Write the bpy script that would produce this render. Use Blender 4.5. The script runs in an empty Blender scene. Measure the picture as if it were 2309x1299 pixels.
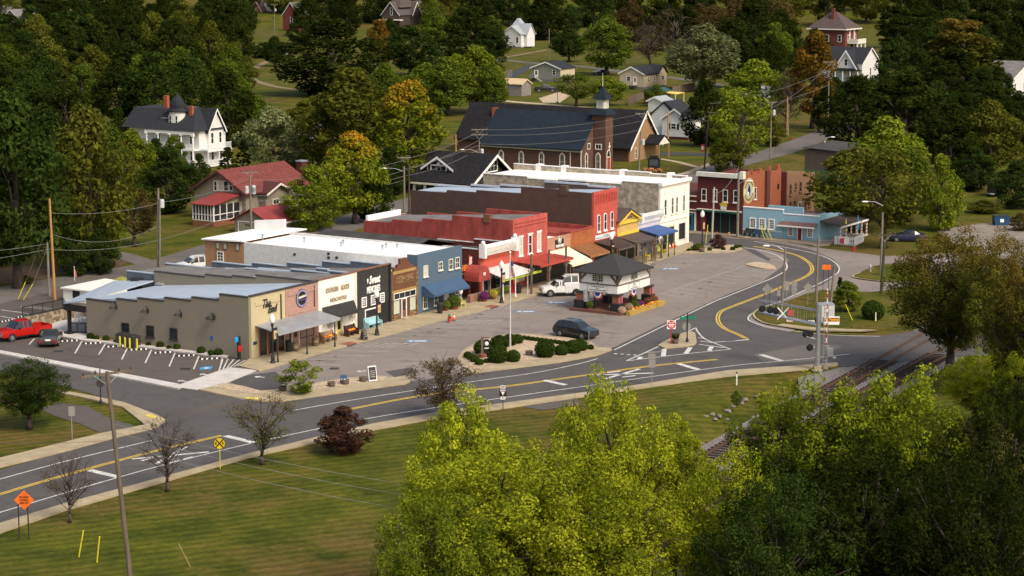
import bpy,bmesh,math,random
import numpy as np
from mathutils import Vector,Matrix
SC=bpy.context.scene
COL=SC.collection
R=math.radians
# ------------------------------------------------------------------ camera, sky, sun, exposure
CAM_H,CAM_P,CAM_F,IW,IH=39.0,R(9.6),4700.0,2309.0,1299.0
cam=bpy.data.cameras.new("camera"); cam.sensor_width=36.0
cam.lens=36.0*CAM_F/IW; cam.clip_start=1.0; cam.clip_end=6000.0
camo=bpy.data.objects.new("camera",cam); COL.objects.link(camo)
camo.location=(0,0,CAM_H); camo.rotation_euler=(R(90)-CAM_P,0,0)
SC.camera=camo
SUN_EL,SUN_AZ=R(47),math.atan2(-0.76,0.65)      # towards the sun: to the right, a little behind the camera
w=bpy.data.worlds.new("World"); SC.world=w; w.use_nodes=True
nt=w.node_tree; bg=nt.nodes["Background"]
sky=nt.nodes.new("ShaderNodeTexSky"); sky.sky_type='NISHITA'; sky.sun_disc=False
sky.sun_elevation=SUN_EL; sky.sun_rotation=math.pi/2-SUN_AZ
sky.air_density=1.0; sky.dust_density=4.0; sky.ozone_density=1.0
tint=nt.nodes.new("ShaderNodeMixRGB"); tint.blend_type='MULTIPLY'; tint.inputs[0].default_value=1.0; tint.inputs[2].default_value=(1.0,0.94,0.84,1)   # thin cloud greys the blue
nt.links.new(sky.outputs[0],tint.inputs[1]); nt.links.new(tint.outputs[0],bg.inputs[0]); bg.inputs[1].default_value=0.15
sl=bpy.data.lights.new("sun",'SUN'); sl.energy=1.7; sl.angle=R(20.0); sl.color=(1.0,0.93,0.82)
so=bpy.data.objects.new("sun",sl); COL.objects.link(so)
sd=Vector((math.cos(SUN_AZ)*math.cos(SUN_EL),math.sin(SUN_AZ)*math.cos(SUN_EL),math.sin(SUN_EL)))
so.rotation_euler=sd.to_track_quat('Z','Y').to_euler(); so.location=(60,60,120)
SC.view_settings.view_transform='Standard'; SC.view_settings.look='None'
SC.view_settings.exposure=0.62; SC.view_settings.gamma=1.0
SC.cycles.use_adaptive_sampling=True
SC.cycles.max_bounces=5; SC.cycles.transparent_max_bounces=4
# ------------------------------------------------------------------ surveying: picture point -> place on the ground / on a wall
CP,SP=math.cos(CAM_P),math.sin(CAM_P)
def ray(x,y):
    a=(x-IW/2)/CAM_F; b=(y-IH/2)/CAM_F
    return Vector((a,CP-b*SP,-SP-b*CP))
def G(x,y,z=0.0):
    d=ray(x,y); t=(z-CAM_H)/d.z
    return Vector((d.x*t,d.y*t,z))
def Z(x0,y0,k): return lambda x,y: (x0+x/k,y0+y/k)
ZA=Z(0,380,4.329); ZB=Z(0,640,4.329); ZC=Z(440,480,4.33); ZD=Z(860,480,4.33); ZE=Z(1060,360,4.0596)
ZF=Z(1540,340,4.33); ZG=Z(1200,560,4.33); ZH=Z(1640,560,4.33)
YA=Z(220,180,4.06); YB=Z(880,180,3.724); YC=Z(1080,0,4.059); YD=Z(1640,0,3.248); YE=Z(0,0,4.059)
YF=Z(520,0,4.059); YG=Z(400,700,4.059); YH=Z(0,780,2.5036)
XA=Z(1860,440,3.0935); XB=Z(1560,760,2.41); XC=Z(820,820,2.7125); XD=Z(980,680,4.6386); XE=Z(560,640,6.494)
XF=Z(1380,440,9.277); XG=Z(860,280,5.904); XH=Z(1440,160,4.4404)
VA=Z(1220,500,12.83); VB=Z(1290,600,10.826); VE=Z(1050,560,9.276); VG=Z(1700,640,10.495); VH=Z(1440,690,7.641)
WA=Z(0,560,5.4115); WB=Z(1540,440,9.279); WD=Z(1360,540,11.545); WE=Z(440,360,7.218); WF=Z(1800,660,6.49)
PX=lambda x,y: (x,y)
_A,_B=G(568,811),G(1552.5,549.4)
U=(_B-_A).normalized(); BK=Vector((-U.y,U.x,0)); TH=math.atan2(U.y,U.x)   # the town's street axis, and straight back from it
class Frame:
    """a spot in the town's own axes: x along the street, y back from it, z up"""
    def __init__(s,o,th=TH):
        s.o=Vector((o[0],o[1],0)); s.th=th
        s.u=Vector((math.cos(th),math.sin(th),0)); s.b=Vector((-math.sin(th),math.cos(th),0))
    def _loc(s,p): q=p-s.o; return (q.dot(s.u),q.dot(s.b),q.z)
    def on_y(s,p,y=0.0):
        d=ray(*p); c=Vector((0,0,CAM_H)); t=(y-(c-s.o).dot(s.b))/d.dot(s.b)
        l=s._loc(c+d*t); return l[0],l[2]
    def on_x(s,p,x=0.0):
        d=ray(*p); c=Vector((0,0,CAM_H)); t=(x-(c-s.o).dot(s.u))/d.dot(s.u)
        l=s._loc(c+d*t); return l[1],l[2]
    def on_z(s,p,z=0.0):
        l=s._loc(G(p[0],p[1],z)); return l[0],l[1]
    def w(s,x,y,z=0.0): return s.o+s.u*x+s.b*y+Vector((0,0,z))
def height_at(g,ytop):
    """how tall a thing standing at g is when its top is seen at picture row ytop"""
    b=(ytop-IH/2)/CAM_F
    return CAM_H+g.y*(-SP-b*CP)/(CP-b*SP)
def scale_at(g): return CAM_F/(g.y*CP+CAM_H*SP)      # picture units per metre there
# ------------------------------------------------------------------ mesh building
class MB:
    def __init__(s): s.v=[]; s.f=[]
    def add(s,vs,fs):
        n=len(s.v); s.v+=[tuple(v) for v in vs]; s.f+=[tuple(i+n for i in f) for f in fs]; return s
    def box(s,x0,x1,y0,y1,z0,z1):
        return s.add([(x0,y0,z0),(x1,y0,z0),(x1,y1,z0),(x0,y1,z0),(x0,y0,z1),(x1,y0,z1),(x1,y1,z1),(x0,y1,z1)],
                     [(0,3,2,1),(4,5,6,7),(0,1,5,4),(1,2,6,5),(2,3,7,6),(3,0,4,7)])
    def prism(s,pts,d):
        """polygon pts (3-D) pushed along vector d"""
        n=len(pts); d=Vector(d); vs=[Vector(p) for p in pts]; vs+=[v+d for v in vs]
        fs=[tuple(range(n))[::-1],tuple(range(n,2*n))]+[(i,(i+1) % n,n+(i+1) % n,n+i) for i in range(n)]
        return s.add(vs,fs)
    def slab(s,pts,z0,z1):
        return s.prism([(p[0],p[1],z0) for p in pts],(0,0,z1-z0))
    def cyl(s,p,q,r0,r1=None,n=8):
        r1=r0 if r1 is None else r1; p=Vector(p); q=Vector(q); a=(q-p)
        if a.length<1e-6: return s
        a.normalize(); e=a.orthogonal().normalized(); g=a.cross(e)
        vs=[]
        for c,r in ((p,r0),(q,r1)):
            for i in range(n):
                t=2*math.pi*i/n; vs.append(c+(e*math.cos(t)+g*math.sin(t))*r)
        fs=[(i,(i+1) % n,n+(i+1) % n,n+i) for i in range(n)]+[tuple(range(n))[::-1],tuple(range(n,2*n))]
        return s.add(vs,fs)
    def tube(s,pts,r,n=5):
        for a,b in zip(pts,pts[1:]): s.cyl(a,b,r,r,n)
        return s
    def lathe(s,prof,c=(0,0,0),n=12):
        vs=[]; fs=[]; m=len(prof)
        for r,z in prof:
            for i in range(n):
                t=2*math.pi*i/n; vs.append((c[0]+r*math.cos(t),c[1]+r*math.sin(t),c[2]+z))
        for j in range(m-1):
            for i in range(n): fs.append((j*n+i,j*n+(i+1) % n,(j+1)*n+(i+1) % n,(j+1)*n+i))
        fs+=[tuple(range(n))[::-1],tuple(range((m-1)*n,m*n))]
        return s.add(vs,fs)
    def ball(s,c,rx,ry=None,rz=None,nu=10,nv=7,jit=0.0,rg=None):
        ry=rx if ry is None else ry; rz=rx if rz is None else rz
        prof=[]; vs=[]; fs=[]
        for j in range(nv+1):
            ph=math.pi*j/nv
            for i in range(nu):
                t=2*math.pi*i/nu; k=1+(rg.uniform(-jit,jit) if rg else 0)
                vs.append((c[0]+rx*k*math.sin(ph)*math.cos(t),c[1]+ry*k*math.sin(ph)*math.sin(t),c[2]-rz*k*math.cos(ph)))
        for j in range(nv):
            for i in range(nu): fs.append((j*nu+i,j*nu+(i+1) % nu,(j+1)*nu+(i+1) % nu,(j+1)*nu+i))
        return s.add(vs,fs)
    def mesh(s,name,fix=True,smooth=False):
        me=bpy.data.meshes.new(name); me.from_pydata(s.v,[],s.f)
        if fix:
            bm=bmesh.new(); bm.from_mesh(me); bmesh.ops.remove_doubles(bm,verts=bm.verts,dist=1e-5)
            bmesh.ops.recalc_face_normals(bm,faces=bm.faces); bm.to_mesh(me); bm.free()
        if smooth:
            for p in me.polygons: p.use_smooth=True
        me.update(); return me
    def build(s,name,mat,parent=None,smooth=False,label=None,fix=True):
        o=bpy.data.objects.new(name,s.mesh(name,fix,smooth)); COL.objects.link(o)
        if mat: o.data.materials.append(mat)
        if parent is not None: o.parent=parent
        if label: o["label"]=label
        return o
def thing(name,label,cat,loc=(0,0,0),rz=0.0,group=None):
    o=bpy.data.objects.new(name,None); COL.objects.link(o); o.empty_display_size=0.3
    o.location=loc; o.rotation_euler=(0,0,rz); o["label"]=label; o["category"]=cat
    if group: o["group"]=group
    return o
def tag(o,label,cat,group=None):
    o["label"]=label; o["category"]=cat
    if group: o["group"]=group
    return o
def setting(o,label=None):
    o["kind"]="structure"
    if label: o["label"]=label
    return o
def dup(root,loc=None,rz=None,label=None,group=None,sc=None):
    r=root.copy(); COL.objects.link(r)
    if loc is not None: r.location=loc
    if rz is not None: r.rotation_euler=(0,0,rz)
    if sc is not None: r.scale=sc
    if label: r["label"]=label
    if group: r["group"]=group
    for ch in list(root.children):
        c=ch.copy(); COL.objects.link(c); c.parent=r
        for g in ch.children:
            d=g.copy(); COL.objects.link(d); d.parent=c
    return r
# ------------------------------------------------------------------ materials
MATS={}
def _new(name):
    m=bpy.data.materials.new(name); m.use_nodes=True; t=m.node_tree
    return m,t,t.nodes["Principled BSDF"]
def hexc(h):
    h=h.lstrip('#'); c=[int(h[i:i+2],16)/255 for i in (0,2,4)]
    return tuple(x/12.92 if x<0.04045 else ((x+0.055)/1.055)**2.4 for x in c)
def _c(c): return hexc(c) if isinstance(c,str) else tuple(c)
def mat(name,col,rough=0.8,var=0.18,scale=1.5,metal=0.0,spec=0.3,col2=None,bump=0.0,stretch=(1,1,1),detail=6):
    """plain coat with blotches and grain"""
    if name in MATS: return MATS[name]
    m,t,b=_new(name); col=_c(col); N=t.nodes; L=t.links
    c2=_c(col2) if col2 else tuple(x*(1-var*1.6) for x in col)
    tc=N.new("ShaderNodeTexCoord"); mp=N.new("ShaderNodeMapping"); mp.inputs["Scale"].default_value=stretch
    L.new(tc.outputs["Object"],mp.inputs[0])
    n1=N.new("ShaderNodeTexNoise"); n1.inputs["Scale"].default_value=scale; n1.inputs["Detail"].default_value=detail
    n1.inputs["Roughness"].default_value=0.65
    L.new(mp.outputs[0],n1.inputs["Vector"])
    rp=N.new("ShaderNodeValToRGB"); rp.color_ramp.elements[0].position=0.32; rp.color_ramp.elements[1].position=0.68
    rp.color_ramp.elements[0].color=(*c2,1); rp.color_ramp.elements[1].color=(*(min(1,x*(1+var*.5)) for x in col),1)
    L.new(n1.outputs["Fac"],rp.inputs[0]); L.new(rp.outputs[0],b.inputs["Base Color"])
    b.inputs["Roughness"].default_value=rough; b.inputs["Metallic"].default_value=metal
    b.inputs["Specular IOR Level"].default_value=spec
    if bump:
        bn=N.new("ShaderNodeBump"); bn.inputs["Strength"].default_value=bump; bn.inputs["Distance"].default_value=0.05
        L.new(n1.outputs["Fac"],bn.inputs["Height"]); L.new(bn.outputs[0],b.inputs["Normal"])
    MATS[name]=m; return m
def brick(name,c1,c2,mortar,size=0.24,rough=0.9,wear=None,wearamt=0.5):
    if name in MATS: return MATS[name]
    m,t,b=_new(name); N=t.nodes; L=t.links
    tc=N.new("ShaderNodeTexCoord"); sx=N.new("ShaderNodeSeparateXYZ"); L.new(tc.outputs["Object"],sx.inputs[0])
    ad=N.new("ShaderNodeMath"); ad.operation='ADD'; L.new(sx.outputs[0],ad.inputs[0]); L.new(sx.outputs[1],ad.inputs[1])
    cx=N.new("ShaderNodeCombineXYZ"); L.new(ad.outputs[0],cx.inputs[0]); L.new(sx.outputs[2],cx.inputs[1])
    br=N.new("ShaderNodeTexBrick"); L.new(cx.outputs[0],br.inputs["Vector"])
    br.inputs["Color1"].default_value=(*_c(c1),1); br.inputs["Color2"].default_value=(*_c(c2),1); br.inputs["Mortar"].default_value=(*_c(mortar),1)
    br.inputs["Scale"].default_value=1.0; br.inputs["Brick Width"].default_value=size; br.inputs["Row Height"].default_value=size*0.36
    br.inputs["Mortar Size"].default_value=size*0.05; br.inputs["Bias"].default_value=-0.1
    n1=N.new("ShaderNodeTexNoise"); n1.inputs["Scale"].default_value=0.9; n1.inputs["Detail"].default_value=8; n1.inputs["Roughness"].default_value=0.7
    L.new(tc.outputs["Object"],n1.inputs["Vector"])
    rp=N.new("ShaderNodeValToRGB"); rp.color_ramp.elements[0].position=0.38; rp.color_ramp.elements[1].position=0.7
    rp.color_ramp.elements[0].color=(0,0,0,1); rp.color_ramp.elements[1].color=(1,1,1,1); L.new(n1.outputs["Fac"],rp.inputs[0])
    mx=N.new("ShaderNodeMixRGB"); mx.blend_type='MIX'
    ml=N.new("ShaderNodeMath"); ml.operation='MULTIPLY'; ml.inputs[1].default_value=wearamt; L.new(rp.outputs[0],ml.inputs[0]); L.new(ml.outputs[0],mx.inputs[0])
    L.new(br.outputs[0],mx.inputs[1]); mx.inputs[2].default_value=(*(_c(wear) if wear else tuple(x*0.6 for x in _c(c1))),1)
    L.new(mx.outputs[0],b.inputs["Base Color"]); b.inputs["Roughness"].default_value=rough; b.inputs["Specular IOR Level"].default_value=0.2
    bn=N.new("ShaderNodeBump"); bn.inputs["Strength"].default_value=0.4; bn.inputs["Distance"].default_value=0.02
    L.new(br.outputs["Fac"],bn.inputs["Height"]); bn.invert=True; L.new(bn.outputs[0],b.inputs["Normal"])
    MATS[name]=m; return m
def boards(name,c1,c2,pitch=0.2,axis=2,rough=0.8,strength=0.5):
    """lapped siding or plank grooves as fine relief across one axis (0 = along the wall, 2 = up)"""
    if name in MATS: return MATS[name]
    m=mat(name,c1,rough,0.12,2.0,col2=c2); t=m.node_tree; N=t.nodes; L=t.links; b=N["Principled BSDF"]
    tc=N.new("ShaderNodeTexCoord"); sx=N.new("ShaderNodeSeparateXYZ"); L.new(tc.outputs["Object"],sx.inputs[0])
    if axis==2: src=sx.outputs[2]
    else:
        ad=N.new("ShaderNodeMath"); ad.operation='ADD'; L.new(sx.outputs[0],ad.inputs[0]); L.new(sx.outputs[1],ad.inputs[1]); src=ad.outputs[0]
    dv=N.new("ShaderNodeMath"); dv.operation='DIVIDE'; dv.inputs[1].default_value=pitch; L.new(src,dv.inputs[0])
    fr=N.new("ShaderNodeMath"); fr.operation='FRACT'; L.new(dv.outputs[0],fr.inputs[0])
    bn=N.new("ShaderNodeBump"); bn.inputs["Strength"].default_value=strength; bn.inputs["Distance"].default_value=0.05
    L.new(fr.outputs[0],bn.inputs["Height"]); L.new(bn.outputs[0],b.inputs["Normal"])
    return m
def glass(name="window_glass",col=(0.018,0.022,0.026),rough=0.08):
    if name in MATS: return MATS[name]
    m,t,b=_new(name); b.inputs["Base Color"].default_value=(*col,1); b.inputs["Roughness"].default_value=rough
    b.inputs["Specular IOR Level"].default_value=0.5; MATS[name]=m; return m
def gloss(name,col,rough=0.25,metal=0.0,coat=0.5):
    if name in MATS: return MATS[name]
    m=mat(name,col,rough,0.06,3.0,metal,0.5); b=m.node_tree.nodes["Principled BSDF"]; b.inputs["Coat Weight"].default_value=coat
    b.inputs["Coat Roughness"].default_value=0.08
    return m
GLASS=glass(); SHADE=glass("blind_glass",(0.45,0.47,0.38),0.3)
WHITE=mat("white_paint",(0.78,0.77,0.74),0.6,0.08,1.2)
TRIM=mat("cream_trim",(0.68,0.65,0.56),0.6,0.08,1.2)
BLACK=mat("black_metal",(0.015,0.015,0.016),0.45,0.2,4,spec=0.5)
IRON=mat("dark_iron",(0.03,0.028,0.027),0.5,0.2,4,spec=0.5)
STEEL=mat("galvanised_steel",(0.42,0.43,0.44),0.4,0.15,3,metal=0.6,spec=0.5)
TIMBER=mat("weathered_timber",(0.16,0.12,0.09),0.9,0.3,3,stretch=(4,4,0.5))
POLE=mat("grey_pole_timber",(0.21,0.185,0.15),0.9,0.3,2.2,stretch=(5,5,0.4),bump=0.3)
CONC=mat("concrete",(0.36,0.295,0.19),0.9,0.16,0.7,bump=0.1)
RUBBER=mat("rubber",(0.018,0.018,0.018),0.8,0.2,6)
# ------------------------------------------------------------------ the ground
def ground_mat():
    m,t,b=_new("lawn"); N=t.nodes; L=t.links
    tc=N.new("ShaderNodeTexCoord")
    def noise(sc,det=8,ro=0.65):
        n=N.new("ShaderNodeTexNoise"); n.inputs["Scale"].default_value=sc; n.inputs["Detail"].default_value=det; n.inputs["Roughness"].default_value=ro
        L.new(tc.outputs["Object"],n.inputs["Vector"]); return n
    def ramp(n,a,b_,ca,cb):
        r=N.new("ShaderNodeValToRGB"); r.color_ramp.elements[0].position=a; r.color_ramp.elements[1].position=b_
        r.color_ramp.elements[0].color=(*ca,1); r.color_ramp.elements[1].color=(*cb,1); L.new(n.outputs["Fac"],r.inputs[0]); return r
    g=ramp(noise(0.22),0.35,0.65,(0.040,0.054,0.004),(0.100,0.108,0.009))
    dry=ramp(noise(0.055,12,0.80),0.475,0.63,(0,0,0),(1,1,1))
    fine=ramp(noise(1.6,8,0.85),0.3,0.7,(0.5,0.52,0.5),(1.4,1.36,1.3))
    mx=N.new("ShaderNodeMixRGB"); L.new(dry.outputs[0],mx.inputs[0]); L.new(g.outputs[0],mx.inputs[1]); mx.inputs[2].default_value=(0.128,0.082,0.027,1)
    mu=N.new("ShaderNodeMixRGB"); mu.blend_type='MULTIPLY'; mu.inputs[0].default_value=1; L.new(mx.outputs[0],mu.inputs[1]); L.new(fine.outputs[0],mu.inputs[2])
    wv=N.new("ShaderNodeTexWave"); wv.inputs["Scale"].default_value=0.28; wv.inputs["Distortion"].default_value=2.5; wv.inputs["Detail"].default_value=3; mw=N.new("ShaderNodeMapping"); mw.inputs["Rotation"].default_value=(0,0,1.15); L.new(tc.outputs["Object"],mw.inputs[0]); L.new(mw.outputs[0],wv.inputs["Vector"])
    st=ramp(wv,0.2,0.8,(0.84,0.84,0.84),(1.1,1.1,1.06)); ms=N.new("ShaderNodeMixRGB"); ms.blend_type='MULTIPLY'; ms.inputs[0].default_value=1; L.new(mu.outputs[0],ms.inputs[1]); L.new(st.outputs[0],ms.inputs[2]); mu=ms
    L.new(mu.outputs[0],b.inputs["Base Color"]); b.inputs["Roughness"].default_value=0.95; b.inputs["Specular IOR Level"].default_value=0.1
    bn=N.new("ShaderNodeBump"); bn.inputs["Strength"].default_value=0.7; bn.inputs["Distance"].default_value=0.12
    L.new(noise(2.2,6,0.8).outputs["Fac"],bn.inputs["Height"]); L.new(bn.outputs[0],b.inputs["Normal"])
    MATS["lawn"]=m; return m
LAWN=ground_mat()
DITCH=[G(1590,985),G(1680,925),G(1760,880),G(1820,858)]
def seg_d(x,y,a,b):
    ax,ay,bx,by=a.x,a.y,b.x,b.y; dx,dy=bx-ax,by-ay
    t=np.clip(((x-ax)*dx+(y-ay)*dy)/(dx*dx+dy*dy),0,1)
    return np.hypot(x-ax-t*dx,y-ay-t*dy)
def terrain():
    xs=np.concatenate([np.linspace(-1500,-95,16),np.linspace(-90,90,121),np.linspace(95,1500,16)])
    ys=np.concatenate([np.linspace(20,112,8),np.linspace(114,240,85),np.linspace(245,900,40),np.linspace(930,3000,20)])
    X,Y=np.meshgrid(xs,ys)
    Zz=np.full_like(X,-0.02)
    Zz+=np.where(Y>900,(Y-900)*0.11,0)
    d=np.min([seg_d(X,Y,a,b) for a,b in zip(DITCH,DITCH[1:])],axis=0)
    Zz -= 0.9*np.exp(-(d/2.4)**2)
    nx=len(xs); ny=len(ys)
    v=np.stack([X,Y,Zz],-1).reshape(-1,3)
    i=np.arange((ny-1)*nx).reshape(ny-1,nx)[:,:-1].reshape(-1)
    f=np.stack([i,i+1,i+nx+1,i+nx],-1)
    me=bpy.data.meshes.new("ground"); me.from_pydata(v.tolist(),[],f.tolist())
    for p in me.polygons: p.use_smooth=True
    me.materials.append(LAWN); o=bpy.data.objects.new("ground",me); COL.objects.link(o)
    setting(o,"patchy green and brown grass ground of the valley and hillside")
terrain()
def asphalt(name,col,var=0.16,stain=0.5):
    m,t,b=_new(name); N=t.nodes; L=t.links; col=_c(col); tc=N.new("ShaderNodeTexCoord")
    def noise(sc,det,ro,st=(1,1,1)):
        mp=N.new("ShaderNodeMapping"); mp.inputs["Scale"].default_value=st; mp.inputs["Rotation"].default_value=(0,0,-TH)
        L.new(tc.outputs["Object"],mp.inputs[0])
        n=N.new("ShaderNodeTexNoise"); n.inputs["Scale"].default_value=sc; n.inputs["Detail"].default_value=det; n.inputs["Roughness"].default_value=ro
        L.new(mp.outputs[0],n.inputs["Vector"]); return n
    def ramp(n,a,b_,ca,cb):
        r=N.new("ShaderNodeValToRGB"); r.color_ramp.elements[0].position=a; r.color_ramp.elements[1].position=b_
        r.color_ramp.elements[0].color=(*ca,1); r.color_ramp.elements[1].color=(*cb,1); L.new(n.outputs[0],r.inputs[0]); return r
    a=ramp(noise(0.10,8,0.6),0.3,0.7,tuple(x*(1-var) for x in col),tuple(x*(1+var) for x in col))
    s=ramp(noise(0.42,5,0.6,(0.6,1.7,1)),0.57,0.70,(1,1,1),(1-stain,)*3)
    g=ramp(noise(9,3,0.8),0.3,0.7,(0.86,)*3,(1.12,)*3)
    m1=N.new("ShaderNodeMixRGB"); m1.blend_type='MULTIPLY'; m1.inputs[0].default_value=1; L.new(a.outputs[0],m1.inputs[1]); L.new(s.outputs[0],m1.inputs[2])
    m2=N.new("ShaderNodeMixRGB"); m2.blend_type='MULTIPLY'; m2.inputs[0].default_value=1; L.new(m1.outputs[0],m2.inputs[1]); L.new(g.outputs[0],m2.inputs[2])
    # hairline cracks
    vo=N.new("ShaderNodeTexVoronoi"); vo.feature='DISTANCE_TO_EDGE'; vo.inputs["Scale"].default_value=0.16
    nz=noise(0.5,4,0.6); av=N.new("ShaderNodeVectorMath"); av.operation='ADD'; L.new(tc.outputs["Object"],av.inputs[0])
    vs=N.new("ShaderNodeVectorMath"); vs.operation='SCALE'; vs.inputs[3].default_value=4.0; L.new(nz.outputs["Color"],vs.inputs[0]); L.new(vs.outputs[0],av.inputs[1]); L.new(av.outputs[0],vo.inputs["Vector"])
    cr=ramp(vo,0.0,0.016,(0.68,)*3,(1,)*3)
    m3=N.new("ShaderNodeMixRGB"); m3.blend_type='MULTIPLY'; m3.inputs[0].default_value=1; L.new(m2.outputs[0],m3.inputs[1]); L.new(cr.outputs[0],m3.inputs[2])
    L.new(m3.outputs[0],b.inputs["Base Color"]); b.inputs["Roughness"].default_value=0.85; b.inputs["Specular IOR Level"].default_value=0.25
    MATS[name]=m; return m
LOT=asphalt("worn_asphalt",(0.205,0.176,0.156),stain=0.42)
ROAD=asphalt("road_asphalt",(0.080,0.074,0.071),0.14,0.32)
SIDE=asphalt("dark_asphalt",(0.090,0.077,0.069),0.14,0.35)
LANE=asphalt("old_lane_asphalt",(0.125,0.112,0.100),0.16,0.3)
DRIVE=asphalt("fresh_black_asphalt",(0.045,0.047,0.055),0.1,0.1)
GRAVEL=mat("tan_gravel",(0.50,0.40,0.28),0.95,0.3,4,bump=0.8,col2=(0.24,0.175,0.115),detail=9)
DIRT=mat("dirt_track",(0.22,0.165,0.10),0.95,0.3,0.8,bump=0.3)
PALE=mat("pale_concrete",(0.50,0.48,0.45),0.9,0.12,0.8)
WPAINT=mat("white_road_paint",(0.60,0.59,0.56),0.7,0.22,1.6,col2=(0.36,0.35,0.33),detail=9)
FADED=mat("worn_white_paint",(0.40,0.385,0.37),0.8,0.3,2.5,col2=(0.20,0.19,0.185),detail=9)
YPAINT=mat("yellow_road_paint",(0.58,0.40,0.055),0.7,0.2,1.6,detail=9)
BPAINT=mat("blue_road_paint",(0.09,0.25,0.45),0.7,0.2,2)
def sheet(name,pts,z,m,parent=None,lab=None):
    """flat patch on the ground"""
    g=[G(*p) for p in pts]; b=MB(); b.add([(p.x,p.y,z) for p in g],[tuple(range(len(g)))])
    o=b.build(name,m,parent,fix=False)
    bm=bmesh.new(); bm.from_mesh(o.data); bmesh.ops.triangulate(bm,faces=bm.faces); bm.normal_update()
    for f in bm.faces:
        if f.normal.z<0: f.normal_flip()
    bm.to_mesh(o.data); bm.free()
    if parent is None: setting(o,lab)
    return o
def smooth_line(pts,n=6):
    P=[G(*p) for p in pts]
    if len(P)<3: return P
    out=[]
    for i in range(len(P)-1):
        a=P[max(i-1,0)]; b=P[i]; c=P[i+1]; d=P[min(i+2,len(P)-1)]
        for k in range(n):
            t=k/n
            out.append(0.5*((2*b)+(c-a)*t+(2*a-5*b+4*c-d)*t*t+(3*b-a-3*c+d)*t**3))
    return out+[P[-1]]
def ribbon(name,pts,wid,z,m,parent=None,lab=None,off=0.0,sm=True):
    P=smooth_line(pts) if sm else [G(*p) for p in pts]
    b=MB(); vs=[]
    for i,p in enumerate(P):
        t=(P[min(i+1,len(P)-1)]-P[max(i-1,0)]); t.z=0; t.normalize(); n=Vector((-t.y,t.x,0))
        wv=wid[0]+(wid[1]-wid[0])*i/(len(P)-1) if isinstance(wid,tuple) else wid
        vs+=[p+n*(off+wv/2)+Vector((0,0,z)),p+n*(off-wv/2)+Vector((0,0,z))]
    b.add(vs,[(2*i+1,2*i+3,2*i+2,2*i) for i in range(len(P)-1)])
    o=b.build(name,m,parent,fix=False)
    if parent is None: setting(o,lab)
    return o
def raised(name,pts,z0,z1,m,parent=None,lab=None):
    g=[G(*p) for p in pts]; b=MB(); b.slab([(p.x,p.y) for p in g],z0,z1); o=b.build(name,m,parent)
    if parent is None: setting(o,lab)
    return o
# ---- asphalt
lot=sheet("parking_lot",[(470,880),(560,770),(700,740),(1100,640),(1553,535),(1570,515),(1700,530),(1790,548),(1900,575),(1900,700),(1700,780),(1420,830),(1000,880),(700,905),(560,905)],0.008,LOT,
            lab="worn grey asphalt parking square between the shops and the highway")
sidelot=sheet("side_parking_lot",[(-160,700),(-20,668),(140,640),(240,690),(420,730),(600,790),(575,838),(410,880),(200,838),(-160,770)],0.012,SIDE,lab="dark asphalt parking strip beside the grey end shop")
road=sheet("road",[(-160,1125),(0,1060),(200,1003),(300,975),(355,952),(330,925),(250,902),(170,878),(-160,800),(-160,765),(0,797),(400,872),(540,898),(640,903),(720,890),(915,862),(1060,842),(1200,818),
      (1330,797),(1385,783),(1480,737),(1640,664),(1720,634),(1762,603),(1778,588),(1768,574),(1735,564),(1680,558),(1620,555),(1556,553),(1545,535),(1560,500),(1562,515),(1640,537),(1700,541),(1760,549),(1830,563),(1880,585),(1895,604),
      (1885,622),(1850,645),(1800,662),(1735,690),(1692,712),(1690,724),(1720,738),(1800,752),(1860,757),(2000,757),(2150,735),(2420,700),(2420,800),(2120,806),(1893,826),(1640,845),(1410,879),(993,938),(842,965),(560,1031),(371,1084),(144,1150),(0,1195),(-160,1250)],0.018,ROAD,
      lab="dark grey two lane highway curving past the parking square")
lane=ribbon("back_street",[(-160,705),(60,653),(250,620),(450,585),(700,530),(880,472),(1000,440),(1090,415)],7.0,0.016,LANE,lab="patched grey lane behind the row of shops")
ribbon("driveway",[(330,604),(400,580),(490,553)],3.6,0.02,LANE,lab="pale driveway beside the lawn of the red roofed house")
ribbon("driveway",[(345,600),(300,583),(255,571)],3.0,0.024,LANE,lab="short pale driveway under the dark round tree")
hill_street=ribbon("hill_street",[(1556,505),(1557,450),(1572,398),(1640,372),(1740,346),(1815,320),(1890,290),(1990,250)],(7.0,6.0),0.014,LANE,lab="grey street climbing away past the church")
ribbon("driveway",[(1487,348),(1545,347),(1610,350),(1650,352)],4.5,0.022,DRIVE,lab="fresh black driveway beside the church")
ribbon("footpath",[(1487,358),(1530,366),(1575,378)],1.4,0.025,CONC,lab="thin concrete path crossing the church lawn")
ribbon("footpath",[(1500,400),(1545,391),(1580,378),(1615,365)],1.3,0.029,CONC,lab="concrete path along the street edge of the church lawn")
ribbon("country_lane",[(1100,131),(1198,142),(1302,149),(1390,160),(1536,178),(1640,195)],4.0,0.016,LANE,lab="narrow lane between the cottages")
ribbon("driveway",[(1150,176),(1175,160),(1198,146)],3.2,0.02,DRIVE,lab="dark sloped drive beside the grey cottage")
ribbon("dirt_track",[(1085,222),(1150,229),(1240,236),(1330,244)],3.0,0.016,GRAVEL,lab="pale gravel track behind the church roof")
sheet("gravel_patch",[(1215,222),(1265,206),(1285,216),(1262,232),(1225,232)],0.02,GRAVEL,lab="pale gravel turning place by the basketball hoop")
ribbon("dirt_track",[(652,128),(606,138),(570,157),(562,172),(584,185),(631,197),(692,204),(760,212)],2.2,0.016,DIRT,lab="curving bare dirt track in the far meadow")
ribbon("dirt_track",[(1134,130),(1180,122),(1235,112)],2.0,0.016,DIRT,lab="faint dirt drive below the metal roofed farmhouse")
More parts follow.
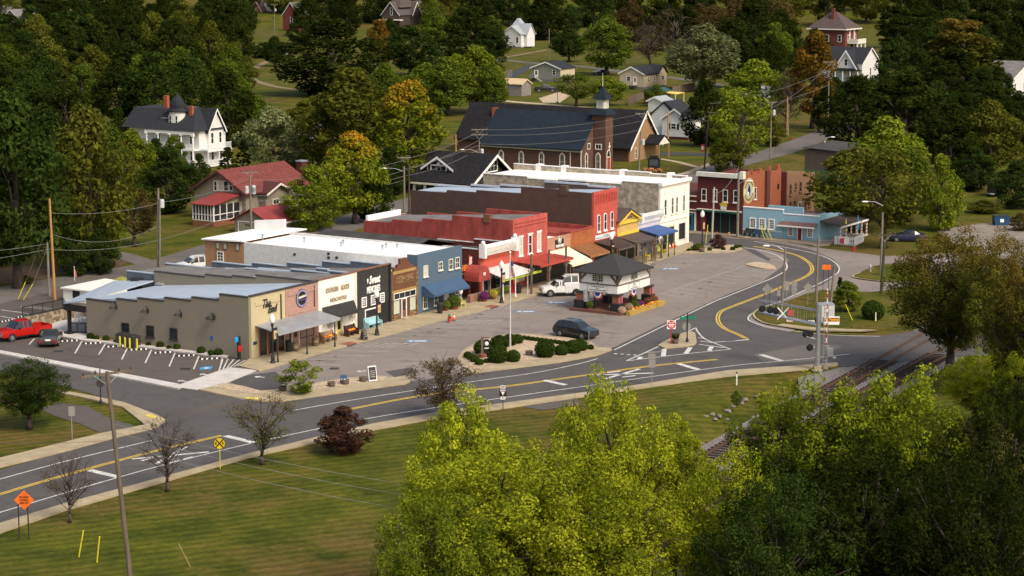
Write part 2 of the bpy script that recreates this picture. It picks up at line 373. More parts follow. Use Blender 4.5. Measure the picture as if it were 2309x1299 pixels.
sheet("side_road",[(1800,553),(1900,566),(1995,578),(2320,560),(2420,560),(2420,640),(2080,640),(2000,655),(1900,665),(1860,640),(1880,600)],0.012,LOT,lab="pale asphalt side road leaving the bend")
sheet("gravel_lot",[(2110,520),(2200,505),(2420,495),(2420,562),(2240,565),(2150,550)],0.01,mat("lot_gravel",(0.23,0.20,0.165),0.95,0.25,0.6,bump=0.3),lab="bare gravel lot beyond the trees")
sheet("mulch_bed",[(-80,640),(60,640),(140,618),(250,608),(300,588),(210,585),(60,600),(-80,610)],0.01,mat("mulch",(0.11,0.07,0.04),0.95,0.35,1.2,bump=0.4),lab="brown leaf litter under the trees by the lane")
sheet("asphalt_scrap",[YH(230,355),YH(330,320),YH(500,345),YH(640,420),YH(760,450),YH(700,475),YH(560,488),YH(450,440),YH(300,395)],0.014,SIDE,lab="old patch of asphalt in the grass behind the stop sign")
sheet("asphalt_scrap",[XC(960,255),XC(1060,235),XC(1300,205),XC(1330,250),XC(1100,285),XC(1000,270)],0.014,SIDE,lab="old patch of asphalt beside the south pavement")
sheet("bare_gravel",[(1800,850),(1860,838),(1895,828),(1990,822),(1985,850),(1900,880),(1800,900)],0.012,mat("grey_gravel",(0.20,0.185,0.175),0.95,0.3,3,bump=0.5),lab="grey gravel round the foot of the crossing mast")
PATCH=asphalt("tar_patch",(0.075,0.070,0.070),0.2,0.2)
sheet("asphalt_patch",[YG(470,655),YG(600,600),YG(900,560),YG(980,640),YG(930,720),YG(760,745),YG(600,700)],0.011,PATCH,lot)
sheet("asphalt_patch",[YG(1900,560),YG(2150,520),YG(2200,570),YG(1990,612)],0.011,PATCH,lot)
sheet("asphalt_patch",[YG(30,930),YG(480,820),YG(540,840),YG(120,960)],0.0215,SIDE,road)
sheet("asphalt_patch",[(1700,800),(1830,775),(1900,780),(1850,812),(1730,822)],0.0215,LANE,road)
sheet("asphalt_patch",[ZF(560,940),ZF(700,965),ZF(860,1060),ZF(830,1080),ZF(640,985)],0.011,PATCH,lot)
rs_=random.Random(9)
for a,b in ((XE(1080,1047),XE(1830,1055)),(XE(760,1107),XE(1580,1118)),(ZD(130,1190),ZD(655,1198)),(ZD(270,1152),ZD(785,1162)),(ZD(410,1115),ZD(925,1126)),(ZD(840,1008),ZD(1300,1018)),(ZD(925,978),ZD(1170,985)),(ZD(1480,840),ZD(1580,845)),(ZG(1345,420),ZG(1662,461)),(ZG(1530,363),ZG(1828,404)),(ZG(1700,308),ZG(1992,346)),(ZG(1420,133),ZG(1635,136))):   # oil under the parked engines
    f=rs_.uniform(.12,.4); x,y=a[0]+(b[0]-a[0])*f,a[1]+(b[1]-a[1])*f+rs_.uniform(2,4); w_=rs_.uniform(5,9)
    sheet("oil_stain",[(x+w_*math.cos(k*.7)*rs_.uniform(.6,1.1),y+w_*.2*math.sin(k*.7)*rs_.uniform(.6,1.1)) for k in range(9)],0.0115,PATCH,lot)
# ---- pavements and kerbs
pav=raised("pavement",[(540,828),(567,808),(720,764),(1552,546),(1562,549),(1566,566),(1542,570.3),(1462,595.4),(1206,668),(1137,688),(1075,705),(986,726),(900,751),(775.6,783.2),(584.6,838.6)],0,0.14,CONC,lab="tan concrete pavement in front of the row of shops")
for i in range(24):   # paving joints, proud of nothing: thin dark gaps laid as strips
    t=(i+0.5)/24; a=(578+(1540-578)*t,808+(552-808)*t)
    g=G(*a); e=g-BK*4.4
    MB().box(0,4.3,-0.02,0.02,0,0.004).build("paving_joint",mat("joint",(0.20,0.16,0.10),0.95),pav).matrix_local=Matrix.Translation((g.x,g.y,0.139)) @ Matrix.Rotation(math.atan2(-BK.y,-BK.x),4,'Z')
raised("pavement",[(-160,1245),(0,1183),(144,1139),(371,1077.6),(560,1025.6),(842,958),(993,930.6),(1410,875),(1640,838),(1801,826.7),(1887,820),(1890,826),(1825,835),(1640,850),(1410,882),(984,945),(844,971),(560,1034),(371,1088),(144,1154),(0,1204),(-160,1268)],0,0.13,CONC,lab="tan concrete pavement between the highway and the grass bank")
raised("pavement",[YH(-400,735),YH(0,640),YH(570,500),YH(820,452),YH(690,350),YH(440,290),YH(200,245),YH(200,235),YH(450,275),YH(700,325),YH(890,398),YH(940,425),YH(880,468),YH(680,515),YH(350,605),YH(0,690),YH(-400,790)],0,0.13,CONC,lab="tan concrete pavement turning the corner by the stop sign")
raised("drain_ramp",[YH(815,398),YH(850,392),YH(892,410),YH(855,418)],0.1,0.142,mat("yellow_tactile",(0.62,0.50,0.10),0.8),lab="yellow tactile ramp plate at the corner by the stop sign")
KERB=raised("kerb",[ZB(-600,540),ZB(0,662),ZB(1735,990),ZB(1790,1010),ZB(1740,1037),ZB(0,690),ZB(-600,570)],0,0.16,PALE,lab="pale new concrete kerb along the side parking strip")
raised("driveway_apron",[YG(-15,695),YG(470,525),YG(735,551),YG(470,660),YG(200,735),YG(0,705)],0,0.06,PALE,lab="pale new concrete crossing at the end of the shop pavement")
raised("patio",[ZB(390,440),ZB(640,350),ZB(850,330),ZB(850,545),ZB(820,560),ZB(580,515),ZB(390,512)],0,0.1,PALE,lab="pale concrete patio behind the grey end shop")
raised("kerb",[ZB(820,545),ZB(1380,605),ZB(2078,690),YG(470,425),YG(455,440),ZB(2078,712),ZB(1380,625),ZB(820,560)],0,0.14,PALE,lab="grey kerb along the planting bed of the grey end shop")
sheet("planting_bed",[ZB(850,490),ZB(1500,560),ZB(2100,655),YG(470,400),YG(460,428),ZB(2078,692),ZB(1380,607),ZB(850,548)],0.1,mat("straw_mulch",(0.30,0.20,0.09),0.95,0.3,3),lab="straw mulch bed at the foot of the grey wall")
corner=raised("traffic_island",[YG(190,735),YG(310,710),YG(420,675),YG(600,703),YG(760,748),YG(900,735),YG(1290,670),YG(1480,640),YG(1800,603),YG(1930,618),YG(1990,625),YG(2090,610),YG(2130,660),YG(2090,680),YG(1300,790),YG(950,840),YG(760,836),YG(560,815)],0,0.14,CONC,lab="concrete corner island with a gravel bed and barrel planters")
sheet("gravel_bed",[YG(320,712),YG(425,680),YG(600,710),YG(760,752),YG(900,742),YG(1290,677),YG(1480,647),YG(1800,610),YG(1925,625),YG(1895,648),YG(1100,768),YG(760,776),YG(640,768)],0.155,GRAVEL,corner)
sheet("tactile_plate",[YG(600,808),YG(745,808),YG(740,832),YG(640,826)],0.15,MATS["yellow_tactile"],corner)
centre=raised("traffic_island",[XD(395,758),XD(500,745),XD(900,695),XD(1300,645),XD(1480,612),XD(1700,572),XD(1855,515),XD(1840,497),XD(1700,490),XD(1650,440),XD(1400,390),XD(920,345),XD(700,355),XD(450,430),XD(300,520),XD(235,605),XD(290,690),XD(380,735)],0,0.14,CONC,lab="planted concrete island with clipped box balls and flagpole")
sheet("gravel_bed",[XD(290,600),XD(380,688),XD(480,690),XD(900,642),XD(1300,595),XD(1500,565),XD(1690,500),XD(1630,460),XD(1400,405),XD(930,362),XD(710,370),XD(460,445),XD(310,535)],0.155,GRAVEL,centre)
raised("traffic_island",[ZG(1228,958),ZG(1300,915),ZG(1480,835),ZG(1560,826),ZG(1592,838),ZG(1606,925),ZG(1590,948),ZG(1500,968),ZG(1290,985)],0,0.15,CONC,lab="small triangular concrete island with sign posts")
raised("traffic_island",[ZF(608,1118),ZF(660,1099),ZF(730,1094),ZF(820,1105),ZF(890,1130),ZF(908,1158),ZF(800,1157),ZF(690,1140)],0,0.12,GRAVEL,lab="low sandy oval island at the end of the parking rows")
fari=raised("traffic_island",[WB(-40,1225),WB(60,1190),WB(300,1100),WB(700,1060),WB(1050,1060),WB(1210,1100),WB(1260,1130),WB(1100,1190),WB(850,1215),WB(300,1225)],0,0.14,CONC,lab="planted island with dark red shrub beside the white corner building")
sheet("gravel_bed",[WB(60,1200),WB(300,1110),WB(700,1070),WB(1050,1070),WB(1220,1120),WB(1080,1175),WB(800,1200)],0.155,GRAVEL,fari)
raised("pavement",[WB(100,745),WB(400,760),WB(700,790),WB(1240,855),WB(2227,940),ZF(1320,895),ZF(1500,890),ZF(1420,930),ZF(1290,935),WB(2227,1000),WB(1300,915),WB(1100,885),WB(600,845),WB(100,812)],0,0.14,mat("pavement_brown",(0.27,0.22,0.165),0.9,0.2,0.8),lab="brown concrete pavement in front of the pale blue shop")
gi=raised("grass_island",[ZH(258,650),ZH(285,700),ZH(400,748),ZH(700,796),ZH(900,817),ZH(1300,824),ZH(1450,812),ZH(1650,772),ZH(1950,690),ZH(2040,600),ZH(1950,500),ZH(1480,440),ZH(1100,428),ZH(930,415),ZH(780,450),ZH(600,520),ZH(360,585),ZH(270,625)],0,0.13,LAWN,lab="kerbed grass island in the bend with sign posts")
sheet("path",[ZH(480,760),ZH(540,748),ZH(860,785),ZH(1300,805),ZH(1440,805),ZH(1300,820),ZH(900,812),ZH(700,792)],0.136,CONC,gi)
ribbon("kerb_edge",[ZH(300,605),ZH(262,640),ZH(258,665),ZH(290,702),ZH(400,748),ZH(700,796),ZH(900,817),ZH(1300,824),ZH(1450,812)],0.22,0.14,CONC,gi)
gj=raised("grass_island",[XA(195,570),XA(260,538),XA(330,505),XA(440,485),XA(620,480),XA(720,560),XA(640,612),XA(440,607),XA(330,600),XA(230,585)],0,0.13,LAWN,lab="kerbed grass verge beside the side road")
ribbon("kerb_edge",[XA(250,545),XA(195,570),XA(230,585),XA(330,600),XA(440,607),XA(640,612)],0.2,0.14,CONC,gj)
# ---- painted lines
def line(pts,wd,m=None,nm="lane_line",par=None,off=0.0,z=0.0235): return ribbon(nm,pts,wd,z,m or WPAINT,par or road,off=off)
INNER=[ZF(600,950),ZF(760,975),ZF(900,1015),ZF(985,1070),ZF(1015,1120),ZF(1000,1170),ZF(900,1232),ZF(740,1299),ZH(0,470),ZG(1700,558),ZG(800,995)]
line(INNER,0.16)
line([ZF(690,885),ZF(800,905),ZF(950,935),ZF(1200,985),ZF(1350,1025),ZF(1450,1070),ZF(1510,1120),ZF(1525,1160),ZF(1490,1210),ZF(1330,1299),ZH(800,390),ZH(560,500),ZH(350,580),ZH(240,640),ZH(205,680),ZH(230,715),ZH(400,770),ZH(700,815),ZH(1050,850),ZH(1490,860)],0.16)
YC_=[ZF(690,935),ZF(850,960),ZF(1000,990),ZF(1130,1030),ZF(1220,1085),ZF(1260,1140),ZF(1250,1190),ZF(1180,1240),ZF(1040,1299),ZH(470,405),ZH(350,455),ZH(100,550),ZG(1850,615),ZG(1812,680),ZG(1830,740),ZG(1890,790),ZH(100,840),ZH(190,885)]
for s in (-0.14,0.14): line(YC_,0.17,YPAINT,"yellow_line",off=s)
for s in (-0.14,0.14):
    line([(-120,1152),(0,1115),(120,1079.6),(280,1035.6),(383,1009.7),(500,982.5)],0.17,YPAINT,"yellow_line",off=s)
    line([(757,929.5),(960,891),(1137,872),(1300,849.5),(1467,826),(1618,811)],0.17,YPAINT,"yellow_line",off=s)
line([(-120,1116),(0,1081),(160,1037.6),(345,993)],0.15)
line([(656,926.7),(780,905),(907,884.8),(1100,856),(1200,842),(1300,822),(1348,809)],0.14)
line([(-120,1196),(0,1156),(271.6,1075.6),(420,1036),(560,1001.7),(700,971),(831,944),(1000,917),(1300,874),(1620,829),(1780,813),(1915,799)],0.15)
# crossing warnings painted on the lanes, stop bars, hatching
def bar(a,b,wd,m=None,nm="painted_bar",par=None): return ribbon(nm,[a,b],wd,0.0275,m or WPAINT,par or road)
for a,b,wd in [(YH(505,703),YH(670,742),0.6),(YG(440,1150),YG(690,1210),0.6),(ZG(1425,1127),ZG(1625,1187),0.6),(ZH(325,1040),ZH(535,1102),0.6),(XC(1105,103),XC(1235,132),0.6),
                 (YH(745,640),YH(1180,600),0.35),(YH(880,668),YH(1050,570),0.35),(YH(800,650),YH(890,625),0.3),(YH(960,662),YH(1090,628),0.3),
                 (ZG(575,1240),ZG(1185,1220),0.35),(ZG(705,1278),ZG(1050,1180),0.35),(ZG(730,1217),ZG(860,1203),0.3),(ZG(880,1260),ZG(1010,1245),0.3),
                 (ZH(0,911),ZH(212,893),0.28),(ZG(1290,985),ZG(1280,1056),0.45),(ZG(1545,970),ZG(1500,1030),0.45),(ZG(1752,962),ZG(1728,1003),0.45),(ZG(1110,1019),ZG(1290,1011),0.15),(ZG(1060,1062),ZG(1045,1083),0.45),
                 (ZG(1620,876),ZG(1680,880),0.2),(ZG(1640,908),ZG(1760,922),0.2),(ZG(1630,940),ZG(1870,972),0.2),(ZG(1992,902),ZG(1760,922),0.2),
                 (ZG(800,1031),ZG(832,1033),0.3),(ZG(865,1035),ZG(893,1036),0.3),(ZG(925,1039),ZG(955,1041),0.3),(ZG(985,1043),ZG(1018,1045),0.3)]:
    bar(a,b,wd)
line([ZG(920,1100),ZG(1260,948),ZG(1600,775)],0.16); line([ZG(1600,775),ZG(1612,810),ZG(1680,882),ZG(1800,935),ZG(1937,986)],0.16); line([ZG(920,1101),ZG(1400,1043),ZG(1937,987)],0.16)
# parking stalls of the square (worn paint)
ST=[(XE(260,1250),XE(560,1252)),(XE(500,1172),XE(1350,1190)),(XE(760,1107),XE(1580,1118)),(XE(1080,1047),XE(1830,1055)),(XE(1280,980),XE(2060,990)),
      (ZD(0,1225),ZD(510,1237)),(ZD(130,1190),ZD(655,1198)),(ZD(270,1152),ZD(785,1162)),(ZD(410,1115),ZD(925,1126)),(ZD(840,1008),ZD(1300,1018)),(ZD(925,978),ZD(1170,985)),
      (ZD(1180,885),ZD(1730,893)),(ZD(1600,858),ZD(1860,862)),
      (ZD(545,1085),ZD(1040,1088)),(ZD(720,1050),ZD(1180,1053)),(ZD(1040,1088),ZD(1180,1053)),(ZD(1090,940),ZD(1530,948)),(ZD(1530,948),ZD(1735,893)),
      (XE(1560,925),YG(2060,336)),(YG(1740,300),YG(2215,303)),(YG(2060,336),YG(2215,303)),
      (ZG(1060,215),ZG(1230,217)),(ZG(1060,241),ZG(1285,244)),(ZG(1070,268),ZG(1190,271)),(ZG(1200,160),ZG(1550,162)),(ZG(1160,188),ZG(1470,190)),(ZG(1470,190),ZG(1550,162)),(ZG(1420,133),ZG(1635,136)),(ZG(1560,108),ZG(1720,110)),
      (ZG(1250,448),ZG(1992,200)),(ZG(1992,200),ZF(605,1123)),(ZG(1250,448),ZG(1580,488)),(ZG(1345,420),ZG(1662,461)),(ZG(1440,393),ZG(1745,431)),(ZG(1530,363),ZG(1828,404)),(ZG(1615,335),ZG(1908,375)),(ZG(1700,308),ZG(1992,346)),
      (ZG(1775,283),ZF(560,1265)),(ZG(1850,258),ZF(650,1240)),(ZF(420,1190),ZF(740,1220)),(ZF(520,1155),ZF(820,1190)),
      (XD(1035,362),XD(1245,300)),(XD(1080,350),XD(1420,408)),(XD(1690,330),XD(1850,352)),(YG(900,540),YG(1000,545))]
for a,b in ST: ribbon("stall_line",[a,b],0.11,0.0135,FADED,lot)
for k in range(5):   # hatched bays
    t=k/5
    for a,b,c,d in [((ZD(600,1085)),ZD(1000,1088),ZD(760,1052),ZD(1150,1053)),(ZD(1130,940),ZD(1500,947),ZD(1230,890),ZD(1700,893)),(XE(1580,920),YG(2020,335),YG(1760,300),YG(2190,303)),(ZG(1180,188),ZG(1440,190),ZG(1240,160),ZG(1520,162))]:
        p=(a[0]+(b[0]-a[0])*t,a[1]+(b[1]-a[1])*t); q=(c[0]+(d[0]-c[0])*t,c[1]+(d[1]-c[1])*t)
        ribbon("stall_hatch",[p,q],0.12,0.0175,FADED,lot)
for c in (ZD(1408,965),ZD(1715,876),ZG(1353,202),YG(2198,282)):
    g=G(*c); o=MB().box(-1.1,1.1,-0.5,0.5,0,0.003).build("blue_parking_mark",BPAINT,lot); o.location=(g.x,g.y,0.0185); o.rotation_euler=(0,0,0.05)
    o2=MB().box(-0.85,-0.45,-0.3,0.3,0,0.003).box(-0.3,0.85,-0.26,0.26,0,0.003).build("white_symbol",WPAINT,o); o2.location=(0,0,0.004)
# side strip stalls, arrows, disabled bay
for a,b in [(WA(355,1175),WA(418,1105)),(WA(695,1145),WA(722,1110)),(WA(915,1285),WA(1000,1133)),(WA(1205,1299),WA(1285,1168)),(ZB(1188,740),ZB(1243,630)),(ZB(1418,774),ZB(1478,645)),(ZB(1652,808),ZB(1708,676)),(ZB(1890,835),ZB(1942,706)),(YG(380,555),YG(415,448)),
             (WA(10,752),WA(345,797)),(WA(0,828),WA(310,885)),(WA(250,712),WA(600,748)),(WA(330,705),WA(640,735))]:
    ribbon("stall_line",[a,b],0.14,0.0165,WPAINT,sidelot)
for k in range(6):
    t=k/5; ribbon("stall_hatch",[(YG(410+265*t,445+20*t)),YG(385+165*t,552-40*t)],0.12,0.065,WPAINT,sidelot)
sheet("blue_parking_mark",[YG(205,530),YG(225,517),YG(325,514),YG(305,540),YG(208,543)],0.0168,mat("bright_blue_paint",(0.05,0.30,0.62),0.6),sidelot)
sheet("white_symbol",[YG(242,530),YG(262,520),YG(290,524),YG(278,534),YG(250,537)],0.0205,WPAINT,sidelot)
def arrow(a,b,par,z):
    p,q=G(*a),G(*b); d=(q-p); L_=d.length; d.normalize(); n=Vector((-d.y,d.x,0)); P=lambda s,t: tuple((p+d*s+n*t)+Vector((0,0,z)))
    MB().add([P(0,0),P(L_*.4,.42),P(L_*.4,.12),P(L_,.12),P(L_,-.12),P(L_*.4,-.12),P(L_*.4,-.42)],[(6,5,4,3,2,1,0)]).build("painted_arrow",WPAINT,par,fix=False)
arrow(YG(5,642),YG(80,652),sidelot,0.0165); arrow(YG(205,582),YG(280,592),sidelot,0.0165); arrow(YG(705,606),YG(800,614),lot,0.0135); arrow(YG(1640,560),YG(1725,555),lot,0.0135)
# manhole and drain covers
for c,par,z in ((ZB(570,660),sidelot,0.017),(ZB(1810,832),sidelot,0.017),(YG(1435,533),lot,0.0135),(WB(1180,0),None,0)):
    if par is None: continue
    g=G(*c); o=MB().box(-0.45,0.45,-0.45,0.45,0,0.004).build("drain_cover",IRON,par); o.location=(g.x,g.y,z)
for c in (XE(1470,895),ZD(1075,925)):
    g=G(*c); o=MB().box(-0.75,0.75,-0.55,0.55,0,0.006).build("tactile_plate",mat("brick_red_tactile",(0.26,0.09,0.06),0.9),pav); o.location=(g.x,g.y,0.141); o.rotation_euler=(0,0,TH)
# ------------------------------------------------------------------ railway
BALLAST=mat("ballast_stone",(0.19,0.17,0.16),0.95,0.5,5,bump=0.9,col2=(0.075,0.062,0.058),detail=9)
RUST=mat("rusty_rail",(0.105,0.055,0.035),0.7,0.3,4)
SLEEPER=mat("tarred_sleeper",(0.055,0.038,0.030),0.9,0.3,4)
T1=[(1240,1250),(1430,1140),(1630,1021),(1726,966),(1830,907),(1937,848),(2087,763),(2260,668)]
T2=[(1420,1260),(1570,1150),(1712,1042),(1900,925),(2066,831),(2250,735),(2400,660)]
bal=ribbon("ballast",T1,4.4,0.03,BALLAST,lab="grey stone ballast under the first railway track")
bal2=ribbon("ballast",T2,4.4,0.026,BALLAST,lab="grey stone ballast under the second railway track")
def track(pts,label,cov):
    P=smooth_line(pts,10); t=thing("railway_track",label,"railway track",(P[0].x,P[0].y,0.0),0,"railway tracks"); o=Vector((P[0].x,P[0].y,0))
    for s in (-0.7175,0.7175):
        b=MB(); ring=[(-.07,0),(.07,0),(.02,.04),(.02,.11),(.037,.15),(-.037,.15),(-.02,.11),(-.02,.04)]; vs=[]
        for i,p in enumerate(P):
            d=P[min(i+1,len(P)-1)]-P[max(i-1,0)]; d.z=0; d.normalize(); n=Vector((-d.y,d.x,0))
            vs+=[p-o+n*(s+a)+Vector((0,0,.14+h)) for a,h in ring]
        b.add(vs,[(8*i+k,8*i+(k+1) % 8,8*(i+1)+(k+1) % 8,8*(i+1)+k) for i in range(len(P)-1) for k in range(8)]); b.build("rail",RUST,t)
    acc=0; sm=None
    L_=[0.0]
    for a,b in zip(P,P[1:]): L_.append(L_[-1]+(b-a).length)
    k=0.0
    while k<L_[-1] and k<200:
        i=max(j for j in range(len(L_)) if L_[j]<=k); i=min(i,len(P)-2); f=(k-L_[i])/max(1e-6,L_[i+1]-L_[i]); p=P[i].lerp(P[i+1],f); d=P[i+1]-P[i]
        if not (cov[0]<p.y<cov[1]):
            if sm is None: sm=MB().box(-0.115,0.115,-1.3,1.3,0.0,0.14).mesh("sleeper"); sm.materials.append(SLEEPER)
            q=bpy.data.objects.new("sleeper",sm); COL.objects.link(q); q.parent=t; q.location=(p.x-o.x,p.y-o.y,0.0); q.rotation_euler=(0,0,math.atan2(d.y,d.x))
        k+=0.75
    return t
gy=G(2000,815).y; gy2=G(2090,760).y
track(T1,"rusty railway track nearer the highway, crossing the road",(gy,gy2+6)); track(T2,"rusty railway track on the far side from the highway",(G(2150,800).y,gy2+30))
rg=random.Random(3)
b=MB()
for a,c,n in ((T1,2.4,900),(T2,2.4,900)):
    P=smooth_line(a,10)
    for i in range(n):
        j=rg.randrange(len(P)-1); p=P[j].lerp(P[j+1],rg.random()); 
        x,y=p.x+rg.uniform(-c,c),p.y+rg.uniform(-1,1); s=rg.uniform(.05,.13)
        if gy-2<y<gy2+8: continue
        b.add([(x-s,y,.02),(x,y-s,.02),(x+s*1.1,y,.02),(x,y+s,.02),(x+s*.2,y,.03+s)],[(0,1,4),(1,2,4),(2,3,4),(3,0,4)])
o=b.build("ballast_stones",mat("pale_ballast_stone",(0.24,0.22,0.205),0.95,0.3,2),fix=False); o["kind"]="stuff"; o["label"]="loose pale ballast stones scattered along the tracks"
# stones of the ditch edge
for i,(x,y,s) in enumerate([(1590,930,.5),(1606,925,.6),(1622,928,.45),(1640,917,.6),(1655,906,.55),(1668,898,.7),(1680,892,.5),(1612,935,.4),(1640,936,.35),(1704,884,.35),(1930,838,.4),(1948,832,.35),(1915,845,.4),(1962,830,.3)]):
    g=G(x,y); q=MB().ball((0,0,0.05),s*.7,s*.45,s*.3,7,5,.3,rg).build("rock",mat("pale_rock",(0.23,0.20,0.165),0.9,0.3,3)); q.location=(g.x,g.y,-0.42 if x<1710 else 0); q.rotation_euler=(0,0,i)
    tag(q,"pale rock in the heap lining the grassy ditch" if x<1710 else "flat pale rock beside the rails near the crossing mast","rock","rocks by the ditch" if x<1710 else "rocks by the rails")
# ------------------------------------------------------------------ building helpers
class Face:
    """an outside wall plane: axis 'y' faces the street (-y), axis 'x' faces down the street (-x)"""
    def __init__(s,F,t,axis='y',c=0.0): s.F,s.t,s.axis,s.c=F,t,axis,c
    def at(s,p): return s.F.on_y(p,s.c) if s.axis=='y' else s.F.on_x(p,s.c)
    def P(s,a,h,o): return (a,s.c-o,h) if s.axis=='y' else (s.c-o,a,h)
    def box(s,b,a0,a1,h0,h1,o0,o1):
        p,q=s.P(a0,h0,o0),s.P(a1,h1,o1)
        return b.box(min(p[0],q[0]),max(p[0],q[0]),min(p[1],q[1]),max(p[1],q[1]),min(p[2],q[2]),max(p[2],q[2]))
    def rect(s,zf,xl,xr,yt,yb):
        a0,h1=s.at(zf(xl,yt)); h0=s.at(zf(xl,yb))[1]; a1=s.at(zf(xr,yt))[0]
        return min(a0,a1),max(a0,a1),h0,h1
def window(fc,r,frame=None,gl=None,cols=1,rows=2,fw=0.09,sill=0.0,lintel=0.0,trim=None,nm="window",par=None,arch=0):
    a0,a1,h0,h1=r; frame=frame or WHITE; m=0.5*(a0+a1)
    def outline(g):
        if not arch: return [(a0-g,h0-g),(a1+g,h0-g),(a1+g,h1+g),(a0-g,h1+g)]
        w2=(a1-a0)/2; hs=h1-w2*(1.5 if arch==2 else 0.7); pts=[(a0-g,h0-g),(a1+g,h0-g),(a1+g,hs)]
        for k in range(1,6):
            t=k/6; 
            if arch==2: x=1-t**1.6; z=1-(1-t)**1.35
            else: x=math.cos(t*math.pi/2); z=math.sin(t*math.pi/2)
            pts.append((m+(w2+g)*x,hs+(h1+g-hs)*z))
        pts.append((m,h1+g*1.2))
        return pts+[(2*m-p[0],p[1]) for p in pts[3:-1][::-1]]+[(a0-g,hs)]
    out=Vector(fc.P(0,0,1))-Vector(fc.P(0,0,0))
    if arch:
        b=MB(); b.prism([fc.P(a,h,0.0) for a,h in outline(0)],out*0.05); pane=b.build(nm,gl or GLASS,par or fc.t)
        o_,i_=outline(fw),outline(-0.01); n=len(o_); b=MB()
        vs=[fc.P(a,h,.0) for a,h in o_]+[fc.P(a,h,.0) for a,h in i_]+[fc.P(a,h,.085) for a,h in o_]+[fc.P(a,h,.085) for a,h in i_]
        fs=[]
        for k in range(n):
            j=(k+1) % n; fs+=[(2*n+k,2*n+j,3*n+j,3*n+k),(k,j,2*n+j,2*n+k),(n+k,n+j,3*n+j,3*n+k)]
        b.add(vs,fs)
    else:
        b=MB(); fc.box(b,a0,a1,h0,h1,0.0,0.03); pane=b.build(nm,gl or GLASS,par or fc.t); b=MB()
        for q in ((a0-fw,a0,h0-fw,h1+fw),(a1,a1+fw,h0-fw,h1+fw),(a0,a1,h1,h1+fw),(a0,a1,h0-fw,h0)): fc.box(b,*q,0.0,0.08)
    for k in range(1,cols): x=a0+(a1-a0)*k/cols; fc.box(b,x-.02,x+.02,h0,h1,0.05 if arch else 0.03,0.075 if arch else 0.055)
    for k in range(1,rows): z=h0+(h1-h0)*k/rows; fc.box(b,a0,a1,z-.025,z+.025,0.05 if arch else 0.03,0.078 if arch else 0.06)
    if sill: fc.box(b,a0-fw-.08,a1+fw+.08,h0-fw-sill,h0-fw,0.0,0.16)
    if lintel: fc.box(b,a0-fw-.1,a1+fw+.1,h1+fw,h1+fw+lintel,0.0,0.13)
    b.build("window_frame",frame,pane if par is None else par)
    return pane
def panel(fc,r,m,nm,o0=0.0,o1=0.05,par=None,label=None):
    b=MB(); fc.box(b,*r,o0,o1); return b.build(nm,m,par or fc.t,label=label)
def door(fc,r,m,frame=None,glassed=True,nm="door"):
    a0,a1,h0,h1=r; d=panel(fc,r,m,nm,0,0.05); b=MB()
    for q in ((a0-.1,a0,h0,h1+.1),(a1,a1+.1,h0,h1+.1),(a0,a1,h1,h1+.1)): fc.box(b,*q,0,0.09)
    b.build("door_frame",frame or WHITE,d)
    if glassed: b=MB(); fc.box(b,a0+(a1-a0)*.25,a1-(a1-a0)*.25,h0+(h1-h0)*.4,h1-.18,.05,.06); b.build("door_glass",GLASS,d)
    b=MB(); fc.box(b,a1-.14,a1-.09,h0+.95,h0+1.1,.05,.11); b.build("handle",STEEL,d)
    return d
TEXTS=[]
def text(fc,r,body,m,shear=0.0,o=0.06,par=None,ext=0.01,nm="lettering",spacing=1.0):
    a0,a1,h0,h1=r; c=bpy.data.curves.new(nm,'FONT'); c.body=body; c.size=1; c.extrude=ext; c.shear=shear; c.align_x='CENTER'; c.align_y='CENTER'; c.resolution_u=3; c.offset=.03; c.space_line=spacing
    q=bpy.data.objects.new(nm,c); COL.objects.link(q); q.parent=par or fc.t; c.materials.append(m)
    q.location=fc.P((a0+a1)/2,(h0+h1)/2,o); q.rotation_euler=(R(90),0,0) if fc.axis=='y' else (R(90),0,R(-90))
    TEXTS.append((q,a1-a0,h1-h0)); return q
def fit_texts():
    bpy.context.view_layer.update()
    for q,w_,h_ in TEXTS:
        d=q.dimensions
        if d.x>0 and d.y>0: q.scale=(w_/d.x,h_/d.y,1)
    bpy.context.view_layer.update(); dg=bpy.context.evaluated_depsgraph_get()
    for q,w_,h_ in TEXTS:      # lettering becomes plain mesh
        me=bpy.data.meshes.new_from_object(q.evaluated_get(dg)); o=bpy.data.objects.new("lettering",me); COL.objects.link(o)
        o.parent=q.parent; o.location=q.location; o.rotation_euler=q.rotation_euler; o.scale=q.scale
        bpy.data.objects.remove(q)
F0=Frame(_A)
def S(p): return F0.on_y(p)[0]
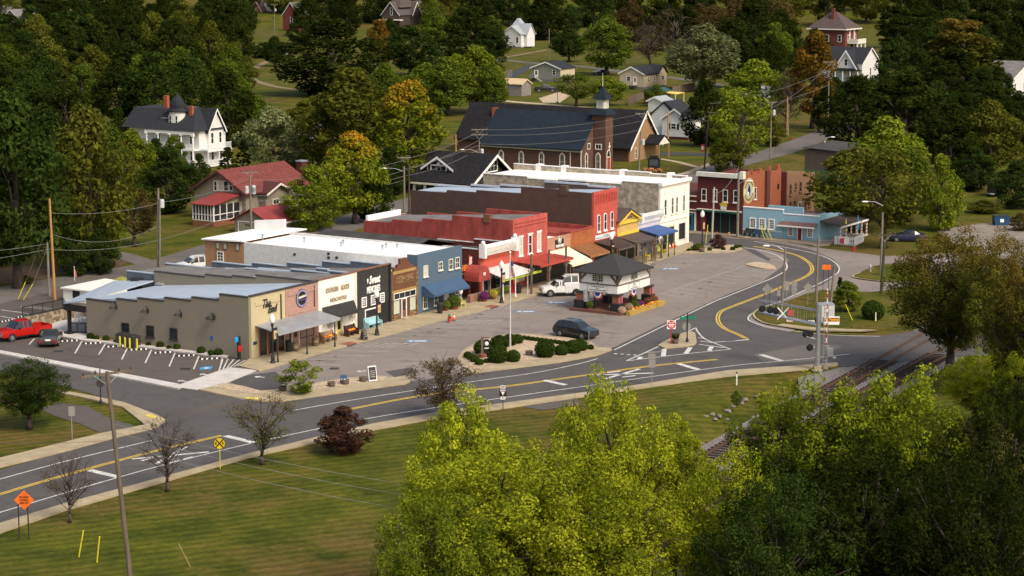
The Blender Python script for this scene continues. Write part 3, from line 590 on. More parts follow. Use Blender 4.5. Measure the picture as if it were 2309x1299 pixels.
def shop(name,label,sl,sr,depth,hf,left,fm,sm,rm,right=None,coping=None,drop=0.14,hfr=None,roofz=None,front_pts=None):
    """a row building: front wall, stepped side walls, rear wall, roof behind the parapets.
    left/right: steps [(distance back, height), ...] from the street to the rear"""
    F=Frame(F0.w(sl,0)); W=sr-sl; t=thing(name,label,"shop",F.o,TH,"shops of the old brick row"); T=0.28; hfr=hf if hfr is None else hfr
    pts=front_pts or [(0,0),(W,0),(W,hfr),(0,hf)]
    MB().prism([(x,0,z) for x,z in pts],(0,T,0)).build("front_wall",fm,t)
    right=right or left
    def side(steps,x,nm):
        poly=[(T,0),(depth,0)]
        for i in range(len(steps)-1,-1,-1):
            d1,z=steps[i]; d0=steps[i-1][0] if i else T
            poly+=[(d1,z),(d0,z)]
        MB().prism([(x,y,z) for y,z in poly],(T,0,0)).build(nm,sm,t)
        if coping:
            b=MB(); d0=T
            for d1,z in steps: b.box(x-.05,x+T+.05,d0+.003,d1+.02,z,z+.09); d0=d1
            b.build("coping",coping,t)
    side(left,0,"side_wall"); side(right,W-T,"side_wall")
    zb=left[-1][1]; MB().box(T,W-T,depth-T,depth,0,zb-.3).build("rear_wall",sm,t)
    zf_,zb_=roofz or (min(s[1] for s in left[:1]+right[:1])-drop,min(left[-1][1],right[-1][1])-drop)
    MB().prism([(T,T,zf_),(T,depth-T,zb_),(T,depth-T,zb_-.2),(T,T,zf_-.2)],(W-2*T,0,0)).build("roof",rm,t)
    return t,F,W,Face(F,t,'y',0),Face(F,t,'x',0)
def awning(t,F,back,outer,dep,m,ribs=0,nm="awning",thick=0.07,posts=(),pm=None,pr=0.06,ribm=None,c=0.0,posttop=None):
    """sloping roof from the wall (y = c) out to y = c - dep; back, outer: ((picture left), (picture right))"""
    (x0,z0),(x1,z1)=F.on_y(back[0],c),F.on_y(back[1],c); (x2,z2),(x3,z3)=F.on_y(outer[0],c-dep),F.on_y(outer[1],c-dep)
    zb,zo=(z0+z1)/2,(z2+z3)/2; y=c-dep
    b=MB(); b.prism([(x0,c,zb),(x1,c,zb),(x3,y,zo),(x2,y,zo)],(0,0,-thick)); a=b.build(nm,m,t)
    if ribs:
        b=MB()
        for k in range(ribs+1):
            f=k/ribs; p=Vector((x0+(x1-x0)*f,c,zb+.012)); q=Vector((x2+(x3-x2)*f,y,zo+.012))
            b.cyl(p,q,.028,.028,4)
        b.build("ribs",ribm or m,a)
    MB().box(min(x2,x3),max(x2,x3),y-.03,y+.05,zo-.22,zo-thick-.004).build("fascia",ribm or m,a)
    for px in posts:
        xx=F.on_y(px,y+.15)[0]; post=MB(); top=posttop if posttop else zo-thick
        post.cyl((xx,y+.18,.14),(xx,y+.18,top),pr,pr*.9,8).cyl((xx,y+.18,.14),(xx,y+.18,.55),pr*1.9,pr*1.2,8); post.build("post",pm or IRON,t)
    return zb,zo
def bx(t,nm,m,x0,x1,y0,y1,z0,z1): return MB().box(x0,x1,y0,y1,z0,z1).build(nm,m,t)
def steps_from(F,x,pts):
    """side-wall steps from picture points: the street end first"""
    return [F.on_x(p,x) for p in pts]
# ------------------------------------------------------------------ the row of shops
METAL_BLUE=mat("blue_grey_metal_roof",(0.36,0.42,0.50),0.45,0.12,0.5,spec=0.4,stretch=(1,6,1))
DBLUE=mat("slate_coated_wall",(0.10,0.125,0.155),0.7,0.2,0.7)
WROOF=mat("white_roof_membrane",(0.80,0.79,0.77),0.6,0.06,0.4)
GTAR=mat("dark_tar_roof",(0.055,0.052,0.050),0.9,0.3,0.5)
GREYROOF=mat("grey_roof",(0.17,0.16,0.155),0.9,0.25,0.6)
# 1 The End
g_side=brick("grey_painted_brick",(0.225,0.20,0.155),(0.20,0.178,0.138),(0.18,0.16,0.125),0.24,wear=(0.24,0.215,0.17),wearamt=0.4)
g_front=mat("cream_painted_brick",(0.47,0.40,0.235),0.85,0.08,2,stretch=(1,1,5))
pink=brick("pink_brick",(0.30,0.13,0.10),(0.40,0.22,0.18),(0.42,0.34,0.29),0.26,wear=(0.36,0.20,0.16),wearamt=0.5)
s1=S((645,789)); s2=S((718.6,770)); dd=[F0.on_x(p)[0] for p in ((494,664),(431.4,671),(370,672),(309.5,673),(261.7,674),(194,675))]
zz=[F0.on_x(p)[1] for p in (ZC(235,797),ZB(1868,133),ZB(1603,138),ZB(1340,142),ZB(1133,148),ZB(840,150))]
hf=F0.on_y((565.5,669))[1]
rt1=[(d_,F0.on_x(p,s2)[1]) for d_,p in zip((4.5,7.5,10.5,14,dd[-1]),(ZC(900,640),ZC(690,617),ZC(505,627),ZC(285,620),ZC(55,620)))]
left=list(zip(dd,[zz[0],zz[1],zz[2],zz[3],zz[4],zz[5]]))
t,F,W,fr,sd_=shop("grey_brick_shop","tan and grey painted brick end shop lettered The End with five wall lamps",0,s2,dd[-1],hf,left,g_front,g_side,METAL_BLUE,coping=mat("dark_coping",(0.05,0.04,0.04),0.6),drop=0.05,right=rt1,roofz=(hf-.1,left[-1][1]-.02))
END=(t,F,W)
panel(fr,(s1,W-.02,0.1,hf-.12),pink,"brick_bay",0,0.06)
panel(fr,(-0.02,W,hf-.02,hf+.1),MATS["dark_coping"],"front_coping",-.28,0.1)
for r in ((.7,s1-.9,hf-1.0,hf-.62),): panel(fr,r,g_front,"recess_band",0,.08)
panel(fr,(s1-.75,s1-.63,hf-3.3,hf-.4),MATS["dark_coping"],"downpipe",0,.1); panel(fr,(W-.75,W-.65,hf-2.4,hf-.3),MATS["dark_coping"],"downpipe",0.06,.14)
for r in ((s1+.35,W-.6,hf-.75,hf-.45),(s1+.3,W-.4,3.35,3.6)): panel(fr,r,pink,"brick_band",.06,.13)
text(fr,fr.rect(XE,195,310,240,370),"The",IRON,0.35,ext=.03); text(fr,fr.rect(XE,270,410,330,440),"End",IRON,0.35,ext=.03)
# round badge on the brick bay
(a,h),= [fr.at(XE(770,208))]; b=MB(); b.cyl((a,-.06,h),(a,-.13,h),.88,.88,24); q=b.build("round_sign",BLACK,t)
MB().cyl((a,-.12,h),(a,-.145,h),.84,.84,24).build("sign_ring",mat("lilac_ring",(.30,.25,.45),.6),q); MB().cyl((a,-.13,h),(a,-.16,h),.66,.66,24).build("sign_disc",BLACK,q)
MB().prism([(a-.6,-.163,h-.02),(a+.62,-.163,h+.1),(a+.62,-.163,h+.3),(a-.1,-.163,h+.24),(a-.6,-.163,h+.2)],(0,-.02,0)).build("sign_mark",mat("silver_mark",(.55,.52,.42),.5),q)
MB().box(a-.62,a+.62,-.19,-.165,h-.2,h-.1).build("sign_stripe",mat("violet",(.12,.08,.22),.5),q)
# glazing under the tin awning
for x0,x1 in ((1.15,2.15),(2.45,3.6),(3.9,4.7)): window(fr,(x0,x1,.16,2.75),mat("copper_brown",(.34,.12,.06),.6),rows=1,fw=.07,nm="shop_window")
panel(fr,(.95,s1-.2,2.85,3.1),IRON,"lintel",0,.12)
door(fr,(s1+.9,s1+1.9,.15,2.4),IRON); window(fr,(s1+2.2,W-.9,.9,2.5),IRON,rows=1,nm="shop_window")
panel(fr,(s1+.5,s1+.62,.14,2.9),TIMBER,"post",.06,.18)
TIN=mat("ribbed_tin",(0.40,0.42,0.45),0.4,0.14,0.8,metal=0.3,spec=0.5)
awning(t,F,(XE(100,618),XE(1000,382)),(XE(440,742),XE(1345,487)),3.4,TIN,26,posts=[XE(437,1140),XE(865,1020),XE(1272,915)],pm=IRON,ribm=TIN)
# side wall: lamps, small windows, blue sign
for zf,x,y in ((ZB,1137,228),(ZB,1446,264),(ZB,1770,300),(ZB,2078,332),(ZC,190,1020)):
    d,z=sd_.at(zf(x,y)); b=MB(); b.tube([(0,d,z+.1),(-.12,d,z+.42),(-.42,d,z+.5),(-.62,d,z+.32)],.035,6).lathe([(.05,.34),(.12,.22),(.34,.05),(.34,0),(.1,.12)],(-.62,d,z-.02),12).box(-.06,0,d-.1,d+.1,z-.2,z+.2)
    b.build("wall_lamp",IRON,t)
for x0,x1,y0,y1 in ((1193,1257,382,478),(1435,1500,408,505),(1663,1728,432,530)):
    window(sd_,sd_.rect(ZB,x0,x1,y0,y1),IRON,rows=1,fw=.05,sill=.12)
r=sd_.rect(ZB,1045,1128,405,520); panel(sd_,(r[0],r[1],.2,r[3]),g_side,"bricked_doorway",0,.025)
panel(sd_,sd_.rect(ZC,150,174,1198,1238),mat("sign_blue",(.03,.10,.42),.5),"access_sign",0,.04)
q=panel(fr,fr.rect(XE,70,122,852,896),mat("number_plate_blue",(.02,.03,.09),.5),"number_plate",0,.04)
# roof plant
for zf,x,y,kind in ((ZA,1345,1155,0),(ZA,1585,1180,1),(ZA,1820,1180,2)):
    p=F.on_z(zf(x,y),3.4); m=(IRON,TIN,WHITE)[kind]; b=MB()
    if kind==0: b.box(p[0]-.5,p[0]+.5,p[1]-.5,p[1]+.5,3.2,4.35)
    elif kind==1: b.box(p[0]-.2,p[0]+.2,p[1]-.2,p[1]+.2,3.1,3.9).box(p[0]-.5,p[0]+.5,p[1]-.4,p[1]+.4,3.9,4.1)
    else: b.lathe([(.25,0),(.25,.45),(.42,.46),(.42,1.1),(.2,1.2)],(p[0],p[1],3.0),12)
    b.build(("air_conditioner","vent_hood","roof_fan")[kind],m,t)
# 2 Southern Goods Mercantile
s3=S((804,749)); dB=dd[-1]
wf=mat("white_stucco",(0.80,0.77,0.69),0.7,0.06,1)
hf2=fr.at(ZC(1205,661))[1]; rt=[(3,hf2-.15),(8,hf2-.4),(14,hf2-.8),(dB+4,hf2-1.2)]
PIP=mat("rusty_edge",(.22,.10,.06),.8)
t,F,W,fr,sd_=shop("white_shop","white shop front lettered Southern Goods Mercantile with a black awning",s2,s3,dB+4,hf2,rt,wf,DBLUE,GREYROOF,coping=METAL_BLUE,hfr=hf2+.05)
panel(fr,(0,W,hf2-.02,hf2+.09),PIP,"coping",-.28,.08)
tan_ink=mat("tan_lettering",(.36,.28,.17),.7)
text(fr,fr.rect(XE,1128,1312,72,148),"SOUTHERN",tan_ink); text(fr,fr.rect(XE,1350,1472,22,98),"GOODS",tan_ink); text(fr,fr.rect(XE,1195,1435,215,275),"MERCANTILE",tan_ink)
panel(fr,(.1,W-.1,fr.at(XE(1100,180))[1]-.02,fr.at(XE(1100,180))[1]+.02),TRIM,"siding_joint",0,.02); panel(fr,(W-.25,W+.05,.1,hf2),TRIM,"pilaster",0,.08)
awning(t,F,(XE(1080,350),XE(1540,238)),(XE(1190,500),XE(1598,398)),1.2,mat("black_awning",(.028,.027,.027),.6),18,ribm=mat("charcoal_rib",(.06,.058,.056),.5))
door(fr,fr.rect(XE,1280,1362,520,780),mat("butter_yellow",(.66,.50,.16),.6),TRIM)
for cx,cy in ((1195,585),(1512,475)):     # web decorations
    a,h=fr.at(XE(cx,cy)); b=MB()
    for k in range(8): b.cyl((a,-.05,h),(a+.52*math.cos(k*math.pi/4),-.05,h+.52*math.sin(k*math.pi/4)),.014,.014,4)
    for rr in (.2,.36,.5): b.tube([(a+rr*math.cos(k*math.pi/4),-.05,h+rr*math.sin(k*math.pi/4)) for k in range(9)],.012,4)
    b.build("web_decoration",IRON,t)
b=MB(); rgx=random.Random(5)
for k in range(60):
    f=rgx.random(); a=fr.at(XE(1270+170*f,0))[0]; hh=2.75+rgx.uniform(-.15,.15) if f<.75 else rgx.uniform(2.0,2.9); b.ball((a,-.12+rgx.uniform(-.06,.06),hh),.09,.09,.07,5,3)
b.build("orange_garland",mat("orange_leaves",(.72,.19,.02),.8,.3,5),t)
# 3 Sweet Memories
s4=S((881,731)); ch=boards("charcoal_siding",(.040,.040,.040),(.028,.028,.028),.3); hf3=fr.at(ZC(1577,574))[1]; d3=dB+1.5
F_=Frame(F0.w(s3,0)); w3=s4-s3; d3=max(F_.on_x(ZC(180,476),w3)[0],F_.on_x(ZA(1700,992),0)[0])
st3=[(3.5,hf3-.25)]+[(a_,b_) for a_,b_ in (F_.on_x(p_,0) for p_ in (ZC(1180,545),ZC(612,545),ZC(290,549)))]+[(d3,F_.on_x(ZA(1750,990),0)[1])]
rt3=[(3.5,hf3-.1)]+[F_.on_x(p_,w3) for p_ in (ZC(1530,470),ZC(1253,472),ZC(912,485),ZC(570,487),ZC(180,476))]
t,F,W,fr,sd_=shop("charcoal_shop","charcoal shop front lettered Sweet Memories with a pale blue bench",s3,s4,d3,hf3,st3,ch,DBLUE,GREYROOF,coping=METAL_BLUE,right=rt3,roofz=(hf3-.4,st3[-1][1]-.5))
panel(fr,(0,W,hf3-.02,hf3+.08),PIP,"coping",-.28,.09)
text(fr,fr.rect(ZC,1692,1800,622,705),"Sweet",WHITE,.3,ext=.02); text(fr,fr.rect(ZC,1672,1800,728,795),"MEMORIES",WHITE,ext=.02)
a,h=fr.at(ZC(1680,668)); b=MB(); b.ball((a,-.07,h+.12),.14,.03,.14,10,6).prism([(a-.14,-.05,h+.1),(a+.14,-.05,h+.1),(a,-.05,h-.3)],(0,-.03,0)); b.build("cone_emblem",WHITE,t)
for x0,x1,y0,y1 in ((1655,1725,210,345),(1790,1860,175,310),(1920,1985,143,275)): window(fr,fr.rect(XE,x0+8,x1-8,y0+8,y1-8),WHITE,cols=3,rows=4,fw=.1)
window(fr,fr.rect(XE,1712,1868,395,505),WHITE,rows=1,fw=.12,nm="shop_window"); panel(fr,fr.rect(XE,1605,1692,395,700),boards("charcoal_door",(.05,.05,.05),(.035,.035,.035),.2,0),"door",0,.05)
panel(fr,fr.rect(XE,1895,2055,292,590),BLACK,"doorway",0,.03); panel(fr,(W-.3,W+.02,.1,hf3+.1),BLACK,"corner_post",0,.14)
# 4 checkered brick
s5=S((942.4,713)); cb=brick("checker_brick",(.11,.045,.025),(.38,.27,.12),(.16,.10,.06),.30,wear=(.10,.04,.02),wearamt=.25)
db_=brick("brown_brick_front",(.17,.070,.038),(.135,.055,.03),(.13,.07,.045),.24)
W4=s5-s4; h4=fr.at(ZD(97,580))[1]; pk=h4+1.15
pts=[(0,0),(W4,0),(W4,h4),(W4*.86,h4),(W4*.86,h4+.3),(W4*.74,h4+.3),(W4*.74,h4+.6),(W4*.63,h4+.6),(W4*.63,pk),(W4*.37,pk),(W4*.37,h4+.6),(W4*.26,h4+.6),(W4*.26,h4+.3),(W4*.14,h4+.3),(W4*.14,h4),(0,h4)]
t,F,W,fr,sd_=shop("stepped_brick_shop","small brown brick shop with stepped gable and yellow brick patterns",s4,s5,9,h4,[(9,h4-.4)],db_,db_,WROOF,front_pts=pts,drop=.2)
yb_=brick("yellow_brick",(.42,.27,.09),(.36,.22,.07),(.30,.22,.1),.22)
for zr,m in (((.45,W-.4,h4-.32,h4-.02),yb_),((.3,W-.3,2.95,3.2),yb_),((1.0,W-.8,h4-1.35,h4-.6),cb)): panel(fr,zr,m,"brick_pattern",0,.04)
for x in (.0,W-.28): panel(fr,(x,x+.28,.1,h4),cb,"brick_quoins",0,.045)
window(fr,(.6,W-.5,2.3,2.85),TRIM,cols=4,rows=1,nm="transom")
gl2=SHADE
window(fr,(.45,1.55,.75,2.15),IRON,gl2,rows=1,fw=.06,nm="shop_window"); window(fr,(W-1.55,W-.45,.75,2.15),IRON,gl2,rows=1,fw=.06,nm="shop_window")
door(fr,(1.95,2.65,.2,2.15),mat("brown_door",(.16,.09,.05),.6),WHITE)
for x0,x1 in ((.4,1.6),(W-1.6,W-.4)): panel(fr,(x0,x1,.14,.68),cb,"stall_riser",0,.06)
bx(t,"step",CONC,1.6,3.0,-.7,0,.14,.26)
# 5 blue building
s6=S((1042,690)); bl=mat("slate_blue_brick",(.080,.125,.175),.75,.10,3,stretch=(1,1,4)); h5=fr.at(ZD(357,413))[1]
Fb=Frame(F0.w(s5,0)); dw=Fb.on_x(ZC(475,290))[0]; dr=Fb.on_x(ZC(95,268))[0]; zr=Fb.on_x(ZC(475,288))[1]; zrr=Fb.on_x(ZC(95,262))[1]
wb=boards("white_panel_wall",(.62,.62,.61),(.52,.52,.52),.9,0,strength=.15)
t,F,W,fr,sd_=shop("blue_building","slate blue two storey building with blue canvas awning and white roof",s5,s6,dw,h5,[(1.3,h5),(dw,zr)],bl,wb,WROOF,drop=.06,right=[(dw,h5-.3)],roofz=(h5-.35,zr-.12))
MB().prism([(-.004,.0,0),(-.004,1.3,0),(-.004,1.3,h5+.002),(-.004,0,h5+.002)],(-.01,0,0)).build("side_return",bl,t)
wood=boards("brown_board_cladding",(.33,.185,.10),(.27,.15,.08),.35,0)
MB().box(0,11,dw,dr,0,zrr-.05).build("rear_wing",wood,t); MB().prism([(-.3,dw,zr+.05),(-.3,dr+.3,zrr),(-.3,dr+.3,zrr+.14),(-.3,dw,zr+.2)],(11.5,0,0)).build("rear_roof",WROOF,t)
MB().prism([(8.4,dr-.2,zrr),(8.4,dw+1,zr),(8.4,dw+1,zr+1.5),(8.4,dr-.2,zrr+1.2)],(.3,0,0)).build("parapet",WROOF,t)
for x0,x1,y0,y1 in ((210,238,290,345),(280,310,300,350),(402,430,300,362)): window(sd_,sd_.rect(ZC,x0,x1,y0,y1),TIMBER,SHADE,rows=1,fw=.05)
window(sd_,sd_.rect(ZC,222,272,382,465),WHITE,rows=3,cols=2)
for x,y in ((660,255),(1065,285),(1445,310),(1425,330),(1865,345),(1828,362),(1972,352)):
    p=F.on_z(ZC(x,y),zr); MB().cyl((p[0],p[1],zr-.4),(p[0],p[1],zr+.4),.07,.07,6).lathe([(.05,0),(.16,.05),(.16,.14),(.04,.2)],(p[0],p[1],zr+.36),8).build("roof_vent",STEEL,t)
for x,y in ((972,405),(1303,398),(1305,436),(1384,436)):
    q=sd_.at(ZC(x,y)); panel(sd_,(q[0]-.16,q[0]+.16,q[1]-.12,q[1]+.12),IRON,"vent_hole",0,.05)
for x0,x1,y0,y1 in ((411,447,525,622),(558,590,487,558),(658,690,460,553),(722,755,442,538)): window(fr,fr.rect(ZD,x0,x1,y0,y1),TRIM,SHADE if x0<500 else GLASS,cols=2,rows=2,fw=.07,sill=.08)
for x0,x1,y0,y1 in ((408,440,818,933),(515,545,817,900),(720,747,757,843)): window(fr,fr.rect(ZD,x0,x1,y0,y1),TRIM,cols=2,rows=2,fw=.07,sill=.08)
door(fr,fr.rect(ZD,610,648,782,930),WHITE,TRIM,False)
q=fr.at(ZD(772,765)); MB().cyl((q[0],-.02,q[1]),(q[0],-.08,q[1]),.34,.34,16).build("round_sign",WHITE,t)
cv=mat("blue_canvas",(.045,.090,.165),.75,.1,2)
zb,zo=awning(t,F,(ZD(405,712),ZD(775,622)),(ZD(515,808),ZD(862,712)),1.6,cv,0)
x0=F.on_y(ZD(405,712))[0]; x2=F.on_y(ZD(515,808),-1.6)[0]; MB().prism([(x2-.02,0,zb),(x2-.02,-1.6,zo),(x2-.02,-1.6,zo-.3),(x2-.02,0,zo-.3)],(.03,0,0)).build("awning_cheek",cv,t)
# 6 dark red link with deck and barrel canopy
s7=S((1083.5,674)); dk=brick("dark_red_brick",(.13,.032,.024),(.105,.026,.02),(.09,.03,.025),.24)
F=Frame(F0.w(s6,0)); W=s7-s6; t=thing("entrance_court","narrow dark red entrance with barrel canopy and railed deck","entrance",F.o,TH)
bx(t,"rear_wall",dk,0.02,W-.02,7,7.3,0,5.2); fr=Face(F,t,'y',0)
bx(t,"deck",TIMBER,.05,W*.62,.5,6.9,3.0,3.15); bx(t,"railing",IRON,.05,W*.62,.45,.52,4.0,4.08)
b=MB()
for k in range(9): x=.08+k*W*.6/8; b.box(x,x+.03,.46,.51,3.15,4.0)
b.build("baluster",IRON,t)
for x in (.12,W*.6): bx(t,"post",mat("red_post",(.30,.075,.05),.7),x,x+.16,.45,.61,.14,4.9 if x>1 else 4.4)
rc=mat("dark_red_canvas",(.33,.055,.045),.75); b=MB(); rr=W*.30; cxx=W*.58; zc=2.9
prof=[(cxx-rr,2.35)]+[(cxx+rr*math.cos(math.pi-k*math.pi/8),zc+rr*math.sin(math.pi-k*math.pi/8)) for k in range(9)]+[(cxx+rr,2.35)]
b.prism([(x,-1.5,z) for x,z in prof],(0,1.9,0)); can=b.build("barrel_canopy",rc,t)
fc2=Face(F,t,'y',-1.5); text(fc2,(cxx-.25,cxx+.25,2.85,3.25),"W",WHITE,par=t,o=.02)
for x in (cxx-rr+.05,cxx+rr-.1): bx(t,"canopy_post",IRON,x,x+.06,-1.45,-1.39,.14,2.4)
b=MB()
for k in range(70): b.ball((rgx.uniform(.1,W*.62),.4+rgx.uniform(-.1,.1),3.75+rgx.uniform(-.3,.25)),.1,.1,.08,5,3)
b.build("orange_garland",MATS["orange_leaves"],t)
bx(t,"planter_wall",brick("planter_brick",(.26,.11,.07),(.32,.16,.10),(.3,.22,.17),.24),.25,W-.2,-.9,-.5,.14,.95); bx(t,"door",BLACK,cxx-.5,cxx+.5,6.9,6.99,.1,2.3)
# little flag on the deck
fl=thing("deck_flag","small striped flag hung on the deck railing","flag",F.w(W*.42,.35,3.6),TH)
MB().cyl((0,0,0),(.2,-.3,1.3),.02,.02,6).build("flag_stick",WHITE,fl)
for k in range(7): MB().prism([(.02+k*.085,-.25,.35+.02*k),(.105+k*.085,-.25,.37+.02*k),(.105+k*.085,-.27,1.25),(.02+k*.085,-.27,1.25)],(0,.012,0)).build("stripe",WHITE if k % 2 else mat("flag_red",(.5,.03,.04),.8),fl)
# 7 red shop with white cornice
s8=S((1157,655)); rp=mat("red_painted_brick",(.47,.085,.055),.8,.10,2.5,stretch=(1,1,4)); fr=Face(Frame(F0.w(s7,0)),None); h7=fr.at(ZD(985,350))[1]; W7=s8-s7
t,F,W,fr,sd_=shop("red_corniced_shop","bright red single storey shop with white cornice and white porch roof",s7,s8,16,h7,[(5,h7-.1),(10,h7-.5),(16,h7-.9)],rp,dk,GTAR,coping=mat("pale_coping",(.55,.55,.55),.6),drop=.5)
cz=fr.at(ZD(978,430))[1]; b=MB(); b.prism([(-.05,0,cz),(-.05,0,h7+.35),(-.05,-.55,h7+.35),(-.05,-.55,h7+.1),(-.05,-.22,cz+.35),(-.05,-.12,cz)],(W+.1,0,0)); cor=b.build("cornice",WHITE,t)
b=MB()
for k in range(26): x=.2+k*(W-.4)/25; b.box(x-.05,x+.05,-.62,-.3,cz+.42,cz+.62)
b.build("cornice_dentil",TRIM,cor)
for x in (-.12,W-.28): MB().box(x,x+.4,-.66,.1,cz-.1,h7+.55).ball((x+.2,-.3,h7+.7),.24,.24,.24,8,6).build("cornice_end",WHITE,t)
b=MB()
for k in range(24): x=.15+k*(W-.3)/23; b.box(x-.06,x+.06,-.14,0,cz-.45,cz-.05)
b.build("brick_dentil",rp,t)
lime=mat("lime_paint",(.42,.52,.05),.7); zb,zo=awning(t,F,(VE(352,452),VE(910,300)),(VE(765,618),VE(1385,462)),3.1,mat("white_tin",(.62,.60,.57),.5,.1,1),16,posts=[VE(788,1160),VE(1047,1085),VE(1302,1010)],pm=WHITE,ribm=WHITE)
bx(t,"frieze",lime,.3,W+1.2,-3.0,-2.92,zo-.5,zo-.24)
for x0,x1 in ((.5,1.5),(1.9,3.9),(4.3,W-.3)): window(fr,(x0,x1,.75,2.55),WHITE,rows=1,nm="shop_window"); panel(fr,(x0,x1,.14,.6),lime,"stall_riser",0,.08)
door(fr,(1.56,1.84,.14,2.4),lime)
# 8 red two storey
s9=S((1234,633)); fr=Face(Frame(F0.w(s8,0)),None); h8=fr.at(ZD(1288,70))[1]; F_=Frame(F0.w(s8,0)); h8r=F_.on_y(ZD(1617,-5))[1]
st8=steps_from(F_,0,[(1019,493.2),(952,495.7),(884,498.3),(820,499.8)]); D8=st8[-1][0]; zs=[h8-.05]+[F_.on_x(p)[1] for p in ((985,495),(918,497.5),(850,500))]
st8=[(st8[i][0],zs[i]) for i in range(4)]
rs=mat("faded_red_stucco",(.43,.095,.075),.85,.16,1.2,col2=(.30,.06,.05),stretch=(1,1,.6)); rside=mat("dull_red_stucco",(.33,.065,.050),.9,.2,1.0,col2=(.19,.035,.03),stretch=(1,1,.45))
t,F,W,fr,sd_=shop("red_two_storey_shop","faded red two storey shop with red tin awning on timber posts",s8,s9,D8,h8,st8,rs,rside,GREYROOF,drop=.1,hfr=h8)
for z in (h8-.5,h8-.9): panel(fr,(.3,W-.3,z,z+.1),rs,"brick_band",0,.09)
for x0,x1,y0,y1 in ((1347,1372,250,412),(1436,1463,225,392),(1523,1550,200,367)): window(fr,fr.rect(ZD,x0,x1,y0,y1),WHITE,SHADE if x0!=1436 else GLASS,rows=2,fw=.12,sill=.12,lintel=.16)
RT=mat("red_tin",(.40,.065,.045),.6,.16,.8); awning(t,F,(ZD(1288,480),ZD(1640,388)),(ZD(1555,522),ZD(1875,432)),3.6,RT,14,nm="awning",posts=[],ribm=RT)
for p in (ZE(563,1240),ZE(725,1180),ZE(880,1130)):
    x=F.on_y((p[0],p[1]),-3.5)[0]; bx(t,"post",TIMBER,x-.09,x+.09,-3.55,-3.37,.14,4.6)
    b=MB(); b.cyl((x,-3.46,2.0),(x+.6,-3.46,2.9),.06).cyl((x,-3.46,2.0),(x-.6,-3.46,2.9),.06); b.build("brace",TIMBER,t)
bay=mat("cream_panel",(.52,.50,.30),.7)
panel(fr,(.3,2.4,.8,2.6),bay,"shop_window",0,.06); panel(fr,(2.4,W-.2,.14,2.8),BLACK,"shaded_front_panel",0,.03); panel(fr,(.2,2.5,.14,.75),rside,"stall_riser",0,.1); panel(fr,(2.45,2.75,.14,2.8),RT,"pier",.03,.16)  # open front's shade under the awning painted as a flat black panel
p=st8; cz_=F.on_x(ZD(1035,30)); bx(t,"chimney",brick("brown_chimney",(.20,.09,.05),(.16,.07,.04),(.15,.1,.07),.24),-.1,.5,cz_[0]-.4,cz_[0]+.5,h8-.5,h8+.35)
bx(t,"white_parapet",WROOF,.35,W-.3,D8-.34,D8-.05,h8-3,st8[-1][1]+.55)
# 9 small brick shop with white awning
s10=S((1286,620)); sh=brick("pinkish_brick",(.34,.15,.095),(.42,.21,.12),(.36,.24,.17),.24,wear=(.45,.25,.18),wearamt=.5); F_=Frame(F0.w(s9,0)); h9=F_.on_y(ZE(712,727))[1]
t,F,W,fr,sd_=shop("horse_sign_shop","low brick shop with black Iron Horse sign and cream awning",s9,s10,15,h9,[(15,h9-.2)],sh,rside,WROOF,drop=.25)
r=fr.rect(ZE,777,853,738,818); q=panel(fr,r,BLACK,"sign_board",0,.06)
text(fr,(r[0]+.05,r[1]-.05,r[2]+.08,r[2]+.42),"THE IRON HORSE",WHITE,o=.07); a=(r[0]+r[1])/2; b=MB(); b.tube([(a+.36*math.cos(k*math.pi/8),-.075,r[2]+.98+.42*math.sin(k*math.pi/8)) for k in range(17)],.03,5); b.ball((a+.02,-.07,r[2]+.95),.18,.03,.24,8,6).build("sign_emblem",WHITE,q)
CT=mat("cream_tin",(.72,.66,.50),.6,.08,1); awning(t,F,(ZE(720,845),ZE(905,800)),(ZE(935,968),ZE(1118,915)),4.0,CT,0,posts=[ZE(950,1090),ZE(1100,1050)],pm=TIMBER)
panel(fr,(.2,W-.1,.14,2.7),BLACK,"shaded_front_panel",0,.03)  # black panel holds the shade beneath the awning in its colour
# 10 orange brick with rusty awning
s11=S((1338,606)); ob=mat("orange_brick_wash",(.36,.125,.045),.9,.2,1.0,col2=(.25,.07,.025)); F_=Frame(F0.w(s10,0)); h10=F_.on_y(ZE(925,665))[1]
t,F,W,fr,sd_=shop("rust_awning_shop","low orange brick shop with rusty ribbed tin awning",s10,s11,15,h10,[(1.5,h10),(15,h10-.25)],ob,rside,rside,drop=.3,right=[(15,h10+.15)])
RTIN=mat("rusty_tin",(.30,.15,.06),.75,.3,1.2,col2=(.19,.075,.03),stretch=(2,.6,1)); awning(t,F,(VA(850,745),VA(1440,575)),(VA(1430,1005),VA(1985,850)),3.4,RTIN,16,posts=[ZE(1110,1010),ZE(1270,960)],pm=TIMBER,ribm=RTIN)
panel(fr,(.2,W-.2,.14,2.6),GLASS,"shop_window",0,.05); panel(fr,(0,W,h10-.02,h10+.1),rside,"coping",-.28,.08)
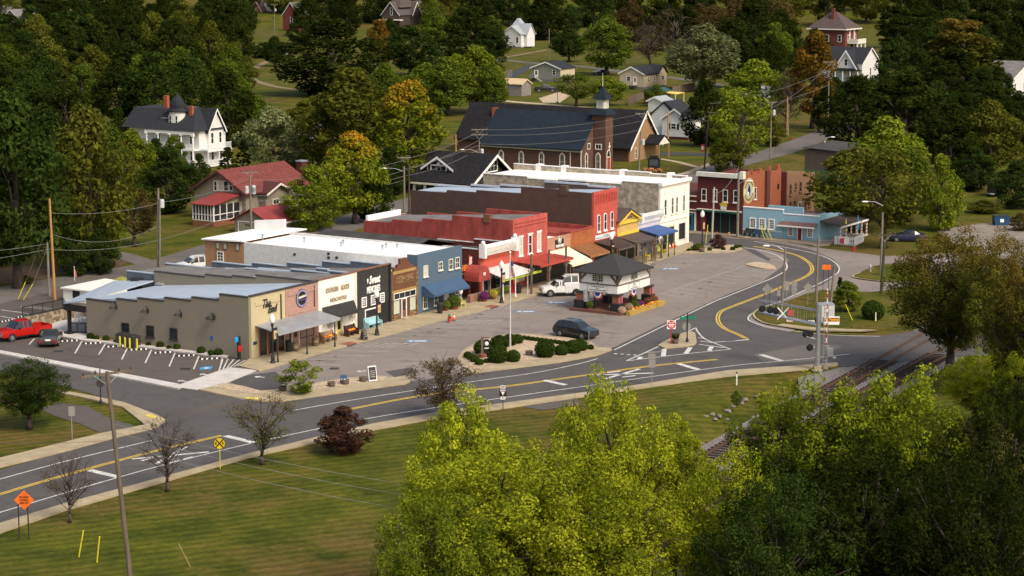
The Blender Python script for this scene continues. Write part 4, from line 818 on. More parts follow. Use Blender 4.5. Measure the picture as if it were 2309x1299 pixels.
# 11 museum
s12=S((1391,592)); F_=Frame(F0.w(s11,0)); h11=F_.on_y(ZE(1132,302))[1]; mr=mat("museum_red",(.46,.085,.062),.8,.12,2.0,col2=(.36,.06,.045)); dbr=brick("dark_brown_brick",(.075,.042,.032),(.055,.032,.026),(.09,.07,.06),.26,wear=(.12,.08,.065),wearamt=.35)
P=[F_.on_x(p) for p in (ZE(868,292),ZE(465,268),XG(1262,868),XG(870,880),XG(388,885))]
st=[(P[0][0],h11-.1),(P[1][0],h11+.05),(P[2][0],F_.on_x(ZE(200,290))[1]),(P[3][0],F_.on_x(XG(1060,893))[1]),(P[4][0],F_.on_x(XG(600,895))[1])]
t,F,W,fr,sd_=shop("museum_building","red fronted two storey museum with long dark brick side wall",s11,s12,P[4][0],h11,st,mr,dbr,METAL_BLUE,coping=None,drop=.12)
b=MB(); T_=.28
for k,(d1,z) in enumerate(st): d0=st[k-1][0] if k else .3; b.box(W-T_-.04,W+.04,d0,d1,z+.004,z+.22)
b.build("far_parapet",mat("pale_blue_flashing",(.42,.46,.53),.6),t)
cc=F.on_x(ZE(848,270))[0]; bx(t,"chimney",dbr,-.05,.6,cc-.5,cc+.5,h11-.6,h11+.55)
b=MB()
for k in range(14): x=.35+k*(W-.7)/13; b.box(x-.09,x+.09,-.11,0,h11-1.35,h11-.35)
b.build("brick_pilaster",mr,t)
for x0,x1,y0,y1 in ((1166,1186,512,655),(1225,1246,497,640),(1286,1306,482,625)): window(fr,fr.rect(ZE,x0,x1,y0,y1),WHITE,rows=2,fw=.07,sill=.18,arch=1)
r=fr.rect(VA,1565,2130,410,538); q=panel(fr,r,WHITE,"sign_board",0,.07); navy=mat("navy_ink",(.10,.12,.25),.6)
text(fr,(r[0]+(r[1]-r[0])*.38,r[0]+(r[1]-r[0])*.7,r[2]+(r[3]-r[2])*.58,r[3]-.08),"Tennessee",navy,o=.08); text(fr,(r[0]+.12,r[1]-.12,r[2]+.1,r[2]+(r[3]-r[2])*.52),"Walking Horse National Museum",navy,o=.08)
DT=mat("brown_tin",(.085,.062,.055),.6,.15,1); awning(t,F,(ZE(1140,752),ZE(1335,705)),(ZE(1360,822),ZE(1512,778)),4.2,DT,16,posts=[WD(420,500),WD(620,440)],pm=TIMBER,ribm=mat("brown_rib",(.12,.09,.08),.6))
panel(fr,(.2,W-.2,.14,2.7),BLACK,"shop_front",0,.03)  # shade under the awning painted as one black front panel
# 12 yellow gable
s13=S((1438.5,579)); yl=mat("yellow_paint",(.70,.50,.06),.7,.1,2); yw=mat("mustard_boards",(.55,.36,.12),.8,.25,1.2,col2=(.42,.27,.08),stretch=(.4,1,5)); F_=Frame(F0.w(s12,0)); W12=s13-s12
ze=F_.on_y(XF(112,560))[1]; za=F_.on_y(XF(372,310))[1]
t,F,W,fr,sd_=shop("yellow_gabled_shop","small yellow shop with a steep wooden gable",s12,s13,12,ze,[(12,ze-.2)],yw,TIMBER,GREYROOF,front_pts=[(0,0),(W12,0),(W12,ze),(W12/2,za),(0,ze)],drop=.3)
b=MB(); o_=.35
for s in (0,1):
    e=(-o_,ze-.12) if s==0 else (W+o_,ze-.12); b.prism([(e[0],-.45,e[1]),(W/2,-.45,za+.12),(W/2,-.45,za+.28),(e[0],-.45,e[1]+.18)],(0,3.4,0))
b.build("gable_roof",DT,t); b=MB()
for s in (-1,1): x=W/2+s*(W/2+.25); b.prism([(x,-.5,ze-.2),(W/2,-.5,za+.02),(W/2,-.5,za-.2),(x,-.5,ze-.4)],(0,.06,0))
b.box(-.1,W+.1,-.18,0,ze-.42,ze-.1); b.build("bargeboard",yl,t); panel(fr,(0,W,3.15,3.5),yl,"fascia_board",0,.12)
panel(fr,(W/2-.1,W/2+.9,ze+.1,ze+.35),TIMBER,"carved_badge",0,.05)
for k in range(3): panel(fr,(W*(.3+.25*k),W*(.3+.25*k)+.1,ze-2.4,ze-1.5),TIMBER,"slot",0,.03)
awning(t,F,(XF(105,872),XF(545,755)),(XF(505,1008),XF(920,892)),4.0,DT,0,posts=[WD(830,480)],pm=TIMBER,nm="awning")
b=MB()
for k in range(3):
    x=.4+k*W*.42
    b.cyl((x,-3.4,.14),(x,-3.4,2.6),.1,.08).cyl((x,-3.4,1.4),(x+.7,-3.4,2.6),.06).cyl((x,-3.4,1.4),(x-.7,-3.4,2.6),.06)
    b.build("forked_post",TIMBER,t); b=MB()
panel(fr,(.2,W-.2,.14,2.6),BLACK,"shop_front",0,.03)  # black front panel paints the shade behind the forked posts
# 13 lilac shop
s14=S((1488,566)); li=mat("pale_lilac_paint",(.52,.49,.53),.7,.08,1.5); F_=Frame(F0.w(s13,0)); h13=F_.on_y(XF(600,480))[1]
t,F,W,fr,sd_=shop("lilac_shop","pale lilac shop with ornate white cornice and blue awning",s13,s14,14,h13,[(14,h13-.4)],li,GREYROOF,GREYROOF)
cz=h13-.75; MB().prism([(-.05,0,cz),(-.05,0,h13+.45),(-.05,-.6,h13+.45),(-.05,-.55,h13+.15),(-.05,-.25,cz+.4),(-.05,-.12,cz)],(W+.1,0,0)).build("cornice",WHITE,t)
for x in (.0,W-.3): MB().box(x,x+.3,-.65,-.05,h13-.3,h13+.65).build("cornice_end",WHITE,t)
panel(fr,(.4,W-.4,h13-1.75,h13-1.65),IRON,"sign_line",0,.03)
BC=mat("royal_blue_awning",(.045,.095,.27),.6,.1,1); zb,zo=awning(t,F,(XF(555,715),XF(962,612)),(XF(965,848),XF(1378,722)),3.6,BC,0,posts=[WD(1530,490),WD(1708,440),WD(1858,400)],pm=BLACK,pr=.05)
bx(t,"awning_cheek",BC,.0,.06,-3.5,-.0,zo-.35,zo-.1)
gp=mat("grey_blue_paint",(.22,.24,.29),.7); panel(fr,(.1,W-.1,.14,2.9),gp,"shop_front",0,.03)
for x0,x1 in ((.4,1.9),(W-2.1,W-.5)): window(Face(F,t,'y',-.03),(x0,x1,.8,2.5),WHITE,cols=3,rows=2,nm="shop_window")
# 14 white corner building
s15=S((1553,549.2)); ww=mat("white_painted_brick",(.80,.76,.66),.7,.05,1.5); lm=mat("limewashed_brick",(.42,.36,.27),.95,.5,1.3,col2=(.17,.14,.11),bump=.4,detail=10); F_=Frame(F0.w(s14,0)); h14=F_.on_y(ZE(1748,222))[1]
Q=[F_.on_x(p) for p in (YB(1945,862),YB(1640,872),YB(1395,870),YB(1150,815),YB(780,785))]
st=[(Q[0][0],h14-.02),(Q[1][0],F_.on_x(YB(1800,868))[1]),(Q[2][0],F_.on_x(YB(1500,872))[1]),(Q[3][0],F_.on_x(YB(1250,836))[1]),(Q[4][0],F_.on_x(YB(900,797))[1])]
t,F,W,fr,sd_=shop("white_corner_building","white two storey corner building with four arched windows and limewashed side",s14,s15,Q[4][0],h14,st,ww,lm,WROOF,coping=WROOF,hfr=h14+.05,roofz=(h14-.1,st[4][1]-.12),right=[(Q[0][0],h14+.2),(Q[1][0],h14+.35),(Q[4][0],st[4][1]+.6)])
panel(fr,(-.1,W+.1,h14-.3,h14+.12),WHITE,"cornice",-.28,.3); b=MB()
for k in range(26): x=.1+k*(W-.2)/25; fr.box(b,x-.05,x+.05,h14-.55,h14-.3,0,.16)
b.build("cornice_dentil",ww,t)
for x0,x1,y0,y1 in ((1092,1132,98,425),(1245,1278,55,385),(1336,1368,38,362),(1482,1513,3,322)): window(fr,fr.rect(XF,x0,x1,y0,y1),TRIM,rows=2,fw=.06,sill=.1,arch=1)
for x,y in ((1020,0),):
    pass
for zx in (.9,W-1.6): panel(fr,(zx,zx+.45,h14-1.5,h14-1.15),TRIM,"vent_grille",0,.05)
panel(fr,(.1,W-.5,3.55,3.62),TRIM,"string_course",0,.1); panel(fr,(W-1.0,W-.93,.5,3.55),TRIM,"pilaster_line",0,.06)
window(fr,(.55,1.75,.8,2.75),mat("lime_trim",(.45,.5,.2),.6),rows=1,nm="shop_window"); window(fr,(2.0,3.6,.2,2.75),mat("lime_trim",(.45,.5,.2),.6),rows=1,nm="shop_window"); window(fr,(W-2.9,W-1.15,.85,2.9),TRIM,rows=1,nm="shop_window")
panel(fr,(.5,3.7,2.85,3.15),TRIM,"sign_board",0,.06)
for y in (Q[0][0]*.5,Q[1][0]*.9,Q[3][0]*.95,Q[3][0]*1.15): bx(t,"chimney_stub",WROOF,W-.3,W+.5,y-.4,y+.4,h14-.8,h14+.5)
# ------------------------------------------------------------------ dark roofed building behind the court
F=Frame(F0.w(s6,0)); yb0,zb0=F.on_x(ZC(1300,157),5.0); t=thing("rear_building","low building with wide black roof behind the red shops","building",F.w(-1,8),TH)
MB().box(0,12,0,yb0-8,0,zb0-1.3).build("wall",dk,t)
b=MB()
for s in (-1,1): b.prism([(6+s*6.6,-.3,zb0-1.35),(6,-.3,zb0),(6,-.3,zb0-.15),(6+s*6.6,-.3,zb0-1.5)],(0,yb0-7.4,0))
b.build("roof",GTAR,t)
F=Frame(F0.w(s6+1.5,0)); q=F.on_x(ZC(1560,160),2.5)
# ------------------------------------------------------------------ corner block across the street
O2=G(*WB(1245,850)); F=Frame(O2); dz=F.on_x(ZF(585,240))[1]; yl=F.on_x(ZF(137,800))[0]; xe=F.on_y(ZF(955,470))[0]
drb=brick("maroon_brick",(.115,.026,.024),(.09,.020,.019),(.10,.035,.03),.24); orb=brick("orange_red_brick",(.33,.085,.038),(.27,.065,.03),(.28,.13,.08),.24,wear=(.24,.06,.03),wearamt=.45)
t=thing("corner_tavern","maroon brick two storey corner building with round mural on its orange side","building",F.o,TH)
MB().box(0,.3,0.02,yl,0,dz).build("front_wall",drb,t); MB().box(.3,xe,0,.3,0,dz-.15).build("side_wall",orb,t)
MB().box(.3,xe,yl-.3,yl,0,dz-.6).build("party_wall",drb,t); MB().box(xe-.3,xe,.3,yl-.3,0,dz-1.2).build("rear_wall",drb,t); MB().box(.3,xe-.3,.3,yl-.3,dz-1.5,dz-1.2).build("roof",WROOF,t)
MB().box(-.35,.4,-.1,yl+.1,dz-.45,dz+.1).build("cornice",TRIM,t); MB().box(-.4,.3,-.14,.4,dz-.5,dz+.5).build("cornice_end",TRIM,t)
b=MB()
for k in range(5): b.box(.5+k*xe/5.5,.5+k*xe/5.5+1.6,-.02,.32,dz-.15,dz+.3-.12*k)
b.build("parapet",orb,t); fx=Face(F,t,'x',0); fy=Face(F,t,'y',0)
px_,pz_=fy.at(ZF(815,200)); MB().box(px_-.45,px_+.55,-.35,0,0,pz_+.1).build("chimney_breast",brick("soot_brick",(.12,.04,.03),(.10,.03,.025),(.1,.05,.04),.24),t)
for k in range(4): x=3+k*2.8; MB().box(x,x+.5,.35,.85,dz-.3,dz+.35).build("chimney",orb,t)
for x0,x1,y0,y1 in ((188,226,375,480),(300,330,380,487),(396,434,385,493),(500,535,390,498)): window(fx,fx.rect(ZF,x0,x1,y0,y1),TRIM,rows=2,fw=.08,sill=.14)
window(fy,fy.rect(ZF,695,712,365,470),TRIM,rows=2,fw=.08,sill=.1); window(fy,fy.rect(ZF,922,935,325,372),drb,rows=1,fw=.04)
zt=fx.at(ZF(150,565))[1]; panel(fx,(.15,yl-.1,zt-.25,zt),mat("teal_fascia",(.03,.14,.12),.6),"fascia",0,.45); panel(fx,(.15,yl-.1,zt-.01,zt+.06),TRIM,"fascia_trim",0,.5)
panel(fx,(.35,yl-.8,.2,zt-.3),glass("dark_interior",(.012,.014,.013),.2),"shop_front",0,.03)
for k in range(5): y=.5+k*(yl-1.4)/4; panel(fx,(y,y+.12,.14,zt-.3),mat("teal_post",(.02,.09,.10),.6),"mullion",.03,.12)
panel(fx,(yl-1.3,yl-.5,.14,2.3),mat("crimson_door",(.22,.01,.03),.5),"door",.03,.08)
q=fx.at(ZF(413,535)); MB().prism([(-.5,q[0]+dy,q[1]+dz_) for dy,dz_ in ((-.55,0),(.55,0),(.42,.12),(.6,.3),(.22,.35),(0,.62),(-.22,.35),(-.6,.3),(-.42,.12))],(-.08,0,0)).build("star_sign",mat("sign_yellow",(.72,.50,.04),.6),t); MB().box(-.58,-.5,q[0]-.4,q[0]+.4,q[1]-.5,q[1]-.02).build("sign_board",WHITE,t)
# mural disc
a,h=fy.at(ZF(643,390)); rr=abs(fy.at(ZF(643,268))[1]-fy.at(ZF(643,514))[1])/2
MB().cyl((a,0,h),(a,-.02,h),rr,rr,40).build("mural",mat("mural_cream",(.62,.54,.30),.8,.1,3),t); 
for f_ in (.93,.55): MB().tube([(a+rr*f_*math.cos(k*math.pi/16),-.025,h+rr*f_*math.sin(k*math.pi/16)) for k in range(33)],.03,5).build("mural_ring",mat("mural_brown",(.18,.11,.05),.8),t)
MB().cyl((a,-.02,h),(a,-.03,h),rr*.53,rr*.53,28).build("mural_field",mat("mural_blue",(.42,.48,.45),.8),t); MB().ball((a+.05,-.03,h-.05),rr*.26,.03,rr*.42,12,8).ball((a-.02,-.03,h+rr*.38),rr*.1,.03,rr*.14,8,6).build("mural_figure",mat("mural_dark",(.025,.02,.03),.8),t)
MB().ball((a-rr*.12,-.05,h-rr*.26),rr*.17,.02,rr*.2,10,6).build("mural_jug",mat("mural_white",(.6,.57,.55),.8),t); b=MB()
for k in range(9):
    for s in (0,1): th=math.pi*(.15+.7*k/8)+s*math.pi; c_,s_=math.cos(th),math.sin(th); b.box(a+rr*.74*c_-.12,a+rr*.74*c_+.12,-.035,-.02,h+rr*.74*s_-.18,h+rr*.74*s_+.18)
b.build("mural_mark",mat("mural_ink",(.10,.07,.03),.8),t)
# sliver of the neighbour with the blue door
t2=thing("blue_door_shop","narrow maroon brick shop with bright blue doorway beside the tavern","shop",F.w(0,yl+.05),TH); h2=fx.at(ZF(100,425))[1]; F2=Frame(F.w(0,yl+.05))
MB().box(0,12,0,7,0,h2).build("wall",drb,t2); f2=Face(F2,t2,'x',0)
for z in (h2-.3,h2-1.0,2.9,2.5): panel(f2,(.1,6.9,z,z+.14),TRIM,"band",0,.1)
panel(f2,(.45,2.6,.14,2.45),mat("deep_blue",(.01,.05,.14),.6),"shop_front",0,.05); door(f2,(.7,1.5,.16,2.2),mat("turquoise",(.05,.30,.36),.6),mat("turquoise",(.05,.30,.36),.6)); panel(f2,(.1,.35,.14,2.7),WHITE,"pilaster",0,.08)
# pale blue shop
pb=mat("pale_blue_paint",(.25,.42,.52),.8,.08,2,stretch=(1,1,3)); yb1=F.on_x(ZF(970,860))[0]; yb2=F.on_x(ZF(1320,888))[0]; hb=fx.at(ZF(620,553))[1]; hb2=F.on_x(ZF(1150,632))[1]
t=thing("pale_blue_shop","pale blue single storey shop with white window frames and side porch","shop",F.o,TH); T_=Face(F,t,'x',0)
MB().box(0,.3,yb1,-.02,0,hb).build("front_wall",pb,t); MB().box(.3,6.5,yb1,-.02,0,hb-.9).build("wall",pb,t); MB().box(.05,.3,yb2,yb1-.003,0,hb2).build("wing_wall",pb,t); MB().box(.3,8.8,yb2,yb1-.003,0,hb2-.7).build("side_wall",pb,t)
MB().box(.3,6.6,yb1+.02,-.03,hb-.9,hb-.8).build("roof",GREYROOF,t); MB().box(.3,8.8,yb2+.3,yb1-.02,hb2-.7,hb2-.62).build("roof",GREYROOF,t); MB().box(-.06,.36,yb1-.05,-.01,hb,hb+.12).build("coping",WHITE,t); MB().box(.0,.36,yb2-.05,yb1-.06,hb2,hb2+.1).build("coping",WHITE,t)
for k in range(4): MB().box(.36+k*2.1,2.45+k*2.1,yb2,yb2+.3,hb2-.7,hb2+.25-k*.2).build("stepped_parapet",pb,t)
MB().box(3.0,3.3,yb1-1.5,yb1+3.5,hb2-.6,hb+.1).build("rear_parapet",pb,t)
for x0,x1,y0,y1 in ((662,705,662,745),(753,798,668,750),(847,888,675,758)): window(T_,T_.rect(ZF,x0,x1,y0,y1),WHITE,cols=3,rows=4,fw=.14,sill=.08)
Tw=Face(F,t,'x',.05)
for x0,x1,y0,y1 in ((1034,1070,742,822),(1222,1262,757,836)): window(Tw,Tw.rect(ZF,x0,x1,y0,y1),WHITE,cols=3,rows=4,fw=.12)
door(Tw,Tw.rect(ZF,1124,1160,745,880),mat("crimson_door",(.22,.01,.03),.5),WHITE,False); z=T_.at(ZF(600,768))[1]; panel(T_,(yb1,-.05,z,z+.14),WHITE,"dado_rail",0,.06)
zc=Tw.at(ZF(965,703))[1]; MB().prism([(.05,yb1+.2,zc+.25),(.05,yb2+.1,zc+.25),(-1.2,yb2-.0,zc-.12),(-1.2,yb1+.3,zc-.12)],(0,0,-.1)).build("canopy",mat("brown_canopy",(.16,.085,.075),.7),t); MB().box(-1.25,-1.18,yb2,yb1+.3,zc-.3,zc-.12).build("canopy_trim",WHITE,t)
MB().prism([(.3,yb2,2.75),(9.2,yb2,2.75),(9.2,yb2-3.0,2.2),(.3,yb2-3.0,2.2)],(0,0,-.1)).build("porch_roof",mat("brown_shingle",(.075,.055,.05),.9),t); MB().box(.25,9.25,yb2-3.05,yb2-2.97,1.95,2.2).build("porch_beam",WHITE,t); MB().box(.1,9.3,yb2-3,yb2,0,.12).build("porch_floor",PALE,t)
for k in range(6):
    x=.5+k*1.7; p_=MB().box(x-.08,x+.08,yb2-2.95,yb2-2.79,.1,2.0).build("porch_post",WHITE,t); b=MB()
    for j in range(4): b.prism([(x-.085,yb2-2.96,.3+j*.45),(x+.085,yb2-2.96,.5+j*.45),(x+.085,yb2-2.96,.64+j*.45),(x-.085,yb2-2.96,.44+j*.45)],(0,.18,0))
    b.build("candy_stripe",mat("candy_red",(.42,.03,.04),.7),p_)
# brown brick block behind
x1_=xe+.05; c2=F.on_x(ZF(1010,215),x1_)[0]; x2_=F.on_y(ZF(1285,400),c2)[0]; hbk=F.on_y(ZF(1030,205),c2)[1]; bb=brick("brown_tan_brick",(.25,.13,.075),(.20,.10,.055),(.24,.17,.12),.24,wear=(.17,.09,.05),wearamt=.4)
t=thing("brown_brick_block","tall brown brick block with stepped roofline behind the tavern","building",F.o,TH); MB().box(x1_,x1_+.3,c2,c2+9,0,hbk).build("front_wall",drb,t); b=MB(); n=6
b.prism([(x1_+.3,c2,0),(x2_,c2,0)]+[p for k in range(n-1,-1,-1) for p in ((x1_+.3+(x2_-x1_-.3)*(k+1)/n,c2,hbk-.32*k*.55),(x1_+.3+(x2_-x1_-.3)*k/n,c2,hbk-.32*k*.55))],(0,.3,0)); b.build("side_wall",bb,t)
MB().box(x1_+.3,x2_,c2+.3,c2+9,0,hbk-1.6).build("core_wall",bb,t); f2=Face(F,t,'y',c2)
for x0,x1,y0,y1 in ((1042,1058,332,428),(1092,1107,320,376),(1138,1156,308,398),(1230,1247,285,378),(1038,1054,502,572),(1080,1096,492,570),(1187,1203,465,545),(1225,1241,455,540)): window(f2,f2.rect(ZF,x0,x1,y0,y1),bb,rows=2,fw=.05,sill=.12)
door(f2,f2.rect(ZF,1128,1148,505,590),mat("rust_door",(.25,.07,.04),.6),TRIM)
g=G(1852,420); t=thing("storage_shed","tall brown shed with green lower wall beside the brown block","shed",g,TH); MB().box(0,12,-2.4,3,0,2.6).build("lower_wall",mat("dull_green_boards",(.05,.10,.06),.8),t); MB().box(.02,11.9,-2.35,2.95,2.6,5.6).build("upper_wall",boards("grey_brown_boards",(.09,.07,.06),(.07,.055,.045),.3),t); MB().prism([(-.3,-2.7,5.6),(-.3,3.3,5.9),(-.3,3.3,6.05),(-.3,-2.7,5.75)],(12.6,0,0)).build("roof",GTAR,t)
# ------------------------------------------------------------------ general house
def house(name,label,base,pl,pr,eave,rise,axis,wm,rm,trim=None,over=.4,found=None,wins=(),cat="house",th=TH,xl=None,yl=None,group=None):
    """base: picture point of the corner towards us; pl / pr: picture columns where the left / right walls end (or xl, yl in metres)"""
    F=Frame(G(*base),th); D=yl or F.on_x((pl,base[1]))[0]; Wd=xl or F.on_y((pr,base[1]))[0]; t=thing(name,label,cat,F.o,th,group); trim=trim or WHITE
    f0=.5 if found else 0
    if found: MB().box(.06,Wd-.06,.06,D-.06,0,f0).build("foundation",found,t)
    if axis=='x':
        MB().prism([(0,0,f0),(0,D,f0),(0,D,eave),(0,D/2,eave+rise),(0,0,eave)],(Wd,0,0)).build("wall",wm,t); k=rise/(D/2); b=MB(); c=MB()
        for s in (-1,1):
            e=D/2+s*(D/2+over); ze=eave-over*k
            b.prism([(-over,e,ze+.05),(-over,D/2,eave+rise+.05),(-over,D/2,eave+rise+.2),(-over,e,ze+.2)],(Wd+2*over,0,0))
            for x in (-over-.03,Wd+over-.03): c.prism([(x,e,ze-.15),(x,D/2,eave+rise-.15),(x,D/2,eave+rise+.18),(x,e,ze+.18)],(.06,0,0))
    else:
        MB().prism([(0,0,f0),(Wd,0,f0),(Wd,0,eave),(Wd/2,0,eave+rise),(0,0,eave)],(0,D,0)).build("wall",wm,t); k=rise/(Wd/2); b=MB(); c=MB()
        for s in (-1,1):
            e=Wd/2+s*(Wd/2+over); ze=eave-over*k
            b.prism([(e,-over,ze+.05),(Wd/2,-over,eave+rise+.05),(Wd/2,-over,eave+rise+.2),(e,-over,ze+.2)],(0,D+2*over,0))
            for y in (-over-.03,D+over-.03): c.prism([(e,y,ze-.15),(Wd/2,y,eave+rise-.15),(Wd/2,y,eave+rise+.18),(e,y,ze+.18)],(0,.06,0))
    b.build("roof",rm,t); c.build("bargeboard",trim,t)
    for (ax,u0,h0,ww_,hh) in wins:
        fc=Face(F,t,ax,0); L_=D if ax=='x' else Wd; window(fc,(u0*L_-ww_/2,u0*L_+ww_/2,h0,h0+hh),trim,rows=2,fw=.1)
    return t,F,Wd,D
SHINGLE=mat("charcoal_shingle",(.019,.019,.022),.95,.25,1.5,spec=.12); BLUESH=mat("slate_blue_shingle",(.018,.026,.038),.95,.15,1.2,spec=.12); REDSH=mat("red_shingle",(.165,.042,.034),.85,.22,1.5); REDTIN=mat("bright_red_tin",(.25,.042,.038),.55,.15,1)
# ------------------------------------------------------------------ church
cbk=brick("church_brick",(.125,.060,.042),(.10,.048,.035),(.13,.09,.07),.24); tbk=brick("tan_gable_brick",(.36,.21,.10),(.30,.17,.08),(.30,.2,.12),.24)
FT=Frame(G(*YB(1805,788))); t=thing("church","brown brick church with slate blue roof and square bell tower","church",FT.o,TH)
ty=FT.on_x(YB(1690,700))[0]; tx=FT.on_y(YB(1868,700))[0]; tz=FT.on_x(YB(1805,297))[1]; m_=.5*(tx+ty)
MB().box(0,tx,0,ty,0,tz).build("tower",cbk,t)
def pyr(b,x0,x1,y0,y1,z0,z1,k=0.0):
    cx,cy=(x0+x1)/2,(y0+y1)/2; P=lambda x,y: (cx+(x-cx)*k,cy+(y-cy)*k)
    vs=[(x0,y0,z0),(x1,y0,z0),(x1,y1,z0),(x0,y1,z0)]+[(*P(x,y),z1) for x,y in ((x0,y0),(x1,y0),(x1,y1),(x0,y1))]
    return b.add(vs,[(0,1,5,4),(1,2,6,5),(2,3,7,6),(3,0,4,7),(3,2,1,0),(4,5,6,7)])
pyr(MB(),-.5,tx+.5,-.5,ty+.5,tz,tz+1.0,.62).build("tower_skirt_roof",BLUESH,t)
cu=.21; zc0,zc1=tz+.9,FT.on_x(YB(1800,165),.8)[1]
cb_=MB().box(tx*cu,tx*(1-cu),ty*cu,ty*(1-cu),zc0,zc1).build("belfry",TRIM,t)
for fc,L_ in ((Face(FT,t,'x',tx*cu),ty),(Face(FT,t,'y',ty*cu),tx)): window(fc,(L_*.31,L_*.69,zc0+.3,zc1-.45),TRIM,SHADE,rows=1,fw=.06,arch=1,nm="louvre")
zs_=FT.on_x(YB(1778,52),1.2)[1]; pyr(MB(),tx*cu-.5,tx*(1-cu)+.5,ty*cu-.5,ty*(1-cu)+.5,zc1,zs_,.02).build("belfry_roof",BLUESH,t); MB().cyl((tx/2,ty/2,zs_-.2),(tx/2,ty/2,zs_+2.2),.06,.02,6).build("finial",WHITE,t)
fx=Face(FT,t,'x',0); fy=Face(FT,t,'y',0); window(fx,fx.rect(YB,1732,1760,618,748),TRIM,rows=2,cols=2,fw=.16,arch=2,sill=.14); window(fx,fx.rect(YB,1728,1770,545,578),TRIM,cols=2,rows=1,fw=.16)
door(fy,fy.rect(YB,1818,1843,655,765),mat("church_red_door",(.36,.05,.02),.6),TRIM,False); r=fy.rect(YB,1818,1843,595,648); window(fy,r,TRIM,rows=1,fw=.12,arch=2); panel(fy,(tx*.48,tx*.56,tz-6.3,tz-4.6),TRIM,"cross",0,.05); panel(fy,(tx*.36,tx*.68,tz-5.4,tz-5.2),TRIM,"cross_arm",0,.055)
FN=Frame(G(*YB(1600,800))); q0=FT.o-FN.o; ny0=0; ez=FN.on_x(YB(1608,572))[1]; nl=FN.on_x(YB(770,515))[0]; rx,rz=FN.on_y(YB(1690,288),0.3); rx=min(max(rx,5),9)
rz=FN.on_x(YB(1500,281),rx)[1]
off=FN.o-FT.o; ox,oy=off.dot(U),off.dot(BK)
def sh(b): b.v=[(x+ox,y+oy,z) for x,y,z in b.v]; return b
sh(MB().prism([(0,0,0),(2*rx,0,0),(2*rx,0,ez),(rx,0,rz),(0,0,ez)],(0,nl,0))).build("nave_wall",cbk,t); k=(rz-ez)/rx; o_=.55; b=MB()
for s in (-1,1): e=rx+s*(rx+o_); b.prism([(e,-.4,ez-o_*k+.06),(rx,-.4,rz+.06),(rx,-.4,rz+.24),(e,-.4,ez-o_*k+.24)],(0,nl+.6,0))
sh(b).build("nave_roof",BLUESH,t); b=MB(); b.box(-.28,.0,-.2,nl,ez-.75,ez-.28); sh(b).build("eaves_band",TRIM,t)
class OF:   # the nave's own frame seen from the tower's
    pass
fN=Face(FN,t,'x',0)
def shifted(fc):
    fc2=Face(fc.F,fc.t,fc.axis,fc.c); P0=fc2.P; fc2.P=lambda a,h,o: tuple(Vector(P0(a,h,o))+Vector((ox,oy,0))); return fc2
fN=shifted(fN)
for x0,x1,y0,y1 in ((917,946,595,690),(1087,1114,603,715),(1257,1285,612,732),(1429,1460,620,750)): window(fN,fN.rect(YB,x0,x1,y0,y1),TRIM,rows=2,cols=2,fw=.2,arch=2,sill=.15)
fG=shifted(Face(FN,t,'y',0)); window(fG,fG.rect(YB,1638,1653,622,750),TRIM,rows=2,fw=.16,arch=2); window(fG,fG.rect(YB,1658,1675,540,580),TRIM,rows=1,fw=.12)
b=MB(); b.box(-.12,0,-.1,.02,0,ez-.3); b.box(-.1,0,nl*.1,nl*.1+.12,0,ez-.8); sh(b).build("downpipe",TRIM,t)
FW=Frame(G(*YB(2010,690))); wx=FW.on_y(YB(2255,640))[0]; ax_,az_=FW.on_y(YB(2142,268)); ew=FW.on_y(YB(2012,560))[1]; ly=FW.on_x(YB(700,214),wx/2)[0]; off=FW.o-FT.o; ox,oy=off.dot(U),off.dot(BK)
ax_=wx/2
sh(MB().prism([(0,0,0),(wx,0,0),(wx,0,ew),(ax_,0,az_),(0,0,ew)],(0,.3,0))).build("hall_gable",tbk,t); sh(MB().box(0,wx,.3,ly,0,ew)).build("hall_wall",cbk,t); k=(az_-ew)/ax_; b=MB(); c=MB()
for s in (-1,1):
    e=ax_+s*(ax_+o_); b.prism([(e,-.5,ew-o_*k+.06),(ax_,-.5,az_+.06),(ax_,-.5,az_+.26),(e,-.5,ew-o_*k+.26)],(0,ly+1,0)); c.prism([(e,-.56,ew-o_*k-.25),(ax_,-.56,az_-.25),(ax_,-.56,az_+.24),(e,-.56,ew-o_*k+.24)],(0,.06,0))
sh(b).build("hall_roof",SHINGLE,t); sh(c).build("bargeboard",WHITE,t); fH=shifted(Face(FW,t,'y',0)); b=MB(); b.prism([(ax_-ax_*.22,-.04,az_-k*ax_*.22-.1),(ax_+ax_*.22,-.04,az_-k*ax_*.22-.1),(ax_,-.04,az_-.1)],(0,.04,0)); sh(b).build("gable_panel",TRIM,t)
window(fH,fH.rect(YB,2056,2068,575,660),TRIM,rows=2,fw=.12,arch=2); b=MB()
for s in (-1,1): b.prism([(wx*.68+s*2.3,-3,2.7),(wx*.68,-3,4.1),(wx*.68,-3,4.3),(wx*.68+s*2.3,-3,2.9)],(0,3,0))
sh(b).build("porch_roof",SHINGLE,t); b=MB(); b.prism([(wx*.68-2,-2.95,2.7),(wx*.68+2,-2.95,2.7),(wx*.68,-2.95,4.05)],(0,.1,0)); sh(b).build("porch_gable",TRIM,t)
for s in (-1.9,1.75): sh(MB().box(wx*.68+s,wx*.68+s+.2,-2.9,-2.7,0,2.8)).build("porch_post",tbk,t)
cp=FW.on_x(YB(877,290),wx*.30); b=MB(); b.box(wx*.28,wx*.28+.9,cp[0]-.5,cp[0]+.5,az_-4,cp[1]+1.2); sh(b).build("chimney",orb,t)
